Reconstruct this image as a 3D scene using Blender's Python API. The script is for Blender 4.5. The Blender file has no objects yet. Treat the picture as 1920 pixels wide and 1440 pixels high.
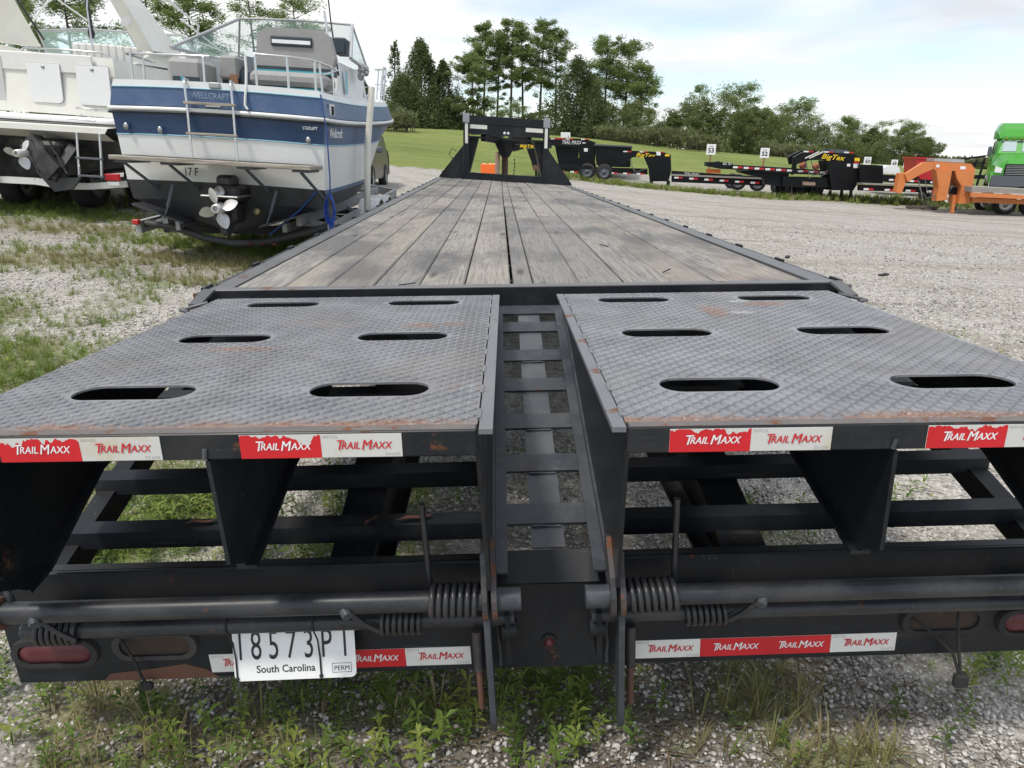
import bpy, bmesh, math, random
import numpy as np
from mathutils import Vector, Matrix
random.seed(7)
RNG = np.random.default_rng(7)
SC = bpy.context.scene
COL = SC.collection
R = math.radians
DECK = 0.98          # height of the trailer deck above the gravel

# ------------------------------------------------------------------ camera
def make_camera():
    yaw, pit, roll = 0.015, math.atan(430 / 1332), R(1.2)
    F = Vector((math.sin(yaw) * math.cos(pit), math.cos(yaw) * math.cos(pit), -math.sin(pit)))
    R0 = Vector((math.cos(yaw), -math.sin(yaw), 0))
    U0 = R0.cross(F)
    Rv = math.cos(roll) * R0 + math.sin(roll) * U0
    U = math.cos(roll) * U0 - math.sin(roll) * R0
    cd = bpy.data.cameras.new('camera')
    cd.sensor_width = 36; cd.lens = 1332 / 1920 * 36
    cd.clip_start = 0.05; cd.clip_end = 3000
    c = bpy.data.objects.new('camera', cd); COL.objects.link(c)
    m = Matrix((Rv, U, -F)).transposed().to_4x4()
    m.translation = Vector((-0.0769, -2.7936, DECK + 0.50))
    c.matrix_world = m
    SC.camera = c
make_camera()

# ------------------------------------------------------------------ sky, sun, exposure
SUN_EL, SUN_AZ = R(61), R(226)      # azimuth clockwise from +Y: to the camera's left and a little behind
def make_world():
    w = bpy.data.worlds.new('World'); SC.world = w; w.use_nodes = True
    nt = w.node_tree; N = nt.nodes; L = nt.links
    N.clear()
    out = N.new('ShaderNodeOutputWorld'); bg = N.new('ShaderNodeBackground')
    sky = N.new('ShaderNodeTexSky'); sky.sky_type = 'NISHITA'; sky.sun_disc = False
    sky.sun_elevation = SUN_EL; sky.sun_rotation = SUN_AZ
    sky.altitude = 0; sky.air_density = 1.0; sky.dust_density = 0.6; sky.ozone_density = 1.4
    tc = N.new('ShaderNodeTexCoord'); sep = N.new('ShaderNodeSeparateXYZ')
    L.new(tc.outputs['Generated'], sep.inputs[0])
    def mth(op, a, b=None, clamp=False):
        n = N.new('ShaderNodeMath'); n.operation = op; n.use_clamp = clamp
        for i, v in enumerate((a, b)):
            if v is None: continue
            if isinstance(v, (int, float)): n.inputs[i].default_value = v
            else: L.new(v, n.inputs[i])
        return n.outputs[0]
    z = mth('MAXIMUM', sep.outputs['Z'], 0.0)
    zz = mth('ADD', z, 0.10)
    comb = N.new('ShaderNodeCombineXYZ')
    L.new(mth('DIVIDE', sep.outputs['X'], zz), comb.inputs[0])
    L.new(mth('DIVIDE', sep.outputs['Y'], zz), comb.inputs[1])
    comb.inputs[2].default_value = 9.4
    n1 = N.new('ShaderNodeTexNoise'); n1.inputs['Scale'].default_value = 0.34; n1.inputs['Detail'].default_value = 7
    n1.inputs['Roughness'].default_value = 0.56; n1.inputs['Distortion'].default_value = 0.5
    L.new(comb.outputs[0], n1.inputs['Vector'])
    n2 = N.new('ShaderNodeTexNoise'); n2.inputs['Scale'].default_value = 0.9; n2.inputs['Detail'].default_value = 5
    L.new(comb.outputs[0], n2.inputs['Vector'])
    cov = N.new('ShaderNodeValToRGB')
    cov.color_ramp.elements[0].position = 0.43; cov.color_ramp.elements[0].color = (0.16,) * 3 + (1,)
    cov.color_ramp.elements[1].position = 0.575; cov.color_ramp.elements[1].color = (0.97,) * 3 + (1,)
    L.new(n1.outputs['Fac'], cov.inputs[0])
    shade = N.new('ShaderNodeValToRGB')
    shade.color_ramp.elements[0].position = 0.33; shade.color_ramp.elements[0].color = (4.0, 4.12, 4.3, 1)
    shade.color_ramp.elements[1].position = 0.62; shade.color_ramp.elements[1].color = (5.85, 5.82, 5.72, 1)
    L.new(n2.outputs['Fac'], shade.inputs[0])
    low = mth('MULTIPLY', mth('SUBTRACT', 1.0, mth('MULTIPLY', z, 16.0), True), 0.85)
    mix = N.new('ShaderNodeMixRGB')
    L.new(mth('MAXIMUM', cov.outputs[0], low), mix.inputs[0]); L.new(sky.outputs[0], mix.inputs[1]); L.new(shade.outputs[0], mix.inputs[2])
    L.new(mix.outputs[0], bg.inputs[0]); bg.inputs[1].default_value = 0.135
    L.new(bg.outputs[0], out.inputs[0])
make_world()
def make_sun():
    d = bpy.data.lights.new('sun', 'SUN'); d.energy = 2.0; d.angle = R(8); d.color = (1.0, 0.95, 0.87)
    o = bpy.data.objects.new('sun', d); COL.objects.link(o)
    v = Vector((math.sin(SUN_AZ) * math.cos(SUN_EL), math.cos(SUN_AZ) * math.cos(SUN_EL), math.sin(SUN_EL)))
    o.rotation_euler = v.to_track_quat('Z', 'Y').to_euler(); o.location = v * 50
make_sun()
SC.view_settings.view_transform = 'Standard'; SC.view_settings.look = 'None'
SC.view_settings.gamma = 1; SC.view_settings.use_curve_mapping = False
SC.view_settings.exposure = 0.57

# ------------------------------------------------------------------ materials
class NT:
    """tiny wrapper for building node materials"""
    def __init__(s, name):
        s.m = bpy.data.materials.new(name); s.m.use_nodes = True
        s.t = s.m.node_tree; s.N = s.t.nodes; s.L = s.t.links
        s.b = s.N['Principled BSDF']
        s.tc = s.N.new('ShaderNodeTexCoord')
    def put(s, sock, v):
        if hasattr(v, 'links') or isinstance(v, bpy.types.NodeSocket): s.L.new(v, sock)
        else:
            if isinstance(v, (tuple, list)) and len(v) == 3 and sock.type == 'RGBA': v = tuple(v) + (1,)
            if sock.type == 'RGBA' and isinstance(v, (int, float)): v = (v, v, v, 1)
            sock.default_value = v
    def map(s, scale=(1, 1, 1), loc=(0, 0, 0), vec=None):
        n = s.N.new('ShaderNodeMapping'); s.L.new(vec or s.tc.outputs['Object'], n.inputs[0])
        n.inputs['Scale'].default_value = scale; n.inputs['Location'].default_value = loc
        return n.outputs[0]
    def noise(s, scale, detail=4, rough=0.55, vec=None, dist=0.0):
        n = s.N.new('ShaderNodeTexNoise'); s.L.new(vec or s.tc.outputs['Object'], n.inputs['Vector'])
        n.inputs['Scale'].default_value = scale; n.inputs['Detail'].default_value = detail
        n.inputs['Roughness'].default_value = rough; n.inputs['Distortion'].default_value = dist
        return n.outputs['Fac']
    def vor(s, scale, vec=None, feature='F1', out='Distance', rnd=1.0):
        n = s.N.new('ShaderNodeTexVoronoi'); n.feature = feature
        s.L.new(vec or s.tc.outputs['Object'], n.inputs['Vector']); n.inputs['Scale'].default_value = scale
        n.inputs['Randomness'].default_value = rnd
        return n.outputs[out]
    def ramp(s, fac, *stops):
        n = s.N.new('ShaderNodeValToRGB'); s.L.new(fac, n.inputs[0]); e = n.color_ramp.elements
        while len(e) < len(stops): e.new(0.5)
        for i, (p, c) in enumerate(stops):
            e[i].position = p
            e[i].color = (c, c, c, 1) if isinstance(c, (int, float)) else tuple(c) + (1,)
        return n.outputs[0]
    def mix(s, f, a, b, mode='MIX'):
        n = s.N.new('ShaderNodeMixRGB'); n.blend_type = mode
        s.put(n.inputs[0], f); s.put(n.inputs[1], a); s.put(n.inputs[2], b)
        return n.outputs[0]
    def math(s, op, a, b=None, clamp=False):
        n = s.N.new('ShaderNodeMath'); n.operation = op; n.use_clamp = clamp
        s.put(n.inputs[0], a)
        if b is not None: s.put(n.inputs[1], b)
        return n.outputs[0]
    def sep(s, vec=None):
        n = s.N.new('ShaderNodeSeparateXYZ'); s.L.new(vec or s.tc.outputs['Object'], n.inputs[0]); return n.outputs
    def objrand(s):
        n = s.N.new('ShaderNodeObjectInfo'); return n.outputs['Random']
    def isl(s):
        n = s.N.new('ShaderNodeNewGeometry'); return n.outputs['Random Per Island']
    def attr(s, name):
        n = s.N.new('ShaderNodeAttribute'); n.attribute_name = name; return n
    def set(s, base=None, rough=None, metal=None, spec=None, **kw):
        b = s.b
        if base is not None: s.put(b.inputs['Base Color'], base)
        if rough is not None: s.put(b.inputs['Roughness'], rough)
        if metal is not None: s.put(b.inputs['Metallic'], metal)
        if spec is not None: s.put(b.inputs['Specular IOR Level'], spec)
        for k, v in kw.items(): s.put(b.inputs[k], v)
        return s
    def bump(s, h, strength=0.3, dist=0.01):
        n = s.N.new('ShaderNodeBump'); s.L.new(h, n.inputs['Height'])
        n.inputs['Strength'].default_value = strength; n.inputs['Distance'].default_value = dist
        s.L.new(n.outputs[0], s.b.inputs['Normal']); return s

def painted(name, col, rough=0.4, dirt=0.25, dirtcol=(0.16, 0.15, 0.13), rust=0.0, scale=3.0, spec=0.5, bump=0.0, rustcol=(0.19, 0.07, 0.03), chips=0.0):
    """weathered paint: dusty film in soft patches, chips of rust"""
    t = NT(name)
    d = t.math('MULTIPLY', t.ramp(t.noise(scale, 6, 0.62), (0.42, 0.0), (0.75, 1.0)), dirt)
    c = t.mix(d, col, dirtcol)
    fine = t.noise(scale * 14, 3)
    c = t.mix(t.math('MULTIPLY', t.ramp(fine, (0.55, 0.0), (0.75, 1.0)), dirt * 0.5), c, dirtcol)
    rg = t.math('ADD', rough, t.math('MULTIPLY', d, 0.35))
    if rust > 0:
        rm = t.ramp(t.noise(scale * 2.3, 8, 0.68), (0.70 - 0.28 * rust, 0.0), (0.76 - 0.26 * rust, 1.0))
        rc = t.mix(t.noise(scale * 20, 4), rustcol, tuple(x * 0.45 for x in rustcol))
        c = t.mix(rm, c, rc); rg = t.mix(rm, rg, 0.85)
    if chips > 0:   # specks of splashed paint, scratches and dried mud
        sp = t.math('MULTIPLY', t.ramp(t.math('ADD', t.vor(70), t.math('MULTIPLY', t.noise(160, 2), 0.35)), (0.24, 1.0), (0.34, 0.0)), t.ramp(t.noise(3.1, 4), (0.58, 0.0), (0.68, 1.0)))
        c = t.mix(t.math('MULTIPLY', sp, chips * 0.8), c, (0.34, 0.34, 0.33))
        sc = t.ramp(t.noise(1.0, 3, 0.6, t.map((3, 60, 60), (1.7, 0, 0))), (0.64, 0.0), (0.72, 1.0))
        c = t.mix(t.math('MULTIPLY', t.math('MULTIPLY', sc, t.ramp(t.noise(3.3, 3), (0.5, 0.0), (0.65, 1.0))), chips * 0.6), c, (0.16, 0.16, 0.165))
        mud = t.ramp(t.noise(2.1, 7, 0.66, t.map((1, 1, 1.6), (3.1, 7.7, 0.4))), (0.57, 0.0), (0.72, 1.0))
        c = t.mix(t.math('MULTIPLY', mud, chips * 0.45), c, (0.075, 0.068, 0.058)); rg = t.math('ADD', rg, t.math('MULTIPLY', mud, 0.25))
    t.set(c, rg, 0.0, spec)
    if bump: t.bump(t.noise(scale * 30, 4), bump, 0.004)
    return t.m
def plain(name, col, rough=0.5, metal=0.0, **kw):
    t = NT(name)
    c = t.mix(t.ramp(t.noise(9, 4), (0.35, 0.0), (0.7, 1.0)), col, tuple(x * 0.86 for x in col))
    t.set(c, rough, metal, **kw); return t.m

M = {}
M['black'] = painted('black_paint', (0.0085, 0.0108, 0.0142), 0.36, 0.16, (0.10, 0.10, 0.10), 0.15, spec=0.28, chips=0.6)  # dusty paint, its dust thickened to stand in for fill light in the shade
M['black_dark'] = painted('black_frame_paint', (0.008, 0.0095, 0.012), 0.42, 0.16, (0.09, 0.08, 0.072), 0.18, spec=0.25, chips=0.5)
M['black_worn'] = painted('worn_black_paint', (0.034, 0.040, 0.049), 0.40, 0.5, (0.17, 0.175, 0.185), 0.16, spec=0.45, chips=0.5)
M['black_rust'] = painted('rusting_black_paint', (0.02, 0.022, 0.027), 0.45, 0.4, (0.17, 0.14, 0.12), 0.5, 5.0)
M['spring'] = painted('spring_steel', (0.022, 0.024, 0.028), 0.33, 0.25, (0.13, 0.12, 0.11), 0.3, 9.0)
M['rust'] = painted('rusty_steel', (0.10, 0.05, 0.035), 0.75, 0.5, (0.2, 0.09, 0.05), 0.4, 8.0)
M['bg_black'] = painted('trailer_black', (0.0045, 0.005, 0.0065), 0.4, 0.05, (0.06, 0.06, 0.06), 0.0, 1.2, spec=0.22)
M['steel'] = plain('bare_steel', (0.42, 0.42, 0.42), 0.38, 0.9)
M['chrome'] = plain('stainless_tube', (0.62, 0.62, 0.62), 0.25, 0.9)
M['alu'] = painted('galvanised', (0.40, 0.41, 0.42), 0.45, 0.5, (0.22, 0.21, 0.19), 0.0, 4)
M['white'] = painted('white_gelcoat', (0.76, 0.77, 0.76), 0.34, 0.35, (0.52, 0.51, 0.48), 0.0, 1.6)
M['white_clean'] = painted('white_panel', (0.80, 0.80, 0.79), 0.35, 0.15, (0.6, 0.6, 0.58), 0.0, 2)
M['cream'] = painted('cream_gelcoat', (0.80, 0.785, 0.72), 0.35, 0.3, (0.55, 0.5, 0.42), 0.0, 1.4)
M['navy'] = painted('navy_gelcoat', (0.016, 0.044, 0.110), 0.30, 0.25, (0.09, 0.13, 0.21), 0.0, 2.2)
M['blue'] = painted('faded_blue_gelcoat', (0.055, 0.105, 0.215), 0.40, 0.45, (0.17, 0.22, 0.31), 0.0, 2.6)
M['lightblue'] = plain('pale_blue_stripe', (0.25, 0.50, 0.62), 0.4)
M['bottom'] = painted('black_bottom_paint', (0.030, 0.032, 0.036), 0.55, 0.5, (0.09, 0.09, 0.09), 0.0, 3)
M['crud'] = painted('crusted_black', (0.010, 0.010, 0.012), 0.45, 0.45, (0.15, 0.14, 0.13), 0.0, 6, bump=0.4, chips=1.0)
M['rubber'] = painted('tyre_rubber', (0.016, 0.016, 0.017), 0.8, 0.4, (0.07, 0.065, 0.06), 0.0, 5)
M['red_lens'] = painted('red_lens', (0.085, 0.005, 0.011), 0.35, 0.35, (0.16, 0.09, 0.085), 0.0, 9)
M['red'] = plain('red_paint', (0.52, 0.015, 0.02), 0.4)
M['sticker_red'] = plain('red_reflector', (0.60, 0.012, 0.02), 0.35)
M['amber'] = plain('amber_lens', (0.75, 0.25, 0.02), 0.35)
M['yellow'] = plain('yellow_letters', (0.85, 0.58, 0.02), 0.45)
M['letter_black'] = plain('black_letters', (0.015, 0.016, 0.022), 0.5)
M['letter_grey'] = plain('grey_print', (0.33, 0.33, 0.33), 0.5)
M['letter_white'] = plain('white_letters', (0.82, 0.82, 0.82), 0.45)
M['grey_vinyl'] = painted('grey_vinyl', (0.30, 0.295, 0.285), 0.6, 0.3, (0.2, 0.19, 0.18), 0.0, 6)
M['white_vinyl'] = painted('white_vinyl', (0.74, 0.72, 0.69), 0.5, 0.2, (0.5, 0.48, 0.44), 0.0, 5)
M['teal'] = plain('teal_vinyl', (0.05, 0.36, 0.42), 0.55)
M['dark_vinyl'] = plain('dark_vinyl', (0.03, 0.045, 0.06), 0.5)
M['orange'] = painted('orange_paint', (0.62, 0.20, 0.055), 0.5, 0.3, (0.35, 0.16, 0.08), 0.12, 2.5)
M['orange_bright'] = plain('bright_orange', (0.86, 0.16, 0.02), 0.45)
M['green'] = painted('green_truck_paint', (0.05, 0.29, 0.026), 0.25, 0.1, (0.1, 0.25, 0.08), 0.0, 1.0)
M['grey_plastic'] = plain('dark_grey_plastic', (0.09, 0.10, 0.12), 0.5)
M['dark'] = plain('dark_cavity', (0.008, 0.008, 0.009), 0.8)
M['blue_strap'] = plain('blue_strap', (0.01, 0.07, 0.38), 0.6)
M['pvc'] = painted('cream_pvc', (0.78, 0.755, 0.66), 0.4, 0.2, (0.55, 0.5, 0.4), 0.0, 6)
M['rope_white'] = plain('white_rope', (0.7, 0.7, 0.68), 0.8)
M['wood_post'] = plain('brown_wood', (0.26, 0.14, 0.07), 0.8)
M['tie'] = plain('weathered_tie', (0.13, 0.11, 0.095), 0.9)
M['car'] = painted('grey_car_paint', (0.06, 0.062, 0.065), 0.3, 0.2, (0.15, 0.14, 0.12), 0.0, 2)
M['rust_disc'] = plain('rusty_orange', (0.36, 0.11, 0.05), 0.7)

def m_sticker():
    t = NT('white_reflector')
    h = t.vor(260, t.map((1, 1, 1)), 'DISTANCE_TO_EDGE', 'Distance', 0.0)
    c = t.mix(t.ramp(h, (0.02, 0.0), (0.10, 1.0)), (0.58, 0.58, 0.55), (0.76, 0.76, 0.72))
    st = t.ramp(t.noise(11, 6, 0.6), (0.58, 0.0), (0.78, 1.0))
    c = t.mix(t.math('MULTIPLY', st, 0.65), c, (0.50, 0.41, 0.24))
    t.set(c, 0.35); return t.m
M['sticker_white'] = m_sticker()
def m_plate():
    t = NT('plate_white')
    st = t.ramp(t.noise(30, 6, 0.6), (0.60, 0.0), (0.8, 1.0))
    t.set(t.mix(t.math('MULTIPLY', st, 0.5), (0.80, 0.81, 0.80), (0.45, 0.42, 0.36)), 0.35); return t.m
M['plate_white'] = m_plate()
def m_glass():
    t = NT('tinted_glass')
    t.set((0.62, 0.90, 0.86), 0.03, 0.0, 0.5, **{'Transmission Weight': 0.0, 'Alpha': 0.38})
    return t.m
M['glass'] = m_glass()
M['glass_dark'] = plain('dark_glass', (0.02, 0.025, 0.03), 0.05)

RUST_PLACES = [(0.83, -0.36, 0.10, 0.05), (0.625, -0.48, 0.05, 0.11), (-0.33, -0.65, 0.07, 0.04), (-0.23, -0.64, 0.05, 0.03), (-0.78, -0.93, 0.13, 0.03)]
SCRAPED = [(0.76, -0.30, 0.05, 0.02), (0.70, -0.51, 0.055, 0.025)]
def m_tread(name='tread_plate_paint', gloss=0.0):
    """painted tread plate: grey worn paint, rust eating in from the rear and inner edges"""
    t = NT(name); s = t.sep()
    n = t.noise(6, 8, 0.65); nf = t.noise(45, 6, 0.7)
    c = t.mix(t.ramp(n, (0.35, 0.0), (0.68, 1.0)), (0.120, 0.124, 0.137), (0.212, 0.216, 0.227))
    c = t.mix(t.math('MULTIPLY', t.ramp(t.noise(90, 3), (0.5, 0.0), (0.72, 1.0)), 0.3), c, (0.30, 0.305, 0.31))
    # distance from the rear edge (object Y) drives where the paint has gone
    edge = t.math('ADD', t.math('MULTIPLY', t.math('ADD', s[1], 1.585), -10.0), t.math('ADD', t.math('MULTIPLY', n, 1.3), t.math('MULTIPLY', nf, 0.9)))
    e1 = t.ramp(edge, (0.42, 0.0), (0.74, 1.0))
    ax = t.math('ABSOLUTE', t.math('SUBTRACT', s[0], 0.017))
    edx = t.math('ADD', t.math('MULTIPLY', t.math('SUBTRACT', ax, 0.11), -16.0), t.math('ADD', t.math('MULTIPLY', n, 1.1), t.math('MULTIPLY', nf, 0.8)))
    e2 = t.math('MULTIPLY', t.ramp(edx, (0.45, 0.0), (0.85, 1.0)), 0.6)
    spot = t.math('MULTIPLY', t.ramp(t.noise(3.1, 5, 0.6, t.map((1, 1.3, 1), (4.3, 0.6, 0))), (0.64, 0.0), (0.70, 1.0)), t.ramp(nf, (0.4, 0.0), (0.6, 1.0)))
    # rubbed rusty places and scraped bright ones, where they are on the real plates
    def place(cx, cy, rx, ry):
        d = t.math('SQRT', t.math('ADD', t.math('POWER', t.math('MULTIPLY', t.math('SUBTRACT', s[0], cx), 1 / rx), 2.0), t.math('POWER', t.math('MULTIPLY', t.math('SUBTRACT', s[1], cy), 1 / ry), 2.0)))
        return t.ramp(t.math('ADD', d, t.math('MULTIPLY', t.math('SUBTRACT', nf, 0.5), 1.8)), (0.45, 1.0), (1.0, 0.0))
    for q in RUST_PLACES: spot = t.math('MAXIMUM', spot, place(*q))
    for q in SCRAPED: c = t.mix(t.math('MULTIPLY', place(*q), 0.75), c, (0.42, 0.42, 0.42))
    rm = t.math('MAXIMUM', t.math('MAXIMUM', e1, e2), t.math('MULTIPLY', spot, 0.75))
    rc = t.mix(t.ramp(t.noise(70, 5, 0.7), (0.3, 0.0), (0.75, 1.0)), (0.135, 0.065, 0.042), (0.30, 0.20, 0.155))
    scuff = t.ramp(t.noise(1.0, 5, 0.65, t.map((5.0, 0.55, 1), (0.3, 2.2, 0))), (0.50, 0.0), (0.66, 1.0))
    c = t.mix(t.math('MULTIPLY', scuff, 0.45), c, (0.105, 0.10, 0.098))
    mud = t.ramp(t.noise(2.2, 7, 0.68, t.map((1, 1, 1), (9.1, 3.2, 0))), (0.52, 0.0), (0.68, 1.0)); c = t.mix(t.math('MULTIPLY', mud, 0.4), c, (0.20, 0.185, 0.165))
    hl = t.ramp(t.noise(120, 2), (0.60, 0.0), (0.68, 1.0)); rc = t.mix(t.math('MULTIPLY', hl, 0.6), rc, (0.52, 0.46, 0.42))
    t.set(t.mix(rm, c, rc), t.mix(rm, t.math('ADD', 0.29 + gloss, t.math('MULTIPLY', mud, 0.2)), 0.68), 0.0, 0.55)
    t.bump(t.noise(160, 3), 0.12, 0.002); return t.m
M['tread'] = m_tread(); M['tread_worn'] = m_tread('tread_lozenge_paint', 0.18)

def m_wood():
    """grey weathered pine: long grain, cathedral rings, dark stains that run over neighbouring boards"""
    t = NT('weathered_deck_wood'); r = t.objrand()
    off = t.N.new('ShaderNodeCombineXYZ')
    t.put(off.inputs[0], t.math('MULTIPLY', r, 37.0)); t.put(off.inputs[1], t.math('MULTIPLY', r, 91.0)); t.put(off.inputs[2], t.math('MULTIPLY', r, 13.0))
    add = t.N.new('ShaderNodeVectorMath'); add.operation = 'ADD'
    t.L.new(t.tc.outputs['Object'], add.inputs[0]); t.L.new(off.outputs[0], add.inputs[1]); v = add.outputs[0]
    fine = t.noise(1.0, 6, 0.7, t.map((95, 3.2, 40), vec=v))
    ringsrc = t.noise(1.0, 3, 0.5, t.map((7.5, 0.62, 7), vec=v), 0.4)
    ring = t.math('SINE', t.math('MULTIPLY', ringsrc, 95.0))
    ring = t.ramp(t.math('MULTIPLY', t.math('ADD', ring, 1.0), 0.5), (0.15, 0.0), (0.85, 1.0))
    base = t.mix(t.ramp(fine, (0.30, 0.0), (0.68, 1.0)), (0.088, 0.084, 0.080), (0.335, 0.317, 0.290))
    base = t.mix(t.math('MULTIPLY', ring, 0.42), base, (0.37, 0.34, 0.295))
    base = t.mix(t.math('MULTIPLY', t.ramp(r, (0.35, 0.0), (0.95, 1.0)), 0.55), base, (0.15, 0.147, 0.145))
    r2 = t.math('FRACT', t.math('MULTIPLY', r, 17.3)); base = t.mix(t.math('MULTIPLY', t.ramp(r2, (0.45, 0.0), (0.9, 1.0)), 0.4), base, (0.30, 0.255, 0.20))
    st = t.ramp(t.noise(1.5, 6, 0.62, t.map((1.3, 0.55, 1), (2.0, 5.0, 0))), (0.48, 0.0), (0.62, 1.0))
    base = t.mix(t.math('MULTIPLY', st, 0.78), base, (0.095, 0.094, 0.095))
    knot = t.ramp(t.vor(1.0, t.map((5.3, 1.1, 3), vec=v)), (0.05, 1.0), (0.13, 0.0))
    base = t.mix(t.math('MULTIPLY', knot, 0.8), base, (0.06, 0.05, 0.045))
    rus = t.ramp(t.noise(1.2, 5, 0.6, t.map((2, 1, 1), (8, 1, 0))), (0.66, 0.0), (0.74, 1.0))
    base = t.mix(t.math('MULTIPLY', rus, 0.25), base, (0.30, 0.16, 0.09))
    t.set(base, 0.78, 0.0, 0.35)
    t.bump(t.math('ADD', fine, t.math('MULTIPLY', ring, 0.5)), 0.45, 0.004); return t.m
M['wood'] = m_wood()
def m_platform():
    t = NT('weathered_teak')
    f = t.noise(1.0, 5, 0.65, t.map((4, 70, 40)))
    t.set(t.mix(t.ramp(f, (0.3, 0.0), (0.7, 1.0)), (0.17, 0.145, 0.115), (0.44, 0.40, 0.34)), 0.8); t.bump(f, 0.3, 0.003); return t.m
M['teak'] = m_platform()

# ------------------------------------------------------------------ mesh helpers
class MB:
    """collects shapes and links them as one mesh object"""
    def __init__(s): s.V = []; s.F = []; s.I = []; s.S = []
    def add(s, verts, faces, mi=0, smooth=False):
        o = len(s.V); s.V += [tuple(v) for v in verts]
        for f in faces: s.F.append(tuple(i + o for i in f)); s.I.append(mi); s.S.append(smooth)
        return s
    def box(s, x0, x1, y0, y1, z0, z1, mi=0):
        v = [(x0, y0, z0), (x1, y0, z0), (x1, y1, z0), (x0, y1, z0), (x0, y0, z1), (x1, y0, z1), (x1, y1, z1), (x0, y1, z1)]
        return s.add(v, [(0, 3, 2, 1), (4, 5, 6, 7), (0, 1, 5, 4), (1, 2, 6, 5), (2, 3, 7, 6), (3, 0, 4, 7)], mi)
    def cbox(s, x0, x1, y0, y1, z0, z1, c=0.004, mi=0):
        """box whose edges are chamfered"""
        bm = bmesh.new(); bmesh.ops.create_cube(bm, size=1)
        for v in bm.verts:
            v.co = Vector(((x0 + x1) / 2 + v.co.x * (x1 - x0), (y0 + y1) / 2 + v.co.y * (y1 - y0), (z0 + z1) / 2 + v.co.z * (z1 - z0)))
        bmesh.ops.bevel(bm, geom=bm.edges[:], offset=c, segments=1, affect='EDGES')
        bm.verts.index_update()
        s.add([v.co[:] for v in bm.verts], [[v.index for v in f.verts] for f in bm.faces], mi); bm.free(); return s
    def bar(s, a, b, w, h, up=(0, 0, 1), mi=0):
        """rectangular bar from a to b"""
        a = Vector(a); b = Vector(b); d = (b - a).normalized(); u = Vector(up)
        x = d.cross(u)
        if x.length < 1e-4: x = d.cross(Vector((0, 1, 0)))
        x.normalize(); u = x.cross(d).normalized()
        v = [p + x * sx * w / 2 + u * sz * h / 2 for p in (a, b) for sx, sz in ((-1, -1), (1, -1), (1, 1), (-1, 1))]
        return s.add(v, [(0, 1, 2, 3), (7, 6, 5, 4), (0, 4, 5, 1), (1, 5, 6, 2), (2, 6, 7, 3), (3, 7, 4, 0)], mi)
    def tube(s, path, r, n=10, mi=0, cap=True, smooth=True, r2=None):
        path = [Vector(p) for p in path]; m = len(path); rings = []
        prev = None
        for i, p in enumerate(path):
            d = (path[min(i + 1, m - 1)] - path[max(i - 1, 0)]).normalized()
            if prev is None:
                x = d.cross(Vector((0, 0, 1)));
                if x.length < 1e-3: x = d.cross(Vector((0, 1, 0)))
            else: x = prev - d * prev.dot(d)
            x.normalize(); prev = x; y = d.cross(x)
            rr = r if r2 is None else r + (r2 - r) * i / max(1, m - 1)
            rings.append([p + (x * math.cos(2 * math.pi * k / n) + y * math.sin(2 * math.pi * k / n)) * rr for k in range(n)])
        v = [q for rg in rings for q in rg]; f = []
        for i in range(m - 1):
            for k in range(n): f.append((i * n + k, i * n + (k + 1) % n, (i + 1) * n + (k + 1) % n, (i + 1) * n + k))
        s.add(v, f, mi, smooth)
        if cap: s.add(rings[0], [tuple(range(n))[::-1]], mi); s.add(rings[-1], [tuple(range(n))], mi)
        return s
    def prism(s, poly, axis, t0, t1, mi=0):
        """2-D outline pushed along an axis; poly is in the two other axes in x,y,z order"""
        def P(a, b, t): return {'x': (t, a, b), 'y': (a, t, b), 'z': (a, b, t)}[axis]
        n = len(poly); v = [P(a, b, t0) for a, b in poly] + [P(a, b, t1) for a, b in poly]
        f = [tuple(range(n)), tuple(range(2 * n - 1, n - 1, -1))] + [(i, i + n, (i + 1) % n + n, (i + 1) % n) for i in range(n)]
        return s.add(v, f, mi)
    def loft(s, rings, mi=0, smooth=True, closed=False, cap=False):
        n = len(rings[0]); v = [p for r in rings for p in r]; f = []
        for i in range(len(rings) - 1):
            for k in range(n if closed else n - 1):
                f.append((i * n + k, i * n + (k + 1) % n, (i + 1) * n + (k + 1) % n, (i + 1) * n + k))
        s.add(v, f, mi, smooth)
        if cap: s.add(rings[0], [tuple(range(n))[::-1]], mi); s.add(rings[-1], [tuple(range(n))], mi)
        return s
    def lathe(s, prof, c, axis='x', n=24, mi=0, smooth=True):
        """profile of (along, radius) turned about an axis through c"""
        rings = []
        for a, r in prof:
            ring = []
            for k in range(n):
                t = 2 * math.pi * k / n; p, q = r * math.cos(t), r * math.sin(t)
                o = {'x': (a, p, q), 'y': (p, a, q), 'z': (p, q, a)}[axis]
                ring.append((c[0] + o[0], c[1] + o[1], c[2] + o[2]))
            rings.append(ring)
        return s.loft(rings, mi, smooth, True)
    def ball(s, c, r, mi=0, sc=(1, 1, 1), n=10):
        rings = []
        for i in range(n + 1):
            t = math.pi * i / n; rr = max(math.sin(t), 1e-3)
            rings.append([(c[0] + r * sc[0] * rr * math.cos(2 * math.pi * k / (2 * n)), c[1] + r * sc[1] * rr * math.sin(2 * math.pi * k / (2 * n)), c[2] + r * sc[2] * math.cos(t)) for k in range(2 * n)])
        return s.loft(rings, mi, True, True)
    def text(s, txt, h, frame, mi=0, shear=0.0, align='CENTER', bold=0.0, sx=1.0, depth=0.0):
        """lettering laid on a frame: (origin, right, up); h is the capital height"""
        vs, fs = text_shape(txt, shear, align, bold)
        o, rt, up = (Vector(q) for q in frame); nrm = rt.cross(up)
        k = h / 0.69
        return s.add([o + rt * (x * k * sx) + up * (y * k) for x, y in vs], fs, mi)
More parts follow.
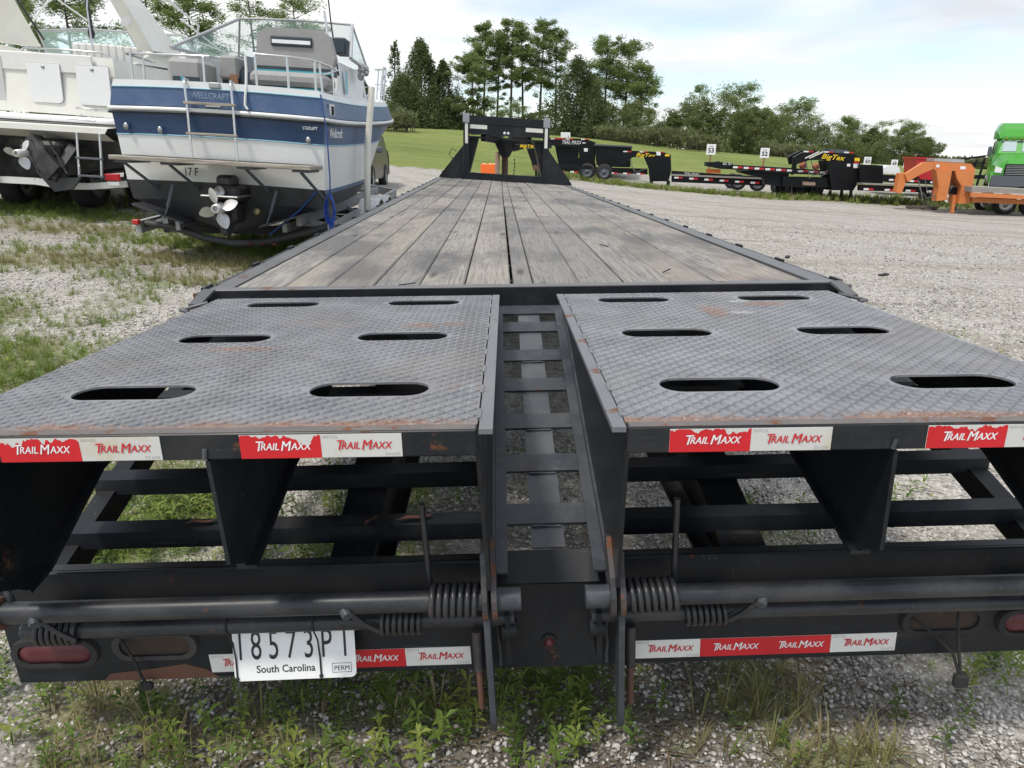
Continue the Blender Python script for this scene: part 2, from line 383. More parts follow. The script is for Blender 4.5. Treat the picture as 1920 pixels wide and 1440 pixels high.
    def build(s, name, mats, parent=None, xf=None, kind=None, label=None):
        me = bpy.data.meshes.new(name)
        V = [xf(*v) for v in s.V] if xf else s.V
        me.from_pydata(V, [], s.F)
        for m in (mats if isinstance(mats, (list, tuple)) else [mats]): me.materials.append(M[m] if isinstance(m, str) else m)
        me.polygons.foreach_set('material_index', s.I); me.polygons.foreach_set('use_smooth', s.S)
        me.update()
        return link(name, me, parent, kind, label)
def link(name, me, parent=None, kind=None, label=None):
    o = bpy.data.objects.new(name, me); COL.objects.link(o)
    if parent: o.parent = parent
    if kind: o['kind'] = kind
    if label: o['label'] = label
    return o
_TXT = {}
def text_shape(txt, shear, align, bold):
    key = (txt, shear, align, bold)
    if key not in _TXT:
        cu = bpy.data.curves.new('t', 'FONT'); cu.body = txt; cu.shear = shear; cu.align_x = align; cu.offset = bold; cu.resolution_u = 3
        ob = bpy.data.objects.new('t', cu); COL.objects.link(ob)
        me = bpy.data.meshes.new_from_object(ob.evaluated_get(bpy.context.evaluated_depsgraph_get()))
        _TXT[key] = ([(v.co.x, v.co.y) for v in me.vertices], [tuple(p.vertices) for p in me.polygons])
        bpy.data.objects.remove(ob); bpy.data.curves.remove(cu); bpy.data.meshes.remove(me)
    return _TXT[key]
def thing(name, label, cat, loc=(0, 0, 0), rot=0.0, group=None):
    o = bpy.data.objects.new(name, None); COL.objects.link(o); o.empty_display_size = 0.2
    o.location = loc; o.rotation_euler = (0, 0, rot); o['label'] = label; o['category'] = cat
    if group: o['group'] = group
    return o
def tag(o, label, cat, group=None):
    o['label'] = label; o['category'] = cat
    if group: o['group'] = group
    return o
def mesh_np(name, verts, faces, mat, smooth=False):
    """fast mesh of equal-sized faces"""
    me = bpy.data.meshes.new(name); faces = np.asarray(faces, np.int32); k = faces.shape[1]
    me.vertices.add(len(verts)); me.vertices.foreach_set('co', np.asarray(verts, np.float32).ravel())
    me.loops.add(faces.size); me.loops.foreach_set('vertex_index', faces.ravel())
    me.polygons.add(len(faces)); me.polygons.foreach_set('loop_start', np.arange(0, faces.size, k, dtype=np.int32))
    me.polygons.foreach_set('loop_total', np.full(len(faces), k, np.int32))
    if smooth: me.polygons.foreach_set('use_smooth', np.ones(len(faces), bool))
    me.materials.append(mat); me.update(calc_edges=True); return me
GCP=[(-2,-3,0),(2,-3,0),(0,0,0),(-1.5,1,0),(1.5,1,0),(-3,1,.02),(3,1,0),(0,6,.03),(-1.3,5,.08),(1.5,6,0),(0,11.6,.1),
(-4.5,7.6,.30),(-3.1,5.3,.2),(-7.6,9.1,.55),(-3.4,17.9,.45),(-5,3,.12),(-9,2,.3),(-4.2,31.7,.73),(4.3,35.6,.30),(8.1,34.4,.03),(12.5,32.3,-.03),(12.7,30.1,-.1),
(13.1,27,-.1),(14.1,26.9,-.17),(17.5,25.8,-.38),(18.6,24.7,-.35),(16.9,26.8,-.34),(17.6,28,-.2),(27,38,0),(-1,30.6,.62),(1.4,32.6,.42),(4,34.7,.48),
(8,11.7,-.1),(6,5.3,0),(14,14,-.25),(22,18,-.45),(10.9,37.5,.25),(13.8,37.1,.2),(20.3,39,.1),
(-6.8,50.3,2.85),(6.2,55.3,2.72),(15.8,60.2,2.1),(25.9,65.2,1.7),(-7.9,71.5,3.4),(21,81,2.2),(53,96,1.1),(40,60,.8),
(-12,20,.9),(-20,10,1.0),(-25,30,2.0),(-30,55,3.2),(-15,-20,.2),(15,-20,-.2),(60,40,-.3),(60,0,-.8),(-60,0,1.5),(-60,60,4),(-50,100,4.2),(0,110,3.2),(60,120,1.2),(90,60,-.2),(0,-60,0),(-60,-60,.5),(60,-60,-.8),
(0,2,0),(-1,-1.5,0),(1,-1.5,0),(0,-1.5,0)]

def _tps():
    P=np.array(GCP,float); n=len(P); X=P[:,:2]
    r2=((X[:,None]-X[None])**2).sum(-1); K=np.where(r2>0,.5*r2*np.log(np.maximum(r2,1e-12)),0)+np.eye(n)*2.0
    Q=np.hstack([np.ones((n,1)),X]); A=np.block([[K,Q],[Q.T,np.zeros((3,3))]])
    return X,np.linalg.solve(A,np.r_[P[:,2],0,0,0])
_TX,_TW=_tps()
def gh(x,y):
    x=np.asarray(x,float);y=np.asarray(y,float); s=x.shape
    x=np.clip(x.ravel(),-90,90);y=np.clip(y.ravel(),-70,120)
    out=np.empty(len(x))
    for i in range(0,len(x),20000):
        a=x[i:i+20000];b=y[i:i+20000]
        r2=(a[:,None]-_TX[:,0])**2+(b[:,None]-_TX[:,1])**2
        out[i:i+20000]=np.where(r2>0,.5*r2*np.log(np.maximum(r2,1e-12)),0)@_TW[:-3]+_TW[-3]+_TW[-2]*a+_TW[-1]*b
    return out.reshape(s)
# ------------------------------------------------------------------ ground
def vnoise(x, y, seed=0):
    """smooth value noise in 0..1"""
    xi = np.floor(x).astype(np.int64); yi = np.floor(y).astype(np.int64); fx = x - xi; fy = y - yi
    fx = fx * fx * (3 - 2 * fx); fy = fy * fy * (3 - 2 * fy)
    def h(a, b):
        n = (a * 374761393 + b * 668265263 + seed * 144665) & 0xFFFFFFFF
        n = ((n ^ (n >> 13)) * 1274126177) & 0xFFFFFFFF
        return ((n ^ (n >> 16)) & 0xFFFF) / 65535.0
    return (h(xi, yi) * (1 - fx) + h(xi + 1, yi) * fx) * (1 - fy) + (h(xi, yi + 1) * (1 - fx) + h(xi + 1, yi + 1) * fx) * fy
def fbm(x, y, seed=0, o=4):
    a = 0.5; s = 0; t = 0
    for i in range(o): s = s + a * vnoise(x * 2 ** i, y * 2 ** i, seed + i); t += a; a *= 0.55
    return s / t
# patches of grass on the gravel: x, y, radius x, radius y, amount, kind (0 lush green, 1 dry tuft grass)
PATCH = [(-3.75, 1.6, 0.85, 0.9, 1.5, 0), (-4.7, 2.9, 0.7, 0.9, 1.1, 0), (-2.6, 0.4, 1.0, 1.0, 1.4, 0), (-1.6, -0.35, 0.5, 0.6, 1.0, 0), (-1.35, -0.1, 0.35, 0.35, 0.9, 0),
         (-3.4, 5.6, 1.5, 0.6, 0.85, 1), (-4.9, 5.4, 1.0, 0.5, 0.6, 1), (-2.6, 6.0, 1.0, 0.8, 0.9, 0), (-3.6, 7.0, 1.8, 0.8, 0.95, 0), (-6.2, 7.2, 1.5, 0.5, 0.7, 1), (-7.6, 8.6, 2.2, 0.7, 1.0, 0),
         (-9.5, 8.0, 2.5, 1.5, 0.9, 0), (-5.5, 5.0, 1.6, 0.45, 0.6, 1), (-3.2, 4.6, 0.9, 0.45, 0.5, 1), (-2.0, 4.2, 0.7, 0.5, 0.5, 1), (-2.3, 8.2, 0.8, 1.5, 0.6, 0), (-6.5, 10.5, 3, 2.0, 0.5, 1),
         (-0.65, 0.15, 0.4, 0.3, 0.75, 0), (-0.6, -0.35, 0.35, 0.3, 0.7, 0), (0.3, 0.5, 0.3, 0.3, 0.4, 1), (0.95, -0.25, 0.35, 0.22, 0.6, 1), (0.9, 0.4, 0.4, 0.3, 0.4, 1), (-0.1, 0.3, 0.25, 0.4, 0.45, 1),
         (0.72, -1.1, 0.22, 0.2, 0.85, 1), (0.85, -1.35, 0.25, 0.12, 0.8, 1), (-1.15, -1.2, 0.22, 0.16, 0.8, 1), (-0.7, -1.28, 0.3, 0.12, 0.7, 1), (-0.35, -1.2, 0.45, 0.14, 0.5, 1), (0.45, -1.25, 0.2, 0.12, 0.45, 1), (-1.0, -1.38, 0.3, 0.1, 0.7, 1),
         (3.7, 3.3, 0.5, 0.35, 0.55, 1), (4.4, 4.2, 0.3, 0.3, 0.45, 1), (4.4, 2.5, 0.8, 0.5, 0.5, 1), (2.2, 0.8, 0.5, 0.4, 0.4, 1)]
STRIP = [(2.0, 33.5), (5.0, 30.6), (8.0, 29.8), (10.6, 26.6), (13.0, 27.6), (16.5, 27.6), (20, 26.2), (26, 27.5)]
def strip_d(x, y):
    """signed depth behind the front edge of the grass strip the far trailers stand on"""
    px, py = zip(*STRIP); return y - np.interp(x, px, py)
def lawn_edge(x): return 32.3 + np.clip(x - 0.5, 0, 6) * 1.15 + np.clip(-x - 8, 0, 40) * (-0.45)
def masks(x, y):
    n = fbm(x * 1.7, y * 1.7, 3); nf = fbm(x * 6, y * 6, 9)
    g = np.zeros_like(x); dry = np.zeros_like(x)
    for px, py, rx, ry, a, k in PATCH:
        w = a * np.exp(-(((x - px) / rx) ** 2 + ((y - py) / ry) ** 2))
        g = np.maximum(g, w); dry = np.where(w >= g - 1e-9, np.where(k == 1, w, dry * (1 - w)), dry)
    left = np.clip((-x - 1.4) / 2, 0, 1) * np.clip((14 - y) / 6, 0, 1) * np.clip((y + 3) / 2, 0, 1)
    g = np.maximum(g, left * 0.38 * np.clip((n - 0.42) * 5, 0, 1))
    sd = strip_d(x, y); onstrip = np.clip((sd + 0.3) * 1.4, 0, 1) * np.clip((4.2 - sd) / 1.0, 0, 1) * (x > 1.5)
    g = np.maximum(g, onstrip)
    g = np.clip(g * (0.55 + 0.9 * n) * (0.6 + 0.8 * nf), 0, 1)
    lawn = np.clip((y - lawn_edge(x) + (nf - 0.5) * 1.2) / 0.8, 0, 1)
    lawn = np.maximum(lawn, np.clip((-x - 16 - (nf - .5) * 3) / 3, 0, 1))
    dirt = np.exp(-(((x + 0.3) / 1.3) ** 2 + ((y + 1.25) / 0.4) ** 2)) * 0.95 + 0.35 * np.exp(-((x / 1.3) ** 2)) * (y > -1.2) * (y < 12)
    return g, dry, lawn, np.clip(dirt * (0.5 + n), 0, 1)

def make_ground():
    def axis(lo, hi, n, k):
        t = np.linspace(-1, 1, n); s = np.sinh(t * k) / np.sinh(k)
        return np.where(s < 0, -s * lo, s * hi)
    xs = axis(-420, 420, 330, 6.6); ys = axis(-160, 620, 360, 6.6)
    X, Y = np.meshgrid(xs, ys); x = X.ravel(); y = Y.ravel()
    z = gh(x, y)
    near = np.clip(1 - np.hypot(x, y) / 14, 0, 1)
    z = z + (fbm(x * 2.2, y * 2.2, 21) - 0.5) * 0.035 * near
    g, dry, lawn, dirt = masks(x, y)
    nx, ny = len(xs), len(ys); i = np.arange(nx * ny).reshape(ny, nx)
    f = np.stack([i[:-1, :-1], i[:-1, 1:], i[1:, 1:], i[1:, :-1]], -1).reshape(-1, 4)
    t = NT('gravel_and_grass'); a = t.attr('cover'); s = t.N.new('ShaderNodeSeparateColor'); t.L.new(a.outputs['Color'], s.inputs[0])
    peb = t.vor(62, None, 'F1', 'Color'); ps = t.N.new('ShaderNodeSeparateColor'); t.L.new(peb, ps.inputs[0])
    pd = t.vor(62); pedge = t.ramp(pd, (0.25, 1.0), (0.62, 0.0))
    peb2 = t.vor(24, None, 'F1', 'Color'); ps2 = t.N.new('ShaderNodeSeparateColor'); t.L.new(peb2, ps2.inputs[0])
    stone = t.ramp(t.math('ADD', t.math('MULTIPLY', ps.outputs[0], 0.65), t.math('MULTIPLY', ps2.outputs[1], 0.35)), (0.10, (0.165, 0.152, 0.132)), (0.38, (0.45, 0.422, 0.378)), (0.8, (0.71, 0.68, 0.62)))
    stone = t.mix(t.math('MULTIPLY', t.math('SUBTRACT', 1.0, pedge), 0.45), stone, (0.16, 0.148, 0.13))
    big = t.noise(0.35, 5, 0.6); stone = t.mix(t.math('MULTIPLY', t.ramp(big, (0.42, 0.0), (0.7, 1.0)), 0.22), stone, (0.30, 0.26, 0.21))
    track = t.ramp(t.noise(1.0, 6, 0.68, t.map((0.07, 0.95, 1))), (0.52, 0.0), (0.66, 1.0))
    stone = t.mix(t.math('MULTIPLY', track, 0.75), stone, (0.25, 0.215, 0.175))
    tr2 = t.ramp(t.noise(1.0, 4, 0.6, t.map((0.16, 3.4, 1), (5, 2, 0))), (0.60, 0.0), (0.68, 1.0)); stone = t.mix(t.math('MULTIPLY', tr2, 0.6), stone, (0.17, 0.145, 0.12))
    g3 = t.sep(); wob = t.math('MULTIPLY', t.math('SUBTRACT', t.noise(0.22, 3, 0.5), 0.5), 2.4)
    v = t.math('ADD', t.math('ADD', t.math('MULTIPLY', g3[0], 0.93), t.math('MULTIPLY', g3[1], 0.36)), wob); rut = None
    for o_, w_ in ((5.2, .30), (6.9, .30), (9.3, .34), (11.0, .34), (12.6, .28), (14.3, .30), (17.0, .36), (18.8, .36), (21.5, .4)):
        p_ = t.math('SUBTRACT', 1.0, t.math('MULTIPLY', t.math('ABSOLUTE', t.math('SUBTRACT', v, o_)), 1 / w_), True); rut = p_ if rut is None else t.math('MAXIMUM', rut, p_)
    rut = t.math('MULTIPLY', rut, t.ramp(t.noise(0.9, 5, 0.65), (0.36, 0.0), (0.6, 1.0))); stone = t.mix(t.math('MULTIPLY', rut, 0.5), stone, (0.235, 0.20, 0.16))
    damp = t.ramp(t.noise(0.8, 6, 0.7, t.map((1, 1, 1), (11, 4, 0))), (0.60, 0.0), (0.72, 1.0)); stone = t.mix(t.math('MULTIPLY', damp, 0.4), stone, (0.20, 0.18, 0.15))
    nz = t.noise(9, 5, 0.65); nz2 = t.noise(38, 4, 0.65)
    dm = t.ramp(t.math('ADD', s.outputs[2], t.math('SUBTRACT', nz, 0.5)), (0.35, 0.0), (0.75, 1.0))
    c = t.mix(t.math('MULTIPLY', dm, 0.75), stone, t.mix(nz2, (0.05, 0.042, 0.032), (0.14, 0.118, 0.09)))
    gm = t.ramp(t.math('ADD', s.outputs[0], t.math('MULTIPLY', t.math('SUBTRACT', nz, 0.5), 0.9)), (0.28, 0.0), (0.62, 1.0))
    gcol = t.mix(t.ramp(nz2, (0.3, 0.0), (0.7, 1.0)), (0.13, 0.125, 0.060), (0.29, 0.255, 0.145))
    gcol = t.mix(t.ramp(t.noise(3.0, 4), (0.4, 0.0), (0.65, 1.0)), gcol, (0.155, 0.215, 0.055))
    c = t.mix(t.math('MULTIPLY', gm, 0.82), c, gcol)
    ln = t.noise(1.3, 6, 0.68); ln2 = t.noise(0.16, 4, 0.6); l3 = t.noise(1.0, 5, 0.7, t.map((0.5, 2.6, 1)))
    lcol = t.mix(t.ramp(ln, (0.3, 0.0), (0.7, 1.0)), (0.115, 0.165, 0.030), (0.215, 0.262, 0.062))
    lcol = t.mix(t.math('MULTIPLY', t.ramp(l3, (0.45, 0.0), (0.68, 1.0)), 0.55), lcol, (0.235, 0.225, 0.085))
    lcol = t.mix(t.math('MULTIPLY', t.ramp(ln2, (0.42, 0.0), (0.66, 1.0)), 0.5), lcol, (0.09, 0.14, 0.028))
    mow = t.ramp(t.noise(1.0, 3, 0.5, t.map((0.05, 0.85, 1), (0, 3, 0))), (0.44, 0.0), (0.58, 1.0)); lcol = t.mix(t.math('MULTIPLY', mow, 0.35), lcol, (0.26, 0.27, 0.10))
    lm = t.ramp(s.outputs[1], (0.3, 0.0), (0.7, 1.0))
    c = t.mix(lm, c, lcol)
    t.set(c, 0.9, 0.0, 0.25)
    hb = t.math('ADD', t.math('MULTIPLY', pedge, 0.7), t.math('MULTIPLY', t.noise(5, 6, 0.6), 0.8)); t.bump(hb, 0.8, 0.012)
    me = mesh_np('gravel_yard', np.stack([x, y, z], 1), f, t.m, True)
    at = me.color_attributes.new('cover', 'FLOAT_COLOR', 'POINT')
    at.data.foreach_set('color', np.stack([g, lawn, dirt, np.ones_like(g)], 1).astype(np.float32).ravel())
    link('ground', me, None, 'structure')
make_ground()

def scatter(name, parts, mat, label=None):
    """parts: list of (base verts, base tris, positions, yaw, scale(n,3) , tilt); joined into one mesh with a random value per element"""
    VV = []; FF = []; RR = []; o = 0
    for bv, bf, pos, yaw, sc, tilt in parts:
        n = len(pos)
        if n == 0: continue
        v = bv[None] * sc[:, None, :]
        ct, st = np.cos(tilt)[:, None], np.sin(tilt)[:, None]
        y2 = v[..., 1] * ct - v[..., 2] * st; z2 = v[..., 1] * st + v[..., 2] * ct
        c, s = np.cos(yaw)[:, None], np.sin(yaw)[:, None]
        w = np.stack([v[..., 0] * c - y2 * s, v[..., 0] * s + y2 * c, z2], -1) + pos[:, None]
        VV.append(w.reshape(-1, 3)); FF.append((bf[None] + (np.arange(n) * len(bv))[:, None, None]).reshape(-1, 3) + o)
        RR.append(np.repeat(RNG.random(n), len(bv))); o += n * len(bv)
    me = mesh_np(name, np.concatenate(VV), np.concatenate(FF), mat, False)
    a = me.attributes.new('rnd', 'FLOAT', 'POINT'); a.data.foreach_set('value', np.concatenate(RR).astype(np.float32))
    ob = link(name, me, None, 'stuff')
    if label: ob['label'] = label
    return ob
def ico(jit, seed):
    r = np.random.default_rng(seed); p = (1 + 5 ** .5) / 2
    v = np.array([(-1, p, 0), (1, p, 0), (-1, -p, 0), (1, -p, 0), (0, -1, p), (0, 1, p), (0, -1, -p), (0, 1, -p), (p, 0, -1), (p, 0, 1), (-p, 0, -1), (-p, 0, 1)]) / 1.9
    f = np.array([(0, 11, 5), (0, 5, 1), (0, 1, 7), (0, 7, 10), (0, 10, 11), (1, 5, 9), (5, 11, 4), (11, 10, 2), (10, 7, 6), (7, 1, 8), (3, 9, 4), (3, 4, 2), (3, 2, 6), (3, 6, 8), (3, 8, 9), (4, 9, 5), (2, 4, 11), (6, 2, 10), (8, 6, 7), (9, 8, 1)])
    return v * (1 + jit * (r.random((12, 1)) - .5)) + jit * .25 * (r.random((12, 3)) - .5), f
OCT = (np.array([(1, 0, 0), (-1, 0, 0), (0, 1, 0), (0, -1, 0), (0, 0, 1), (0, 0, -1.)]), np.array([(0, 2, 4), (2, 1, 4), (1, 3, 4), (3, 0, 4), (2, 0, 5), (1, 2, 5), (3, 1, 5), (0, 3, 5)]))
def put_on_ground(x, y, dz): return np.stack([x, y, gh(x, y) + dz], 1)
def make_pebbles():
    t = NT('limestone_gravel'); r = t.attr('rnd').outputs['Fac']
    c = t.ramp(r, (0.0, (0.12, 0.115, 0.105)), (0.18, (0.27, 0.255, 0.235)), (0.45, (0.48, 0.46, 0.425)), (0.8, (0.66, 0.64, 0.60)), (1.0, (0.76, 0.74, 0.70)))
    c = t.mix(t.math('MULTIPLY', t.noise(70, 3), 0.4), c, (0.26, 0.235, 0.20)); t.set(c, 0.85, 0, 0.3)
    parts = []
    def zone(x0, x1, y0, y1, dens, smin, smax, near, soft=0.45):
        n = int((x1 - x0) * (y1 - y0) * dens); x = RNG.uniform(x0, x1, n); y = RNG.uniform(y0, y1, n)
        g, dry, lawn, dirt = masks(x, y)
        keep = RNG.random(n) > np.clip(g * 1.1 * soft * 2, 0, 0.95) * 0.85 + dirt * 0.22; x, y = x[keep], y[keep]; n = len(x)
        s = (smin + (smax - smin) * RNG.random(n) ** 2.2)
        sc = np.stack([s * RNG.uniform(.8, 1.3, n), s * RNG.uniform(.7, 1.1, n), s * RNG.uniform(.5, .8, n)], 1)
        p = put_on_ground(x, y, s * 0.15)
        k = RNG.integers(0, 3, n)
        for j in range(3):
            m = k == j; b = ico(0.55, j + 1) if near else OCT
            parts.append((b[0], b[1], p[m], RNG.uniform(0, 6.3, m.sum()), sc[m], RNG.uniform(-.5, .5, m.sum())))
    zone(-1.75, 1.75, -1.75, -0.75, 7600, 0.003, 0.0098, True)
    zone(-1.7, 1.9, -0.75, 0.9, 2600, 0.004, 0.0105, True)
    zone(-5.5, -1.3, 0.9, 6.0, 520, 0.008, 0.019, False)
    zone(-3.4, -1.3, -1.0, 1.0, 600, 0.007, 0.016, False)
    zone(1.3, 6.5, 0.5, 7.5, 480, 0.008, 0.019, False)
    zone(1.3, 12, 7.5, 16, 70, 0.012, 0.028, False)
    zone(-7.5, -4.5, 4.5, 8.0, 150, 0.012, 0.024, False)
    scatter('gravel', parts, t.m)
make_pebbles()

def tuft(n, h, spread, w, seed):
    r = np.random.default_rng(seed); V = []; F = []
    for i in range(n):
        a = r.uniform(0, 6.28); d = r.uniform(0, 1) ** .6 * spread; L = h * r.uniform(.5, 1.1); ln = r.uniform(.15, .75) * L
        bx, by = d * math.cos(a) * .35, d * math.sin(a) * .35; dx, dy = math.cos(a), math.sin(a); px, py = -dy * w / 2, dx * w / 2
        o = len(V); mz = L * .6
        V += [(bx - px, by - py, 0), (bx + px, by + py, 0), (bx + dx * ln * .35 - px * .8, by + dy * ln * .35 - py * .8, mz), (bx + dx * ln * .35 + px * .8, by + dy * ln * .35 + py * .8, mz), (bx + dx * ln, by + dy * ln, L * r.uniform(.75, 1.0))]
        F += [(o, o + 1, o + 3), (o, o + 3, o + 2), (o + 2, o + 3, o + 4)]
    return np.array(V), np.array(F)
def weed(levels, seed, L=0.05):
    r = np.random.default_rng(seed); V = []; F = []
    H = 0.02 + 0.03 * levels
    V += [(-.0015, 0, -.01), (.0015, 0, -.01), (0, .002, H)]; F += [(0, 1, 2)]
    for k in range(levels):
        z = H * (k + 1) / levels; m = 4 if k == levels - 1 else 3; a0 = r.uniform(0, 6)
        for j in range(m):
            a = a0 + j * 6.283 / m + r.uniform(-.3, .3); l = L * r.uniform(.65, 1.15) * (1.0 if k < levels - 1 else .85); w = l * .17; up = r.uniform(.15, .6) + (.35 if k == levels - 1 else 0)
            d = np.array((math.cos(a), math.sin(a), 0)); sd = np.array((-d[1], d[0], 0)); b = np.array((0, 0, z))
            mid = b + d * l * .45 + np.array((0, 0, l * .45 * up)); tip = b + d * l * .98 + np.array((0, 0, l * (up * .7 - .12)))
            o = len(V); V += [tuple(b), tuple(mid + sd * w + (0, 0, w * .5)), tuple(mid), tuple(mid - sd * w + (0, 0, w * .5)), tuple(tip)]
            F += [(o, o + 2, o + 1), (o, o + 3, o + 2), (o + 1, o + 2, o + 4), (o + 2, o + 3, o + 4)]
    return np.array(V), np.array(F)
def leafmat(name, *cols, trans=0.25):
    t = NT(name); r = t.attr('rnd').outputs['Fac']
    c = t.ramp(r, *[(i / (len(cols) - 1), c) for i, c in enumerate(cols)])
    c = t.mix(t.math('MULTIPLY', t.noise(2.0, 3), 0.35), c, tuple(x * 0.6 for x in cols[0]))
    t.set(c, 0.6, 0, 0.3)
    tr = t.N.new('ShaderNodeBsdfTranslucent'); t.L.new(c, tr.inputs[0]); mx = t.N.new('ShaderNodeMixShader'); mx.inputs[0].default_value = trans
    t.L.new(t.b.outputs[0], mx.inputs[1]); t.L.new(tr.outputs[0], mx.inputs[2]); t.L.new(mx.outputs[0], t.N['Material Output'].inputs[0]); return t.m
def make_plants():
    def zone(x0, x1, y0, y1, dens, thr, want=None):
        n = int((x1 - x0) * (y1 - y0) * dens); x = RNG.uniform(x0, x1, n); y = RNG.uniform(y0, y1, n)
        g, dry, lawn, dirt = masks(x, y); k = (RNG.random(n) < np.clip((g - thr) * 1.6, 0, 1))
        return x[k], y[k], (dry[k] > 0.35)
    gp = []; dp = []
    def add(x, y, dry, hmin, hmax, blades, w):
        for lst, m in ((gp, ~dry), (dp, dry)):
            for j in range(3):
                sel = m & (RNG.integers(0, 3, len(x)) == j) if j < 2 else m & (RNG.random(len(x)) < .4)
                xs, ys = x[sel], y[sel]; s = RNG.uniform(hmin, hmax, len(xs)); b = tuft(blades, 1.0, .55, w, j + blades)
                lst.append((b[0], b[1], put_on_ground(xs, ys, -.005), RNG.uniform(0, 6.3, len(xs)), np.stack([s * 1.1, s * 1.1, s], 1), RNG.uniform(-.15, .15, len(xs))))
    x, y, d = zone(-5.2, -1.25, -0.8, 4.2, 620, 0.2); add(x, y, d & (RNG.random(len(x)) < .8), .04, .09, 13, .026)
    x, y, d = zone(-8.5, -1.3, 4.2, 9.0, 300, 0.1); add(x, y, d, .05, .13, 14, .026)
    x, y, d = zone(-12, -1.5, 9.0, 14.0, 80, 0.15); add(x, y, d, .10, .2, 10, .06)
    x, y, d = zone(-1.3, 1.8, -1.0, 1.2, 330, 0.2); add(x, y, d, .04, .09, 9, .035)
    x, y, d = zone(-1.6, 1.6, -1.75, -1.0, 420, 0.16); add(x, y, d, .05, .15, 8, .025)
    x, y, d = zone(1.5, 6, 0.5, 5.5, 60, 0.15); add(x, y, d, .04, .09, 9, .05)
    x, y, d = zone(1.5, 24, 25.5, 38, 22, 0.15); add(x, y, RNG.random(len(x)) < .25, .14, .34, 12, .05)
    scatter('grass', gp, leafmat('green_grass', (0.13, 0.185, 0.035), (0.215, 0.285, 0.055), (0.32, 0.375, 0.105), trans=.35))
    scatter('dry_grass', dp, leafmat('dry_grass', (0.27, 0.22, 0.11), (0.42, 0.36, 0.20), (0.29, 0.295, 0.11), (0.20, 0.24, 0.065), trans=.35))
    wp = []
    for px, py, r, n in ((-1.42, -1.1, .24, 60), (-1.25, -1.35, .2, 22), (-.95, -1.33, .2, 26), (-.85, -1.22, .18, 14), (-.5, -1.2, .22, 46), (-.62, -1.35, .2, 34), (-.25, -1.15, .16, 22), (-.28, -1.32, .2, 40), (.02, -1.1, .17, 56), (.0, -1.28, .2, 40), (.16, -1.12, .14, 40), (.14, -1.3, .12, 14), (.36, -1.25, .15, 6), (.6, -1.3, .15, 8), (1.42, -1.0, .16, 50), (1.55, -1.2, .12, 10), (1.1, -1.3, .2, 4),
                         (-1.5, -.3, .38, 150), (-1.75, -.5, .3, 80), (-1.35, .05, .25, 40), (-.62, .0, .3, 40), (-.75, -.45, .3, 40), (-1.0, -.4, .25, 30), (.2, .3, .3, 8), (1.0, -.2, .3, 10), (-2.4, .3, .5, 60), (-3.2, 1.5, .7, 80), (-2.7, 2.6, .6, 12), (-3.0, 3.2, .8, 14), (-2.2, 3.0, .5, 8), (3.8, 3.2, .4, 12), (1.7, 0.2, .3, 12)):
        n = int(n * (.8 if py < -.9 else 1.5)); x = px + RNG.normal(0, r * .6, n); y = py + RNG.normal(0, r * .55, n); k = RNG.integers(0, 4, n)
        for j in range(4):
            m = k == j; b = weed(2 + j % 3, j + 40, .044 + .006 * j); s = RNG.uniform(.42, .85, m.sum())
            wp.append((b[0], b[1], put_on_ground(x[m], y[m], 0), RNG.uniform(0, 6.3, m.sum()), np.stack([s, s, s], 1), RNG.uniform(-.3, .3, m.sum())))
    scatter('leafy_weeds', wp, leafmat('weed_leaf', (0.08, 0.13, 0.028), (0.14, 0.225, 0.045), (0.21, 0.30, 0.058), (0.34, 0.38, 0.09), trans=.38))
    # dead stems and thatch lying on the gravel behind the trailer
    tp = []; n = 3200; x = RNG.normal(-.1, 1.0, n); y = RNG.uniform(-1.65, -.7, n); ok = fbm(x * 2.5, y * 2.5, 77) > .45; x, y = x[ok], y[ok]; n = len(x)
    b = (np.array([(-.5, -.02, 0), (.5, -.012, 0), (.5, .012, .01), (-.5, .02, 0), (0, .09, .03)]), np.array([(0, 1, 4), (1, 2, 4), (2, 3, 4)])); s = RNG.uniform(.03, .1, n)
    tp.append((b[0], b[1], put_on_ground(x, y, .012), RNG.uniform(0, 6.3, n), np.stack([s, s * .5, s], 1), RNG.uniform(-.3, .3, n)))
    scatter('dead_stems', tp, leafmat('dead_stems', (0.10, 0.07, 0.045), (0.21, 0.155, 0.10), (0.28, 0.22, 0.14), trans=.05))
make_plants()
# ------------------------------------------------------------------ the flatbed trailer in front of the camera
M['rail_grey'] = painted('worn_grey_steel', (0.075, 0.077, 0.082), 0.38, 0.5, (0.19, 0.185, 0.175), 0.28, 3.5)
M['header'] = painted('header_steel', (0.10, 0.10, 0.105), 0.40, 0.5, (0.20, 0.19, 0.18), 0.42, 2.2)
M['lip'] = painted('ramp_lip_paint', (0.13, 0.135, 0.145), 0.40, 0.45, (0.24, 0.24, 0.24), 0.36, 5)
M['cap'] = plain('grey_cap', (0.30, 0.31, 0.34), 0.45)
M['tape_white'] = plain('cream_tape', (0.74, 0.73, 0.66), 0.4)
M['tube_worn'] = painted('scuffed_pipe_paint', (0.019, 0.022, 0.027), 0.38, 0.34, (0.13, 0.125, 0.12), 0.24, 7, spec=0.45, chips=0.7)
FT = thing('flatbed_trailer', 'long black gooseneck flatbed trailer with grey plank deck and two folded tread plate ramps', 'trailer')
def tw(x, y, z):
    """the trailer frame is slightly twisted along its length, as it stands on the uneven yard"""
    s = 0.032 - 0.074 * min(max(y / 11.6, 0), 1)
    if z < 0 and y < 0.5:
        k = min(1, (0.5 - y) * 2)
        s += 0.02 * min(-z / 0.6, 1) * k
        x0 = x; x = x - 0.065 * z * k
    return (x - 0.0087 * max(y, 0), y, z + DECK + s * x)
def part(mb, name, mats, parent=None, **k): return mb.build(name, mats, parent or FT, tw, **k)
CX = 0.017
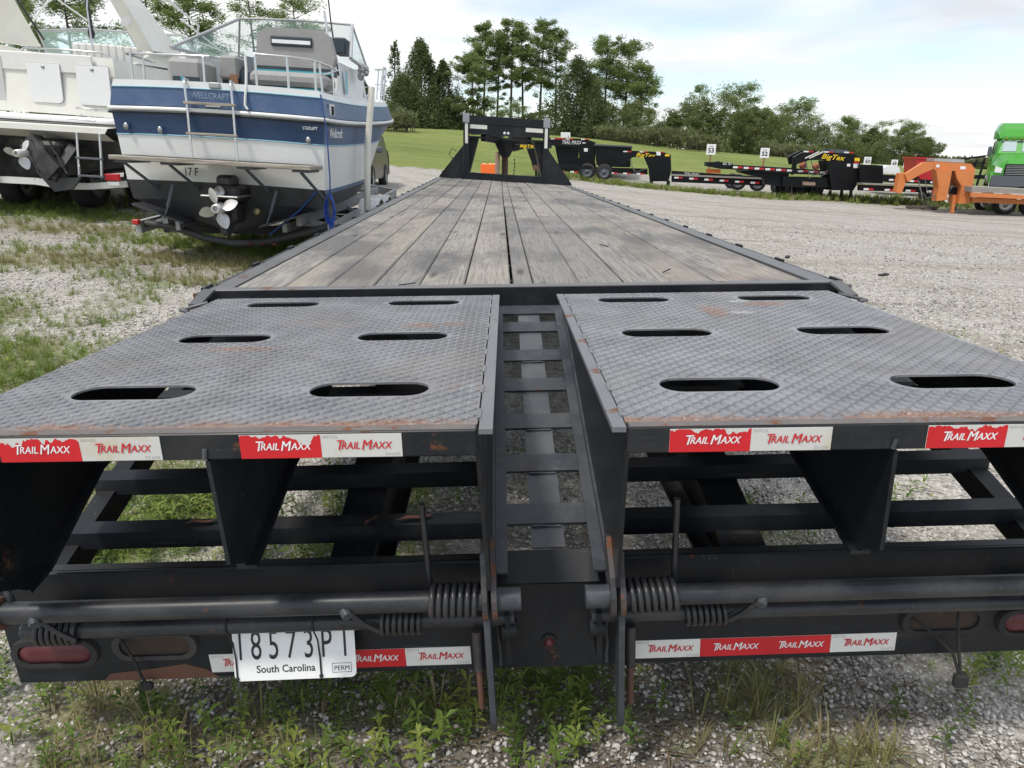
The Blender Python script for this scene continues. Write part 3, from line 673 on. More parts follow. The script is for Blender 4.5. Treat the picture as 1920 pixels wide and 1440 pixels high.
# --- deck boards
def make_deck():
    edges = [-1.163, -0.977, -0.792, -0.606, -0.421, -0.236, -0.045, 0.046, 0.236, 0.421, 0.606, 0.792, 0.977, 1.163]
    gaps = {6: 0.010}
    for i in range(13):
        xg, x1 = edges[i] + gaps.get(i, 0.003), edges[i + 1] - 0.003
        cuts = [0.062] + sorted(random.uniform(a, b) for a, b in ((3.2, 4.9), (7.0, 9.0))) + [11.58]
        for j in range(3):
            y0, y1 = cuts[j] + (0.004 if j else 0), cuts[j + 1]; x0 = xg if j == 0 else edges[i] + 0.003 + 0.002 * random.random()
            dz = random.uniform(-0.004, 0.003); tl = random.uniform(-0.002, 0.002); c = 0.005
            mb = MB(); z0 = -0.04
            prof = [(x0, z0), (x1, z0), (x1, dz + tl - c), (x1 - c, dz + tl), (x0 + c, dz - tl), (x0, dz - tl - c)]
            n = len(prof); ys = [y0, y1]
            v = [(a, y, b) for y in ys for a, b in prof]
            f = [tuple(range(n)), tuple(range(2 * n - 1, n - 1, -1))] + [(k, k + n, (k + 1) % n + n, (k + 1) % n) for k in range(n)]
            mb.add(v, f); part(mb, 'deck_plank', 'wood')
    # litter, nails and a sprig of weed on the boards
    mb = MB()
    for x, y, a in ((0.62, 0.30, 0.9), (-0.5, 0.06, 0.2), (0.52, 1.25, 2.2)):
        mb.bar((x, y, 0.006), (x + 0.07 * math.cos(a), y + 0.07 * math.sin(a), 0.012), 0.006, 0.004)
    part(mb, 'deck_litter', 'letter_black', kind='stuff')
make_deck()
def make_rails():
    mb = MB(); mb.cbox(-1.25, 1.25, 0.0, 0.058, -0.001, 0.006, 0.002); h = part(mb, 'rear_header', 'header')
    mb = MB(); mb.box(-1.25, 1.25, 0.001, 0.016, -0.105, -0.0015); mb.box(-1.25, 1.25, 0.0165, 0.05, -0.105, -0.097)
    mb.build('header_face', 'black', h, tw)
    for sg in (-1, 1):
        mb = MB(); xs = sorted((sg * 1.168, sg * 1.25))
        mb.box(xs[0], xs[1], 0.0585, 11.6, -0.008, 0.004); part(mb, 'side_rail', 'rail_grey')
        mb = MB(); xs = sorted((sg * 1.242, sg * 1.25)); mb.box(xs[0], xs[1], 0.0585, 11.6, -0.2, -0.0085); part(mb, 'side_channel', 'black')
        mb = MB(); xs = sorted((sg * 1.268, sg * 1.294)); mb.box(xs[0], xs[1], 0.0, 11.6, -0.075, -0.006); part(mb, 'rub_rail', 'black')
        y = 0.07; k = 0
        while y < 11.4:
            mb = MB(); a, b = sg * 1.2505, sg * 1.2675; x0, x1 = min(a, b), max(a, b)
            for ya in (y, y + 0.075): mb.box(x0, x1, ya, ya + 0.008, -0.095, 0.003)
            xo = sg * 1.2845; mb.box(min(xo, xo + sg * .014), max(xo, xo + sg * .014), y - .006, y + 0.089, -0.095, 0.004)
            part(mb, 'stake_pocket', 'black'); y += 0.617
        # latch bracket and hook at the rear corner
        mb = MB(); mb.bar((sg * 1.235, -0.005, 0.008), (sg * 1.255, -0.115, -0.03), 0.05, 0.010)
        mb.box(min(sg * 1.2505, sg * 1.30), max(sg * 1.2505, sg * 1.30), -0.012, -0.002, -0.10, -0.004)
        br = part(mb, 'corner_bracket', 'rail_grey')
        mb = MB(); mb.tube([(sg * 1.20, -0.12, -0.02), (sg * 1.265, -0.13, -0.035), (sg * 1.30, -0.142, -0.042)], 0.007, 8); mb.tube([(sg * 1.30, -0.142, -0.042), (sg * 1.255, -0.17, -0.042)], 0.007, 8)
        mb.build('hook', 'rail_grey', br, tw)
make_rails()
# --- ramps
YF, YR = -0.095, -1.585
def rz(y): return -0.0237 * y - 0.0128
SLOT_Y = (-1.319, -0.794, -0.237)
SLOT_X = {-1: (-0.8775, -0.3655), 1: (0.3977, 0.9085)}
def slot_pts(cx, cy, n=10, L=0.2594, W=0.104):
    r = W / 2; h = L / 2 - r * 0.9
    return [(cx + h + r * 0.9 * math.cos(t), cy + r * math.sin(t)) for t in np.linspace(-math.pi / 2, math.pi / 2, n)] + [(cx - h + r * 0.9 * math.cos(t), cy + r * math.sin(t)) for t in np.linspace(math.pi / 2, 1.5 * math.pi, n)]
def plate_with_holes(outer, holes, t):
    cu = bpy.data.curves.new('plate', 'CURVE'); cu.dimensions = '2D'; cu.fill_mode = 'BOTH'; cu.extrude = t / 2
    for poly in [outer] + holes:
        sp = cu.splines.new('POLY'); sp.points.add(len(poly) - 1); sp.use_cyclic_u = True
        for p, (x, y) in zip(sp.points, poly): p.co = (x, y, 0, 1)
    ob = bpy.data.objects.new('plate', cu); COL.objects.link(ob)
    me = bpy.data.meshes.new_from_object(ob.evaluated_get(bpy.context.evaluated_depsgraph_get()))
    V = [tuple(v.co) for v in me.vertices]; F = [tuple(p.vertices) for p in me.polygons]
    bpy.data.objects.remove(ob); bpy.data.curves.remove(cu); bpy.data.meshes.remove(me); return V, F
def sticker(mb, x0, x1, y, z0, z1, red, torn=False, mats=(0, 1)):
    """reflective strip facing -Y: slots 0 white, 1 red, 2 red letters, 3 white letters, 4 grey print"""
    mb.box(x0, x1, y - 0.0012, y, z0, z1, 0)
    yy = y - 0.0016
    if red:
        top = [(x1, z1)]
        if torn:
            rr = random.Random(int(x0 * 1000)); n = 40; pts = []; bites = [(rr.random(), rr.uniform(.02, .09), rr.uniform(.3, 1.0) * (1 if rr.random() < .6 else 1.7)) for _ in range(9)]
            for i in range(n + 1):
                u = i / n; d = min(.03, max(0.0, sum(a * math.exp(-((u - c) / w) ** 2) for c, w, a in bites) * 0.0075 + rr.uniform(-.0025, .0035)))
                pts.append((x1 + (x0 - x1) * u, z1 - d))
            top = pts
        else: top = [(x1, z1), (x0, z1)]
        poly = [(x0, z0), (x1, z0)] + top; n = len(poly)
        # fan of thin columns so that the ragged edge triangulates cleanly
        if torn:
            for i in range(len(top) - 1):
                a, b = top[i + 1], top[i]
                mb.add([(a[0], yy, z0), (b[0], yy, z0), (b[0], yy, b[1]), (a[0], yy, a[1])], [(0, 1, 2, 3)], 1)
        else: mb.add([(p[0], yy, p[1]) for p in poly], [tuple(range(n))], 1)
    h = (z1 - z0); xc = (x0 + x1) / 2; li = 3 if red else 2; zt = z0 + h * 0.36
    def tx(s, hh, x, al='LEFT', z=zt):
        for e, dx in ((0, 0.0), (1, 0.0007)): mb.text(s, hh, ((x + dx, yy - 0.0004 - 0.00025 * e - (0.0006 if len(s) == 1 else 0), z), (1, 0, 0), (0, 0, 1)), li, 0.28, al, 0.0, 0.86)
    k = (x1 - x0) / 0.147
    tx('T', h * 0.42, xc - 0.048 * k, z=zt - h * .03); tx('RAIL', h * 0.30, xc - 0.0375 * k); tx('M', h * 0.42, xc - 0.001 * k, z=zt - h * .03); tx('AXX', h * 0.30, xc + 0.0185 * k)
    if not red:
        mb.text('DOT-C2', h * 0.11, ((x0 + 0.004, yy, z1 - h * 0.17), (1, 0, 0), (0, 0, 1)), 4, 0, 'LEFT')
        mb.text('DOT-C2', h * 0.11, ((x1 - 0.004, yy, z0 + h * 0.17), (-1, 0, 0), (0, 0, -1)), 4, 0, 'LEFT')
ST = ['sticker_white', 'sticker_red', 'sticker_red', 'letter_white', 'letter_grey']
def zplane(y): return -0.09 + 0.264 * (y + 0.05)
def make_ramp(sg):
    rp = bpy.data.objects.new('ramp', None); COL.objects.link(rp); rp.parent = FT
    rp['label'] = 'left folded ramp of grey painted tread plate' if sg < 0 else 'right folded ramp of shiny worn tread plate'
    sub = lambda mb, name, mats, **k: mb.build(name, mats, rp, tw, **k)
    xi = -0.0923 if sg < 0 else 0.1265; xo = sg * 1.169; xp = xi + sg * 0.029
    holes = [slot_pts(cx, cy) for cy in SLOT_Y for cx in SLOT_X[sg]]
    a, b = min(xp, xo), max(xp, xo)
    V, F = plate_with_holes([(a, YR + 0.031), (b, YR + 0.031), (b, YF), (a, YF)], holes, 0.005)
    mb = MB(); mb.add([(x, y, z - 0.0025 + rz(y)) for x, y, z in V], F); sub(mb, 'tread_plate', 'tread')
    # raised lozenges in the usual alternating lay
    c = 0.0205; L, W, H = 0.0275, 0.0078, 0.0027
    vs = []; fs = []
    nx, ny = int((b - a) / c), int((YF - YR - 0.035) / c)
    for i in range(nx):
        for j in range(ny):
            x = a + (i + 0.5) * c; y = YR + 0.04 + (j + 0.5) * c
            if x > b - 0.012 or x < a + 0.010 or y > YF - 0.012: continue
            if any(math.hypot(max(0.0, abs(x - cx) - 0.083), y - cy) < 0.0595 for cy in SLOT_Y for cx in SLOT_X[sg]): continue
            an = 0.72 if (i + j) % 2 else -0.72
            d = (math.cos(an), math.sin(an)); e = (-d[1], d[0]); z = rz(y) + 0.0001
            o = len(vs)
            for u, w, hh in ((-.5, 0, 0), (0, -.5, 0), (.5, 0, 0), (0, .5, 0), (-.26, 0, 1), (.26, 0, 1)):
                vs.append((x + d[0] * u * L + e[0] * w * W, y + d[1] * u * L + e[1] * w * W, z + hh * H))
            fs += [(o, o + 1, o + 4), (o + 1, o + 5, o + 4), (o + 1, o + 2, o + 5), (o + 2, o + 3, o + 5), (o + 3, o + 4, o + 5), (o + 3, o, o + 4)]
    mb = MB(); mb.add(vs, fs); sub(mb, 'tread_pattern', 'tread_worn', kind='stuff')
    # lip along the inner edge, rear channel, stitch welds
    mb = MB(); x0, x1 = min(xi, xp - sg * 0.0035), max(xi, xp - sg * 0.0035)
    v = [(x, y, rz(y) + z) for y in (YR, YF) for x, z in ((x0, -0.009), (x1, -0.009), (x1, 0.001), (x0, 0.001))]
    mb.add(v, [(0, 1, 2, 3), (7, 6, 5, 4), (0, 4, 5, 1), (1, 5, 6, 2), (2, 6, 7, 3), (3, 7, 4, 0)])
    for k in range(9):
        y = YR + 0.06 + k * 0.165; mb.bar((xp - sg * 0.002, y, rz(y) - 0.001), (xp - sg * 0.002, y + 0.05, rz(y) - 0.001), 0.007, 0.008)
    sub(mb, 'inner_lip', 'lip')
    mb = MB(); zt = rz(YR); x0, x1 = min(xp, xo), max(xp, xo)
    mb.cbox(x0, x1, YR, YR + 0.0265, zt - 0.052, zt + 0.0005, 0.003, 0)
    u = 0.05
    while u < 1.02:
        w0 = xp + sg * u; w1 = xp + sg * (u + 0.085)
        mb.box(min(w0, w1), max(w0, w1), YR + 0.0262, YR + 0.0312, zt - 0.02, zt - 0.0005, 0); u += 0.225
    rc = sub(mb, 'rear_channel', ['ramp_channel'])
    mb = MB(); mb.box(x0 + .003, x1 - .003, YR + .002, YR + .0255, zt + .0006, zt + .0014); sub(mb, 'worn_edge_strip', 'edge_rust')
    for xs, red in (((-0.995, -0.847), 1), ((-0.847, -0.70), 0), ((-0.555, -0.407), 1), ((-0.407, -0.259), 0)) if sg < 0 else (((0.232, 0.381), 1), ((0.381, 0.530), 0), ((0.706, 0.852), 1), ((0.852, 1.0), 0)):
        mb = MB(); sticker(mb, xs[0], xs[1], YR - 0.0004, zt - 0.0495, zt - 0.004, red, bool(red)); sub(mb, 'reflector_sticker', ST, label='torn red reflector sticker' if red else 'white reflector sticker')
    # longitudinal plates: wedge between the level top and the sloping dovetail
    for nm, aa, th in (('side_plate', 0.140, 0.008), ('ramp_rib', 0.635, 0.008), ('outer_plate', 1.158, 0.008)):
        x = CX + sg * aa; top = 0.009
        if nm == 'side_plate': poly = [(YR + 0.002, rz(YR) - top), (YF, rz(YF) - top), (YF, -0.085), (-1.30, zplane(-1.30) + 0.012), (-1.41, -0.42), (-1.46, -0.40)]
        elif nm == 'outer_plate': poly = [(YR + 0.027, rz(YR) - top), (YF, rz(YF) - top), (YF, -0.085), (-0.75, -0.185), (-1.10, -0.240), (-1.37, -0.362), (-1.45, -0.372), (YR + 0.002, -0.30), (YR - 0.004, rz(YR) - 0.0535), (YR + 0.027, rz(YR) - 0.0535)]
        else: poly = [(YR + 0.027, rz(YR) - top), (YF, rz(YF) - top), (YF, -0.085), (-0.75, -0.180), (-1.16, -0.208), (-1.50, -0.292), (YR + 0.002, -0.245), (YR - 0.004, rz(YR) - 0.0535), (YR + 0.027, rz(YR) - 0.0535)]
        mb = MB(); mb.prism(poly, 'x', x - th / 2, x + th / 2); sub(mb, nm, 'black' if nm != 'outer_plate' else 'black_dark')
        mb = MB(); o = sg * 0.018 if nm != 'side_plate' else -sg * 0.022
        if nm == 'side_plate':
            mb.bar((x + o, -1.36, zplane(-1.36) + 0.014), (x + o, YF - 0.02, -0.082), 0.036, 0.007)
            mb.bar((x - sg * 0.008, -1.36, zplane(-1.36) + 0.03), (x - sg * 0.008, YF - 0.02, -0.066), 0.007, 0.03)
        else:
            if nm == 'outer_plate': mb.bar((x, -1.45, -0.379), (x, -1.37, -0.369), 0.042, 0.010); mb.bar((x, -1.369, -0.368), (x, -1.10, -0.247), 0.042, 0.010); mb.bar((x, -1.098, -0.247), (x, -0.752, -0.192), 0.042, 0.010)
            else: mb.bar((x, -1.505, -0.299), (x, -1.16, -0.215), 0.042, 0.010); mb.bar((x, -1.158, -0.215), (x, -0.752, -0.187), 0.042, 0.010)
        sub(mb, 'bottom_angle', 'black_worn' if nm == 'side_plate' else 'black')
    # stand that props the ramp, with its pin
    X = lambda q: CX + sg * q
    mb = MB()
    mb.prism([(-1.375, -0.36), (-1.43, -0.33), (-1.448, -0.50), (-1.44, -0.78), (-1.425, -0.815), (-1.395, -0.80), (-1.385, -0.52)], 'x', min(X(0.144), X(0.158)), max(X(0.144), X(0.158)))
    sub(mb, 'ramp_stand', 'black_worn')
    mb = MB(); mb.tube([(X(0.178), -1.40, -0.545), (X(0.178), -1.40, -0.655)], 0.0125, 10); sub(mb, 'pin_sleeve', 'black_rust')
    mb = MB(); mb.tube([(X(0.178), -1.40, -0.63), (X(0.178), -1.40, -0.765)], 0.0085, 10); sub(mb, 'pin', 'rust')
M['edge_rust'] = painted('rusty_edge', (0.105, 0.095, 0.092), 0.55, 0.6, (0.20, 0.165, 0.145), 0.45, 7)
M['ramp_channel'] = painted('ramp_channel_paint', (0.010, 0.0125, 0.016), 0.4, 0.2, (0.12, 0.11, 0.10), 0.36, 6.0, spec=0.3, chips=0.4)
for sg in (-1, 1): make_ramp(sg)
# --- dovetail under the ramps
M['strap_sky_sheen'] = painted('strap_sheen_paint', (0.060, 0.066, 0.076), 0.38, 0.5, (0.19, 0.195, 0.2), 0.12, 6, spec=0.5)  # worn grey, lightened further to stand in for sky reflected on the strap
def make_dovetail():
    X = lambda sg, q: CX + sg * q
    for y in (-0.03, -0.17, -0.375, -0.56, -0.76, -0.955, -1.155):
        w = 0.037; z = zplane(y)
        mb = MB(); mb.bar((CX - 0.139, y, z), (CX + 0.139, y, z), 2 * w, 0.008, (0, -0.264, 1)); part(mb, 'cross_strip', 'black_worn')
        w = 0.021
        for sg in (-1, 1):
            x0, x1 = sorted((X(sg, 0.1505), X(sg, 1.255)))
            mb = MB(); mb.prism([(y - w, zplane(y - w) - 0.048), (y - w, zplane(y - w) - 0.004), (y + w, zplane(y + w) - 0.004), (y + w, zplane(y + w) - 0.011), (y - w + 0.008, zplane(y - w + .008) - 0.012), (y - w + 0.008, zplane(y - w) - 0.048)], 'x', x0, x1)
            mb.box(x0, x1, y - w + 0.0085, y - w + 0.03, zplane(y - w) - 0.054, zplane(y - w) - 0.0481)
            part(mb, 'cross_channel', 'black')
    mb = MB(); mb.bar((CX, -1.262, zplane(-1.262) - 0.0065), (CX, 0.0, zplane(0) - 0.0065), 0.082, 0.004); part(mb, 'centre_strap', 'strap_sky_sheen')
    for sg in (-1, 1):
        x = X(sg, 0.49)
        mb = MB(); poly = [(-1.235, -0.46), (-1.235, -0.60), (0.0, -0.56), (11.5, -0.52), (11.5, -0.14), (0.0, -0.14)]
        mb.prism(poly, 'x', x - 0.006, x + 0.006)
        mb.bar((x, -1.235, -0.606), (x, 11.5, -0.53), 0.11, 0.011); mb.bar((x, -1.235, -0.452), (x, -0.02, -0.135), 0.11, 0.010)
        part(mb, 'frame_beam', 'black_dark')
        x = X(sg, 1.225); mb = MB(); mb.bar((x, -1.235, -0.475), (x, -0.01, -0.150), 0.05, 0.07); part(mb, 'side_beam', 'black_dark')
    for k in range(24):
        y = 0.4 + k * 0.46; mb = MB(); mb.box(-1.24, 1.24, y, y + 0.06, -0.12, -0.045); part(mb, 'deck_crossmember', 'black_dark')
    # wheels under the deck
    for y in (4.3, 5.4):
        for sg in (-1, 1):
            for q in (0.72, 1.02):
                mb = MB(); x = sg * q; mb.lathe([(x - .12, .2), (x - .13, .34), (x - .09, .385), (x + .09, .385), (x + .13, .34), (x + .12, .2)], (0, y, -0.58), 'x', 28); w = part(mb, 'wheel', 'rubber')
        mb = MB(); mb.tube([(-1.0, y, -0.58), (1.0, y, -0.58)], 0.06, 12); part(mb, 'axle', 'black_dark')
make_dovetail()
def make_bumper():
    mb = MB(); mb.cbox(-1.31, CX - .132, -1.33, -1.318, -0.712, -0.408, 0.003); mb.cbox(CX + .132, 1.31, -1.33, -1.318, -0.712, -0.408, 0.003); mb.box(CX - .132, CX + .132, -1.3295, -1.318, -0.7115, -0.474)
    for a, b in ((-1.31, CX - .132), (CX + .132, 1.31)): mb.box(a, b, -1.3175, -1.292, -0.418, -0.4085)
    mb.box(-1.31, 1.31, -1.3175, -1.25, -0.712, -0.702); mb.bar((CX, -1.332, -.470), (CX, -1.270, -.418), .262, .008)
    bp = part(mb, 'rear_bumper', 'black')
    sub = lambda m, n, mat, **k: m.build(n, mat, bp, tw, **k)
    for x0 in (-0.828, 0.218):
        for k in range(4):
            mb = MB(); sticker(mb, x0 + k * 0.1605, x0 + (k + 1) * 0.1605, -1.3302, -0.695, -0.643, k in (1, 2)); sub(mb, 'reflector_sticker', ST, label='red reflector sticker' if k in (1, 2) else 'white reflector sticker')
    def oval(cx, cz, L, H, n=12):
        r = H / 2; h = L / 2 - r
        return [(cx + h + r * math.cos(t), cz + r * math.sin(t)) for t in np.linspace(-math.pi / 2, math.pi / 2, n)] + [(cx - h + r * math.cos(t), cz + r * math.sin(t)) for t in np.linspace(math.pi / 2, 1.5 * math.pi, n)]
    for sg in (-1, 1):
        cx = -1.198 if sg < 0 else 1.205; cz = -0.622
        o, i = oval(cx, cz, .215, .082), oval(cx, cz, .178, .056); n = len(o)
        mb = MB(); ring = [(p, -1.3305) for p in o]
        mb.loft([[(p[0], -1.3303, p[1]) for p in o], [(p[0], -1.340, p[1]) for p in oval(cx, cz, .210, .077)], [(p[0], -1.340, p[1]) for p in i], [(p[0], -1.332, p[1]) for p in i]], 0, False, True)
        lg = sub(mb, 'light_grommet', 'rubber')
        mb = MB(); mb.loft([[(p[0], -1.3315, p[1]) for p in i], [(p[0], -1.3375, p[1]) for p in oval(cx, cz, .168, .047)], [(p[0], -1.3395, p[1]) for p in oval(cx, cz, .120, .018)]], 0, True, True); mb.add([(p[0], -1.3395, p[1]) for p in oval(cx, cz, .120, .018)], [tuple(range(n))])
        sub(mb, 'tail_light', 'red_lens')
        cx = -0.952 if sg < 0 else 0.968; o, i = oval(cx, cz + .012, .212, .082), oval(cx, cz + .012, .172, .054)
        mb = MB(); mb.loft([[(p[0], -1.3303, p[1]) for p in o], [(p[0], -1.339, p[1]) for p in oval(cx, cz + .012, .206, .076)], [(p[0], -1.338, p[1]) for p in i], [(p[0], -1.331, p[1]) for p in i]], 0, False, True)
        sub(mb, 'empty_light_grommet', 'black_rust' if sg < 0 else 'rubber')
        mb = MB(); mb.add([(p[0], -1.3308, p[1]) for p in i], [tuple(range(n))]); sub(mb, 'light_opening', 'rust_dark')
    mb = MB(); mb.lathe([(-1.3303, .019), (-1.336, .019), (-1.336, .013)], (0.008, 0, -0.635), 'y', 20); sub(mb, 'marker_ring', 'rubber')
    mb = MB(); mb.lathe([(-1.333, .013), (-1.341, .011), (-1.346, .006), (-1.347, .0005)], (0.008, 0, -0.635), 'y', 20); sub(mb, 'marker_light', 'red_lens')
    # rusted lower corners
    mb = MB()
    for xs in ((-1.10, -0.842),):
        mb.add([(xs[0], -1.3306, -0.711), (xs[1] + .03, -1.3306, -0.711), (xs[1], -1.3306, -0.685), (xs[1] - .05, -1.3306, -0.668), (xs[1] - .12, -1.3306, -0.678), (xs[0] + .02, -1.3306, -0.69)], [(0, 1, 2, 3, 4, 5)])
    sub(mb, 'rust_patch', 'rust')
    # loose wires with a plug
    for sg in (-1, 1):
        mb = MB()
        if sg < 0:
            p = [(-1.03, -1.335, -0.585), (-1.01, -1.352, -0.60), (-0.995, -1.356, -0.64), (-0.99, -1.354, -0.68), (-0.985, -1.352, -0.70)]
            mb.tube(p, 0.0036, 8); mb.cbox(-1.0, -0.968, -1.36, -1.345, -0.722, -0.70, 0.004)
        else:
            mb.tube([(0.89, -1.335, -0.60), (0.93, -1.36, -0.625), (0.98, -1.37, -0.68), (1.0, -1.372, -0.735)], 0.0036, 8)
            mb.tube([(1.0, -1.335, -0.575), (0.985, -1.36, -0.60), (0.99, -1.37, -0.66), (1.005, -1.372, -0.74)], 0.0036, 8); mb.cbox(0.988, 1.022, -1.385, -1.366, -0.772, -0.735, 0.004)
        part(mb, 'loose_wire', 'rubber')
M['rust_dark'] = painted('rust_dark', (0.035, 0.025, 0.02), 0.8, 0.5, (0.09, 0.06, 0.04), 0.3, 12)
make_bumper()
def make_springs():
    def coil(x0, x1, y, z, Rr, r, turns):
        n = turns * 14; return [(x0 + (x1 - x0) * i / n, y + Rr * math.cos(2 * math.pi * i * turns / n), z + Rr * math.sin(2 * math.pi * i * turns / n)) for i in range(n + 1)]
    for sg in (-1, 1):
        X = lambda q: CX + sg * q
        yu, zu, yl, zl = -1.425, -0.446, -1.374, -0.529
        mb = MB(); mb.tube([(X(0.16), yu, zu), (X(1.235), yu, zu)], 0.0240, 20); part(mb, 'upper_torsion_pipe', 'tube_worn')
        mb = MB(); mb.tube([(X(0.072), yu, zu), (X(0.130), yu, zu)], 0.0262, 20); part(mb, 'hinge_sleeve', 'black_worn')
        mb = MB(); mb.tube([(X(0.09), yl, zl), (X(1.24), yl, zl)], 0.0205, 18); part(mb, 'lower_torsion_pipe', 'tube_worn')
        mb = MB(); mb.tube(coil(X(0.168), X(0.278), yu, zu, 0.0335, 0, 7), 0.0068, 8)
        mb.tube([(X(0.278), yu + .0335, zu), (X(0.279), yu + .036, zu + .07), (X(0.279), yu + .03, zu + 0.225)], 0.0072, 8)
        part(mb, 'upper_spring', 'spring')
        for a, b in ((0.305, 0.405), (1.105, 1.205)):
            mb = MB(); mb.tube(coil(X(a), X(b), yl, zl, 0.029, 0, 7), 0.006, 8); e = b if a < 1 else a
            e2 = e + (0.055 if a < 1 else 0.045)
            if a > 1: e, e2 = 1.105, 1.150
            mb.tube([(X(e), yl - .0315, zl - .006), (X(e + (e2 - e) * .5), yl - .045, zl + .025), (X(e2), yu - .012, zu - .012)], 0.0068, 8); part(mb, 'lower_spring', 'spring')
            mb = MB(); mb.tube([(X(e2 - .004), yu - .03, zu - .014), (X(e2 + .01), yu - .01, zu - .004)], 0.0125, 6); part(mb, 'spring_stop', 'black_worn')
        mb = MB(); mb.tube([(X(1.225), yu + .02, zu + .0), (X(1.222), yu + .02, zu + 0.20)], 0.0085, 8); part(mb, 'spring_rod', 'black_worn')
        for q in (1.232,):
            mb = MB(); mb.lathe([(X(q), .018), (X(q), .036), (X(q) + sg * .02, .036), (X(q) + sg * .02, .018)], (0, yu, zu), 'x', 18); part(mb, 'end_collar', 'rust')
        # hinge lugs: rounded plates round the pipe
        for q, mat in ((0.131, 'rust_black'), (0.152, 'black_rust')):
            mb = MB(); x0, x1 = sorted((X(q - .006), X(q + .006))); pts = [(yu + 0.043 * math.cos(t), zu + 0.046 * math.sin(t)) for t in np.linspace(-math.pi, 0, 14)] + [(yu + 0.043, zu + .03), (yu + .075, zu + .115), (yu + .045, zu + .125), (yu - .02, zu + .06), (yu - .041, zu + .02)]
            mb.prism(pts, 'x', x0, x1); part(mb, 'hinge_lug', mat)
        mb = MB(); x0, x1 = sorted((X(0.10), X(0.112))); mb.box(x0, x1, -1.40, -1.331, -0.64, -0.51); mb.tube([(X(.085), -1.38, -.56), (X(.12), -1.38, -.56)], .024, 14); part(mb, 'lower_lug', 'black')
M['rust_black'] = painted('lug_paint', (0.03, 0.03, 0.033), 0.45, 0.35, (0.16, 0.12, 0.1), 0.55, 9)
make_springs()
def make_plate():
    y = -1.350; ca, sa = math.cos(R(-1.0)), math.sin(R(-1.0)); cx, cz = -0.603, -0.614
    up = Vector((0, 0.25, 0.968)).normalized(); o = Vector((cx, -1.3665, -0.606))
    rt = Vector((ca, 0, -sa * 0.6)); nrm = rt.cross(up)
    W, H, r = 0.1460, 0.0745, 0.014
    pts = []
    for qx, qz, a0 in ((W - r, H - r, 0), (-W + r, H - r, 90), (-W + r, -H + r, 180), (W - r, -H + r, 270)):
        pts += [(qx + r * math.cos(R(a0 + k * 22.5)), qz + r * math.sin(R(a0 + k * 22.5))) for k in range(5)]
    mb = MB(); n = len(pts)
    fr = [o + rt * a + up * b + nrm * 0.0008 for a, b in pts]; bk = [o + rt * a + up * b - nrm * 0.0008 for a, b in pts]
    mb.add(fr + bk, [tuple(range(n)), tuple(range(2 * n - 1, n - 1, -1))] + [(i, i + n, (i + 1) % n + n, (i + 1) % n) for i in range(n)])
    lp = part(mb, 'licence_plate', 'plate_white')
    P = lambda a, b: o + rt * a + up * b + nrm * 0.0016
    mb = MB()
    for ch, a in zip('18573P1', (-0.128, -0.090, -0.048, -0.006, 0.036, 0.078, 0.122)):
        mb.text(ch, 0.070, (P(a, -0.022), rt, up), 0, 0, 'CENTER', 0.0, 0.56)
    mb.text('South Carolina', 0.0175, (P(-0.022, -0.055), rt, up), 0, 0, 'CENTER', 0.012, 0.92)
    mb.text('PERM', 0.0115, (P(0.112, -0.0565), rt, up), 0, 0, 'CENTER', 0.0, 0.95)
    for a0, a1, b0, b1 in ((0.089, 0.135, -0.0615, -0.0605), (0.089, 0.135, -0.0395, -0.0385), (0.089, 0.090, -0.0605, -0.0395), (0.134, 0.135, -0.0605, -0.0395)):
        mb.add([P(a0, b0), P(a1, b0), P(a1, b1), P(a0, b1)], [(0, 1, 2, 3)])
    mb.build('plate_lettering', 'letter_black', lp, tw)
    for q in (-0.139, 0.062):
        mb = MB(); a = o + rt * q
        p = [a + up * -0.066 + nrm * 0.003, a + up * -0.02 + nrm * 0.004, a + up * 0.025 + nrm * 0.014, Vector((a.x, -1.398, -0.529)), Vector((a.x, -1.390, -0.508)), Vector((a.x, -1.372, -0.505)), Vector((a.x, -1.350, -0.53))]
        mb.tube(p, 0.0022, 6); b = a + up * -0.068 + nrm * 0.003; mb.ball(b, 0.005, 0, (1, 1, 1), 6); part(mb, 'zip_tie', 'rubber')
make_plate()
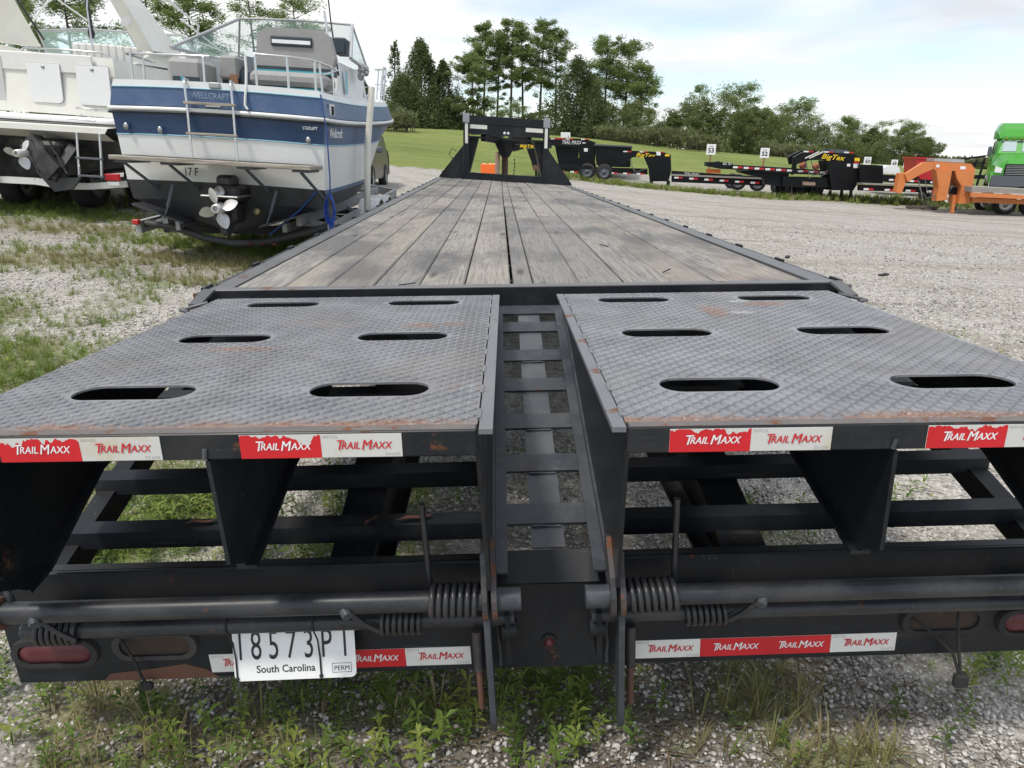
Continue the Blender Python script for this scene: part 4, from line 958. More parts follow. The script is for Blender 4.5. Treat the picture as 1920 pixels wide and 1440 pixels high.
# --- headboard and gooseneck
def make_gooseneck():
    hx = 0.033; Y = 11.6; X = lambda sg, q: hx + sg * q
    mb = MB(); mb.box(hx - 1.24, hx + 1.24, Y, Y + 0.10, -0.10, 0.13); hb = part(mb, 'headboard', 'black')
    sub = lambda m, n, mat, **k: m.build(n, mat, hb, tw, **k)
    for sg in (-1, 1):
        mb = MB(); x0, x1 = sorted((X(sg, .71), X(sg, .825))); mb.box(x0, x1, Y - 0.004, Y + 0.14, 0.1305, 1.03); sub(mb, 'upright', 'black')
        mb = MB(); x0, x1 = sorted((X(sg, .705), X(sg, .832))); mb.cbox(x0, x1, Y - 0.02, Y + 0.16, 1.031, 1.20, .006); sub(mb, 'end_cap', 'cap')
        mb = MB(); mb.prism([(X(sg, .826), 0.0), (X(sg, 1.29), 0.0), (X(sg, 1.29), 0.03), (X(sg, .826), 0.62)][::sg], 'y', Y - 0.012, Y - 0.001); sub(mb, 'gusset_plate', 'black')
        mb = MB(); mb.prism([(X(sg, .7095), 0.131), (X(sg, .70), 0.131), (X(sg, .53), 0.80), (X(sg, .7095), 0.80)][::sg], 'y', Y + 0.10, Y + 0.62); sub(mb, 'slanted_web', 'black_dark')
        mb = MB(); x0, x1 = sorted((X(sg, .735), X(sg, .790))); mb.box(x0, x1, Y - 0.0065, Y - 0.0045, 0.66, 1.025); sub(mb, 'reflector_strip', 'tape_white')
        mb = MB(); x0, x1 = sorted((X(sg, .37), X(sg, .70))); mb.box(x0, x1, Y + 0.0155, Y + 0.0175, 0.935, 1.01); sub(mb, 'reflector_strip', 'tape_white')
        mb = MB(); mb.bar((X(sg, .45), Y + .2, .86), (X(sg, .10), Y + 2.6, 0.86), 0.09, 0.28); part(mb, 'neck_beam', 'black_dark')
        mb = MB(); mb.lathe([(Y + .015, .026), (Y + .0, .022), (Y - .002, .001)], (hx + sg * 0.035, 0, 0.885), 'y', 12); sub(mb, 'sky_glimpse_disc', 'letter_white')  # added white discs standing in for sky glimpsed through the frame, no lamps
    mb = MB(); mb.box(hx - .709, hx + .709, Y + 0.018, Y + 0.14, 1.02, 1.17); mb.box(hx - .709, hx + .709, Y + 0.004, Y + 0.0175, 1.03, 1.06); mb.box(hx - .709, hx + .709, Y + 0.018, Y + 0.10, 0.84, 1.0195); sub(mb, 'top_beam', 'black')
    mb = MB(); mb.box(hx - .709, hx + .709, Y + 0.02, Y + 0.14, 0.765, 0.80); mb.tube([(hx - .68, Y + .01, .83), (hx - .4, Y - .0, .85), (hx - .1, Y + .01, .80), (hx + .0, Y + .01, .86)], .012, 8); sub(mb, 'lower_beam', 'black_dark')
    mb = MB(); mb.prism([(hx - .28, .82), (hx + .28, .82), (hx + .09, .45), (hx - .09, .45)], 'y', Y + 2.0, Y + 2.5); part(mb, 'neck_gusset', 'black_dark')
    mb = MB(); mb.tube([(hx - .0, Y + 2.55, 0.78), (hx - .0, Y + 2.55, -0.45)], 0.075, 16); part(mb, 'coupler_tube', 'rust_brown')
    mb = MB(); mb.tube([(hx - .17, Y + 2.4, 0.55), (hx - .17, Y + 2.4, -0.75)], 0.055, 14); mb.cbox(hx - .29, hx - .05, Y + 2.28, Y + 2.52, -0.85, -0.75, .01); part(mb, 'landing_jack', 'jack_beige')
    mb = MB()
    for k in range(14): mb.ball((hx + .21 + .01 * math.sin(k), Y + 2.3, 0.40 - 0.075 * k), .026, 0, (.6, .6, 1.2), 5)
    part(mb, 'safety_chain', 'rust')
    mb = MB(); mb.tube([(X(-1, 1.02), Y - .01, .36), (X(-1, 1.10), Y - .02, .44), (X(-1, 1.03), Y - .02, .56), (X(-1, .96), Y - .01, .50)], .008, 6); part(mb, 'tie_loop', 'black_dark')
M['rust_brown'] = painted('rust_brown', (0.07, 0.04, 0.03), 0.6, 0.4, (0.12, 0.06, 0.04), 0.3, 3)
M['jack_beige'] = plain('jack_beige', (0.38, 0.27, 0.2), 0.6)
make_gooseneck()
# --- weld beads where plates meet
def make_welds():
    rr = random.Random(3)
    def bead(path, r, n=4):
        pts = []
        for a, b in zip(path[:-1], path[1:]):
            a, b = Vector(a), Vector(b); k = max(2, int((b - a).length / 0.02))
            pts += [a.lerp(b, i / k) + Vector((rr.uniform(-1, 1), rr.uniform(-1, 1), rr.uniform(-1, 1))) * r * .35 for i in range(k)]
        pts.append(Vector(path[-1])); mb = MB(); mb.tube(pts, r, 6); return part(mb, 'weld_bead', 'black_worn')
    zt = rz(YR)
    for sg in (-1, 1):
        x = CX + sg * 0.635
        bead([(x - .006, YR - .002, zt - .050), (x - .002, YR - .002, zt - .030)], .0045)
        bead([(CX + sg * .131, -1.334, -.476), (CX + sg * .131, -1.334, -.70)], .0045)
        for y in (-0.17, -0.375, -0.56, -0.76, -0.955, -1.155): bead([(CX + sg * .137, y - .036, zplane(y - .036) + .006), (CX + sg * .137, y + .036, zplane(y + .036) + .006)], .0045)
        bead([(CX + sg * .152, -1.38, -.36), (CX + sg * .15, -1.43, -.33)], .006)
    for y in (-0.375, -0.76, -0.955, -1.155): bead([(CX - .036, y - .040, zplane(y) - .012), (CX + .036, y - .040, zplane(y) - .012)], .004)
make_welds()
def make_dead_leaves():
    for k, (x, y, a, s) in enumerate(((-.32, -1.165, .3, .05), (-.43, -1.17, 1.2, .035), (-.87, -1.16, .2, .045))):
        mb = MB(); z = zplane(y) + .004
        c, sn = math.cos(a), math.sin(a); P = [(-s, 0, .002), (-.3 * s, .3 * s, .008), (.5 * s, .25 * s, .003), (s, 0, .010), (.4 * s, -.28 * s, .004), (-.4 * s, -.25 * s, .009)]
        mb.add([(x + p[0] * c - p[1] * sn, y + (p[0] * sn + p[1] * c) * .6, z + p[2]) for p in P], [(0, 1, 5), (1, 2, 4, 5), (2, 3, 4)])
        o = mb.build('dead_leaf', 'dead_leaf', None, tw); tag(o, ['curled brown dead leaf on the left cross channel, nearest the hinge spring', 'small dark dead leaf beside the larger one on the left cross channel', 'dead leaf on the outer end of the left cross channel'][k], 'leaf', 'dead leaves on the cross channel')
M['dead_leaf'] = plain('dead_leaf', (0.10, 0.045, 0.03), 0.7)
make_dead_leaves()
# ------------------------------------------------------------------ the two boats on their trailers
def hull_fn(levels, n=26):
    """levels: name -> (z at transom, half beam, rise to the bow, length, taper start, taper power, transom y)"""
    def ring(name, t):
        z, b, rise, L, t0, p, y0 = levels[name]
        bb = b if t < t0 else b * max(0.0, 1 - ((t - t0) / (1 - t0)) ** p)
        return bb, y0 + (L - y0) * t, z + rise * t ** 1.7
    return ring
def hull_band(mb, ring, a, b, mi=0, n=26, sides=(-1, 1), t0=0.0, t1=1.0):
    for sg in sides:
        A = []; B = []
        for i in range(n + 1):
            t = t0 + (t1 - t0) * i / n
            x, y, z = ring(a, t); A.append((sg * x, y, z)); x, y, z = ring(b, t); B.append((sg * x, y, z))
        mb.loft([A, B] if sg > 0 else [B, A], mi, True)
def transom_band(mb, ring, a, b, mi=0, curve=0.06):
    xa, ya, za = ring(a, 0); xb, yb, zb = ring(b, 0); n = 10; A = []; B = []
    for i in range(n + 1):
        u = -1 + 2 * i / n; A.append((u * xa, ya - curve * (1 - u * u), za + 0.02 * (1 - u * u))); B.append((u * xb, yb - curve * (1 - u * u), zb + (0.02 * (1 - u * u) if xb > .1 else 0)))
    mb.loft([A, B], mi, True)
def propeller(name, parent, c, r, blades, mat, axis_tilt=0.0):
    mb = MB(); mb.lathe([(-0.10, .028), (-0.105, .046), (0.06, .062), (0.10, .055)], c, 'y', 18)
    mb.lathe([(-0.101, .044), (-0.06, .03), (-0.06, .001)], c, 'y', 14)
    for k in range(blades):
        a = axis_tilt + k * 2 * math.pi / blades; rows = []
        for i in range(7):
            u = i / 6; rr = .05 + (r - .05) * u; w = r * .52 * math.sin(math.pi * (0.16 + 0.80 * u)) ** .8; row = []
            for j in range(6):
                v = (j / 5 - .5); pitch = .9 - .5 * u; ta = a + v * w / max(rr, .09) * math.cos(pitch) * 1.25
                row.append((c[0] + rr * math.cos(ta), c[1] + v * w * math.sin(pitch) - .015, c[2] + rr * math.sin(ta)))
            rows.append(row)
        mb.loft(rows, 0, True); mb.loft([[(x, y + .007, z) for x, y, z in rw] for rw in rows], 0, True)
    return mb.build(name, mat, parent)
def wheel(parent, c, axis='x', r=0.34, w=0.2, rim='steel', name='wheel', hub=True):
    mb = MB(); mb.lathe([(-w / 2, r * .62), (-w / 2, r * .9), (-w * .36, r), (w * .36, r), (w / 2, r * .9), (w / 2, r * .62)], c, axis, 26)
    o = mb.build(name, 'rubber', parent)
    mb = MB(); mb.lathe([(-w / 2 + .01, r * .63), (-w * .36, r * .5), (-w * .3, r * .2), (-w * .45, r * .16), (-w * .45, .001)], c, axis, 20)
    if axis != 'x' or True: mb.lathe([(w / 2 - .01, r * .63), (w * .36, r * .5), (w * .3, r * .2), (w * .45, r * .16), (w * .45, .001)], c, axis, 20)
    mb.build('rim', rim, o); return o

def blue_boat():
    gz = 0.25; BX, BY = -3.27, 5.5
    b = thing('cabin_cruiser', 'blue and white cabin cruiser with swim platform and steel propeller', 'boat', (BX, BY, gz)); b.rotation_euler = (0, R(2.0), R(-0.5))
    Z = lambda z: z - gz
    lv = {'cap': (Z(2.13), 1.10, .42, 7.3, .48, 2.3, .0), 'bt': (Z(2.06), 1.125, .42, 7.3, .5, 2.3, .0), 'rail': (Z(1.87), 1.165, .40, 7.4, .52, 2.4, .0), 'rail2': (Z(1.815), 1.155, .40, 7.38, .52, 2.4, .0),
          'bb': (Z(1.575), 1.135, .33, 7.0, .40, 2.0, .03), 'kt': (Z(1.09), 1.115, .30, 6.5, .30, 1.8, .10), 'kt2': (Z(1.045), 1.115, .30, 6.5, .30, 1.8, .105), 'ch': (Z(.88), 1.085, .5, 6.2, .25, 1.7, .14), 'keel': (Z(.55), .02, .75, 6.0, .2, 1, .20)}
    r = hull_fn(lv); sub = lambda m, n, mt, **k: m.build(n, mt, b, **k)
    mb = MB(); hull_band(mb, r, 'bt', 'rail', t1=.66); transom_band(mb, r, 'bt', 'rail'); sub(mb, 'upper_stripe', 'blue')
    mb = MB(); hull_band(mb, r, 'bt', 'rail', t0=.66); hull_band(mb, r, 'cap', 'bt'); transom_band(mb, r, 'cap', 'bt'); sub(mb, 'gunwale', 'white')
    mb = MB(); hull_band(mb, r, 'rail2', 'bb'); sub(mb, 'faded_side_stripe', 'blue')
    mb = MB(); transom_band(mb, r, 'rail2', 'bb'); tr = sub(mb, 'transom_stripe', 'navy')
    mb = MB(); hull_band(mb, r, 'bb', 'kt'); transom_band(mb, r, 'bb', 'kt'); sub(mb, 'hull', 'white')
    mb = MB(); hull_band(mb, r, 'kt', 'kt2'); sub(mb, 'boot_stripe', 'blue')
    mb = MB(); hull_band(mb, r, 'kt2', 'ch'); hull_band(mb, r, 'ch', 'keel'); transom_band(mb, r, 'kt', 'ch'); transom_band(mb, r, 'ch', 'keel'); sub(mb, 'bottom', 'bottom')
    # rub rail right round
    path = []
    for i in range(41):
        x, y, z = r('rail', i / 40); path.append((x + .01, y, z - .03))
    tp = [(u * 1.165, -.06 * (1 - u * u) - .01, r('rail', 0)[2] - .03 + .02 * (1 - u * u)) for u in np.linspace(-1, 1, 13)]
    mb = MB(); mb.tube([(-x, y, z) for x, y, z in path[::-1]] + tp[1:-1] + path, .023, 10); rr = sub(mb, 'rub_rail', 'white')
    mb = MB(); mb.tube([(-x * 1.006, y, z - .04) for x, y, z in path[::-1]] + [(x, y - .006, z - .034) for x, y, z in tp[1:-1]] + [(x * 1.006, y, z - .034) for x, y, z in path], .014, 6); mb.build('rail_trim', 'letter_black', rr)
    for lvl, rad in (('bt', .007), ('bb', .007)):
        mb = MB(); x, y, z = r(lvl, 0); mb.tube([(u * (x + .003), y - .06 * (1 - u * u) - .004, z + .02 * (1 - u * u)) for u in np.linspace(-1, 1, 13)] + [(r(lvl, t)[0] + .004, r(lvl, t)[1], r(lvl, t)[2]) for t in np.linspace(.02, .6, 20)], rad, 6); sub(mb, 'pinstripe', 'lightblue')
    # decks
    mb = MB(); rows = []
    for i in range(27):
        t = .42 + .58 * i / 26; x, y, z = r('cap', t); rows.append([(x * u, y, z + .10 * (1 - u * u) * min(1, (t - .42) * 8)) for u in np.linspace(-1, 1, 9)])
    mb.loft(rows, 0, True)
    for sg in (-1, 1):
        mb.loft([[(sg * r('cap', t)[0], r('cap', t)[1], r('cap', t)[2]) for t in np.linspace(0, .45, 10)], [(sg * (r('cap', t)[0] - .2), r('cap', t)[1] + .12 * (1 - t / .45), r('cap', t)[2] + .005) for t in np.linspace(0, .45, 10)], [(sg * (r('cap', t)[0] - .22), r('cap', t)[1] + .13 * (1 - t / .45), r('cap', t)[2] - .55) for t in np.linspace(0, .45, 10)]][::sg], 0, False)
    mb.loft([[(u * 1.10, -.06 * (1 - u * u), Z(2.13) + .02 * (1 - u * u)) for u in np.linspace(-1, 1, 9)], [(u * .9, .16, Z(2.14)) for u in np.linspace(-1, 1, 9)], [(u * .9, .17, Z(1.6)) for u in np.linspace(-1, 1, 9)]], 0, False)
    sub(mb, 'deck', 'white')
    mb = MB(); mb.box(-.9, .9, .18, 3.1, Z(1.55), Z(1.6)); mb.box(-.9, .9, 3.05, 3.12, Z(1.6), Z(2.25)); sub(mb, 'cockpit_floor', 'grey_vinyl')
    # cabin sides and coaming under the windshield
    for sg in (-1, 1):
        mb = MB(); A = [(sg * .98, 1.35, Z(2.12)), (sg * .98, 1.45, Z(2.58)), (sg * .93, 3.2, Z(2.62)), (sg * .72, 4.6, Z(2.62)), (sg * .45, 5.4, Z(2.5))]; B = [(sg * 1.02, 1.3, Z(2.12)), (sg * 1.02, 1.4, Z(2.14)), (sg * 1.0, 3.2, Z(2.2)), (sg * .85, 4.6, Z(2.3)), (sg * .55, 5.5, Z(2.4))]
        mb.loft([A, B] if sg < 0 else [B, A], 0, False); mb.loft([[(x - sg * .06, y, z) for x, y, z in A], A] if sg < 0 else [A, [(x - sg * .06, y, z) for x, y, z in A]], 0, False); mb.loft([[(x - sg * .06, y, z) for x, y, z in B], [(x - sg * .06, y, z) for x, y, z in A]], 0, False); cs = sub(mb, 'cabin_side', 'white')
        mb = MB(); o = sg * .012
        mb.add([(sg * .985 + o, 3.0, Z(2.27)), (sg * .90 + o, 4.35, Z(2.36)), (sg * .80 + o, 4.6, Z(2.50)), (sg * .92 + o, 3.2, Z(2.55))], [(0, 1, 2, 3) if sg > 0 else (3, 2, 1, 0)]); mb.build('cabin_window', 'glass_dark', cs)
        mb = MB(); mb.add([(sg * 1.03, 1.75, Z(2.5)), (sg * 1.03, 1.62, Z(2.5)), (sg * 1.035, 1.60, Z(2.22)), (sg * 1.035, 1.75, Z(2.22))], [(0, 1, 2, 3)[::-1] if sg > 0 else (0, 1, 2, 3)]); mb.build('pale_decal', 'lightblue', cs)
    mb = MB(); rows = [[(u * (.93 - .05 * i), 3.2 + .35 * i, Z(2.62) + .06 * (1 - u * u) - .004 * i * i) for u in np.linspace(-1, 1, 7)] for i in range(7)]; mb.loft(rows, 0, True); sub(mb, 'cabin_top', 'white')
    # windshield: frame and tinted panes
    P = {'al': (-1.10, 1.45, Z(2.63)), 'bl': (-.93, 3.3, Z(2.66)), 'tl': (-.68, 2.75, Z(3.19)), 'tm': (.16, 2.85, Z(3.23)), 'bm': (.1, 3.55, Z(2.7)), 'tr': (.90, 2.7, Z(3.19)), 'br': (1.0, 3.3, Z(2.66)), 'ar': (1.13, 1.5, Z(2.63))}
    mb = MB(); mb.add([P['al'], P['bl'], P['tl']], [(0, 1, 2)]); mb.add([P['bl'], P['bm'], P['tm'], P['tl']], [(0, 1, 2, 3)]); mb.add([P['bm'], P['br'], P['tr'], P['tm']], [(0, 1, 2, 3)]); mb.add([P['br'], P['ar'], P['tr']], [(0, 1, 2)])
    ws = sub(mb, 'windshield', 'glass')
    mb = MB()
    for a, c in (('al', 'tl'), ('al', 'bl'), ('bl', 'tl'), ('tl', 'tm'), ('tm', 'tr'), ('tm', 'bm'), ('tr', 'br'), ('tr', 'ar'), ('br', 'ar'), ('bl', 'bm'), ('bm', 'br')): mb.tube([P[a], P[c]], .022 if 'a' in a + c else .015, 8)
    mb.build('windshield_frame', 'alu', ws)
    # seats
    def pad(x0, x1, y0, y1, z0, z1, mat, name, parent=b, c=.05):
        m = MB(); m.cbox(x0, x1, y0, y1, Z(z0), Z(z1), c); return m.build(name, mat, parent)
    m = MB(); pts = [(.12, 2.44), (1.02, 2.44), (1.06, 2.56), (1.0, 2.80), (.90, 2.86), (.26, 2.86), (.15, 2.78)]
    m.prism([(x, Z(z)) for x, z in pts], 'y', .95, 1.10); s = sub(m, 'folding_seat_back', 'grey_vinyl')
    m = MB(); m.cbox(.31, .80, .925, .949, Z(2.66), Z(2.77), .012); sl = m.build('seat_slot', 'dark_vinyl', s); m = MB(); m.box(.33, .78, .920, .9245, Z(2.69), Z(2.73)); m.build('slot_label', 'letter_white', s)
    m = MB(); m.prism([(x, Z(z)) for x, z in ((.13, 2.38), (1.05, 2.36), (1.05, 2.435), (.13, 2.435))], 'y', .93, 1.1); m.build('dark_band', 'dark_vinyl', s); m = MB(); m.box(.13, 1.05, .9235, .9295, Z(2.375), Z(2.40)); m.build('teal_band', 'teal', s)
    pad(.16, 1.03, .55, 1.12, 2.20, 2.355, 'grey_vinyl', 'seat_cushion'); pad(.2, 1.0, .62, 1.05, 1.6, 2.19, 'grey_vinyl', 'seat_box', c=.02)
    m = MB(); m.box(.3, .95, .6, .615, Z(2.15), Z(2.19)); sub(m, 'seat_piping', 'teal')
    s = pad(-.98, -.55, 1.0, 1.5, 2.1, 2.48, 'grey_vinyl', 'helm_seat'); m = MB(); m.box(-.90, -.58, .985, .998, Z(2.16), Z(2.27)); m.build('seat_band', 'dark_vinyl', s); m = MB(); m.box(-.80, -.75, .978, .984, Z(2.16), Z(2.27)); m.build('seat_stripe', 'teal', s)
    m = MB(); m.prism([(1.5, Z(1.6)), (2.3, Z(1.6)), (2.3, Z(2.55)), (1.9, Z(2.62)), (1.5, Z(2.4))], 'x', -.5, -.1); s = sub(m, 'helm_console', 'dark_vinyl'); m = MB(); m.cbox(-.52, -.28, 1.45, 1.8, Z(2.3), Z(2.58), .03); m.build('console_pod', 'grey_vinyl', s); m = MB(); m.box(-.38, -.28, 1.43, 1.449, Z(2.2), Z(2.36)); m.build('wood_trim', 'wood_post', s)
    pad(.82, .98, 1.9, 2.2, 2.72, 2.92, 'dark_vinyl', 'speaker_box', c=.02)
    # stern rails
    m = MB(); t = .0135; zc = Z(2.14)
    m.tube([(-1.06, .9, Z(2.40)), (-.98, .10, Z(2.40)), (-.80, .03, Z(2.40)), (-.05, .0, Z(2.41))], t, 8)
    for x, y in ((-.92, .06), (-.12, .0), (-.98, .45)): m.tube([(x, y, zc - .02), (x, y, Z(2.40))], t, 8)
    sub(m, 'stern_rail', 'chrome')
    m = MB(); m.tube([(.42, .0, Z(2.46)), (.8, .0, Z(2.45)), (1.0, .06, Z(2.44)), (1.05, .25, Z(2.44)), (1.07, .9, Z(2.44))], t, 8); m.tube([(1.05, .25, Z(2.44)), (1.08, .25, Z(2.1)), ], t, 8); m.tube([(1.0, .3, Z(2.3)), (1.3, .1, Z(2.36))][::-1], .009, 6)
    for x, y in ((.44, .0), (.78, .0), (1.04, .12), (1.07, .8)): m.tube([(x, y, zc - .03), (x - .01, y, Z(2.45))], t, 8)
    sub(m, 'stern_rail', 'chrome')
    # bow rail
    for sg in (-1, 1):
        m = MB(); top = []
        for tt in np.linspace(.58, .86, 9):
            x, y, z = r('cap', tt); top.append((sg * (x + .0), y, z + .52))
        m.tube([(sg * (r('cap', .54)[0] - .05), r('cap', .54)[1], r('cap', .54)[2])] + top, .016, 8)
        for tt in (.62, .69, .76, .83):
            x, y, z = r('cap', tt); m.tube([(sg * (x - .03), y, z), (sg * x, y + .06, z + .52)], .013, 6)
        m.tube([(a[0], a[1], a[2] - .26) for a in top], .010, 6); sub(m, 'bow_rail', 'chrome')
    # transom furniture
    yt = lambda x, z: -.06 * (1 - (x / 1.12) ** 2) + .03 * max(0, (Z(1.6) - z)) * .6
    ld = None
    for x in (-.28, .21):
        m = MB(); m.tube([(x - .03, .02, Z(2.16)), (x - .03, -.07, Z(2.17)), (x - .01, -.115, Z(2.12)), (x, -.115, Z(1.9)), (x + .015, -.13, Z(1.35))], .0145, 8)
        if ld is None: ld = sub(m, 'boarding_ladder', 'chrome')
        else: m.build('ladder_stile', 'chrome', ld)
    for z in (1.93, 1.62):
        m = MB(); m.cbox(-.31, .24, -.142, -.10, Z(z) - .014, Z(z) + .014, .004); m.build('ladder_rung', 'teak', ld)
    m = MB(); m.cbox(-.97, 1.13, -.52, -.02, Z(1.318), Z(1.365), .008); sp = sub(m, 'swim_platform', 'teak')
    for i in range(4):
        m = MB(); m.box(-.95, 1.1, -.515 + .1 + i * .1, -.505 + .1 + i * .1, Z(1.3652), Z(1.367)); m.build('platform_groove', 'dark', sp)
    for x in (-.86, -.38, .42, 1.0):
        m = MB(); m.cbox(x - .09, x + .09, -.45, -.02, Z(1.29), Z(1.3175), .004); m.bar((x, -.42, Z(1.29)), (x + .10, .10, Z(1.0)), .03, .02); m.build('platform_bracket', 'grey_plastic', sp)
    for x, a in ((-.55, 1), (.6, 1)):
        m = MB(); m.tube([(x, -.01, Z(1.06)), (x - .06 * a, -.06, Z(.82))], .022, 10); m.tube([(x - .06 * a, -.06, Z(.82)), (x - .10 * a, -.09, Z(.70))], .012, 8); sub(m, 'trim_tab_ram', 'grey_plastic')
    for sg in (-1, 1):
        m = MB(); m.bar((sg * .98, .05, Z(.84)), (sg * .42, .05, Z(.66)), .36, .02, (0, 0, 1)); sub(m, 'trim_tab', 'bottom')
    def letters(txt, h, x, z, mat, name, align='CENTER', sx=1, shear=0, y=None):
        m = MB(); yy = (yt(x, Z(z)) - .012) if y is None else y
        m.text(txt, h, ((x, yy, Z(z)), (1, 0, 0), (0, 0, 1)), 0, shear, align, .01, sx); return sub(m, name, mat)
    letters('WELLCRAFT', .058, -.045, 1.985, 'letter_pale', 'maker_lettering', sx=.88, y=-.075)
    m = MB(); m.cbox(-.10, .06, -.076, -.062, Z(1.905), Z(1.945), .004); sub(m, 'stern_light', 'letter_white')
    letters('17 F', .085, -.33, 1.175, 'letter_black', 'hull_number', sx=.75, y=-.035); letters('STEPLIFT', .032, 1.0, 1.73, 'letter_white', 'stripe_lettering', sx=.9, y=-.022)
    m = MB(); m.text('Wellcraft', .10, ((1.157, .20, Z(1.66)), (0, 1, .02), (0, 0, 1)), 0, .2, 'LEFT', .02, 1.15); sub(m, 'side_lettering', 'letter_white')
    x, y, z = r('bb', .60); m = MB(); x2, y2, z2 = r('rail', .64); xr, zr_ = r('rail2', .62)[0] - .05, z + .17
    for k in range(4): m.add([(xr - .03 * k, 4.35 + .13 * k, zr_), (xr - .03 * k - .02, 4.43 + .13 * k, zr_), (xr - .03 * k, 4.45 + .13 * k, zr_ + .12), (xr - .03 * k + .02, 4.37 + .13 * k, zr_ + .12)], [(0, 1, 2, 3)])
    sub(m, 'worn_red_marks', 'red', kind='stuff')
    for x, z in ((-1.0, 1.66), (-.62, 1.64), (.98, 1.62)):
        m = MB(); m.ball((x, yt(x, Z(z)) - .015, Z(z)), .03, 0, (1, .7, 1.3), 6); sub(m, 'through_hull', 'steel')
    m = MB(); m.cbox(-.05, .07, -.085, -.06, Z(2.09), Z(2.15), .01); sub(m, 'fuel_cap', 'steel')
    m = MB(); m.lathe([(-.03, .001), (-.03, .035), (0, .04)], (.36, .02, Z(.82)), 'y', 12); sub(m, 'drain_plug', 'brass')
    # vent on the starboard quarter
    m = MB(); m.box(1.147, 1.165, .24, .44, Z(1.90), Z(2.02)); s = sub(m, 'side_vent', 'letter_white'); m = MB(); m.box(1.1655, 1.17, .28, .40, Z(1.905), Z(2.0)); m.build('vent_opening', 'dark', s)
    # sterndrive
    cx, cz = .12, .88
    m = MB(); m.cbox(cx - .16, cx + .16, -.30, .10, Z(.93), Z(1.10), .03); m.cbox(cx - .13, cx + .13, -.34, .02, Z(.70), Z(.94), .04); m.cbox(cx - .09, cx + .09, -.28, -.05, Z(1.09), Z(1.21), .03); d = sub(m, 'sterndrive', 'crud')
    m = MB(); m.cbox(cx - .20, cx + .20, -.44, -.02, Z(.985), Z(1.005), .006); m.build('cavitation_plate', 'steel', d)
    m = MB(); m.prism([(-.40, Z(.86)), (-.06, Z(.9)), (-.12, Z(.70)), (-.26, Z(.56)), (-.36, Z(.60)), (-.42, Z(.76))], 'x', cx - .035, cx + .035); m.build('skeg', 'bottom', d)
    m = MB(); m.lathe([(-.40, .062), (-.2, .075), (.0, .05), (.08, .01)], (cx, -.0, Z(cz) - .01), 'y', 16); m.build('gearcase', 'bottom', d)
    propeller('propeller', d, (cx + .0, -.46, Z(.875)), .22, 4, 'prop_steel', .35)
    m = MB(); m.lathe([(0, .001), (.0, .055), (-.012, .06)][::-1], (cx - .03, -.33, Z(1.045)), 'y', 16); m.build('drive_badge', 'steel', d)
    # antenna, spotlights, deck rope
    m = MB(); m.tube([(1.03, 1.25, Z(2.4)), (.96, 1.2, Z(3.0)), (.85, 1.15, Z(4.2))], .012, 8, r2=.007); sub(m, 'antenna', 'dark_vinyl')
    m = MB(); m.tube([(.98, 1.0, Z(2.42)), (.9, 1.25, Z(2.9)), (.86, 1.3, Z(3.12))], .014, 8); sub(m, 'canopy_strut', 'chrome')
    m = MB()
    for i in range(9): m.ball((1.10 + .05 * math.sin(i * 2.1), 2.3 + .09 * (i % 3), Z(2.56) + .06 * math.cos(i * 1.7)), .045, 0, (1, 1, 1), 6)
    sub(m, 'deck_fittings', 'steel')
    m = MB(); m.tube([(.33, -.0, Z(2.44)), (.34, -.02, Z(2.3)), (.34, -.05, Z(2.14)), (.335, -.09, Z(2.0)), (.33, -.09, Z(1.94)), (.36, -.10, Z(1.90))], .014, 6); sub(m, 'white_rope', 'rope_white')
    return b
M['letter_pale'] = plain('pale_letters', (0.22, 0.28, 0.39), 0.5)
M['brass'] = plain('brass', (0.45, 0.38, 0.2), 0.4, 0.5)
M['prop_steel'] = plain('polished_propeller', (0.60, 0.59, 0.57), 0.42, 0.5)
blue_boat()
def blue_strap():
    s = thing('tie_down_strap', 'bright blue strap bundle hanging at the corner of the blue boat', 'strap', (-2.05, 5.42, 0.6))
    m = MB(); m.tube([(-.02, .0, 1.45), (.03, -.03, 1.1), (.04, -.04, .6), (.03, -.04, .42)], .008, 6); m.build('cord', 'strap_dark', s)
    m = MB()
    for k in range(5):
        a = .05 + .012 * k; pts = [(.03 + (a + .008 * (k % 2)) * math.sin(t) * .62, -.05 - .012 * k, .28 + .15 * math.cos(t) - .01 * k) for t in np.linspace(.2, 2 * math.pi - .1, 16)]
        for p, q in zip(pts[:-1], pts[1:]): m.bar(p, q, .006, .028, (0, 1, 0))
    for p, q in (((.03, -.06, .16), (.05, -.07, .0)), ((.05, -.07, .0), (.065, -.065, -.12)), ((.02, -.05, .16), (.035, -.06, -.02)), ((.035, -.06, -.02), (.05, -.05, -.14))): m.bar(p, q, .05, .005, (0, 1, 0))
    m.build('webbing', 'blue_strap', s)
M['strap_dark'] = plain('dark_blue_cord', (0.02, 0.06, 0.22), 0.7)
blue_strap()

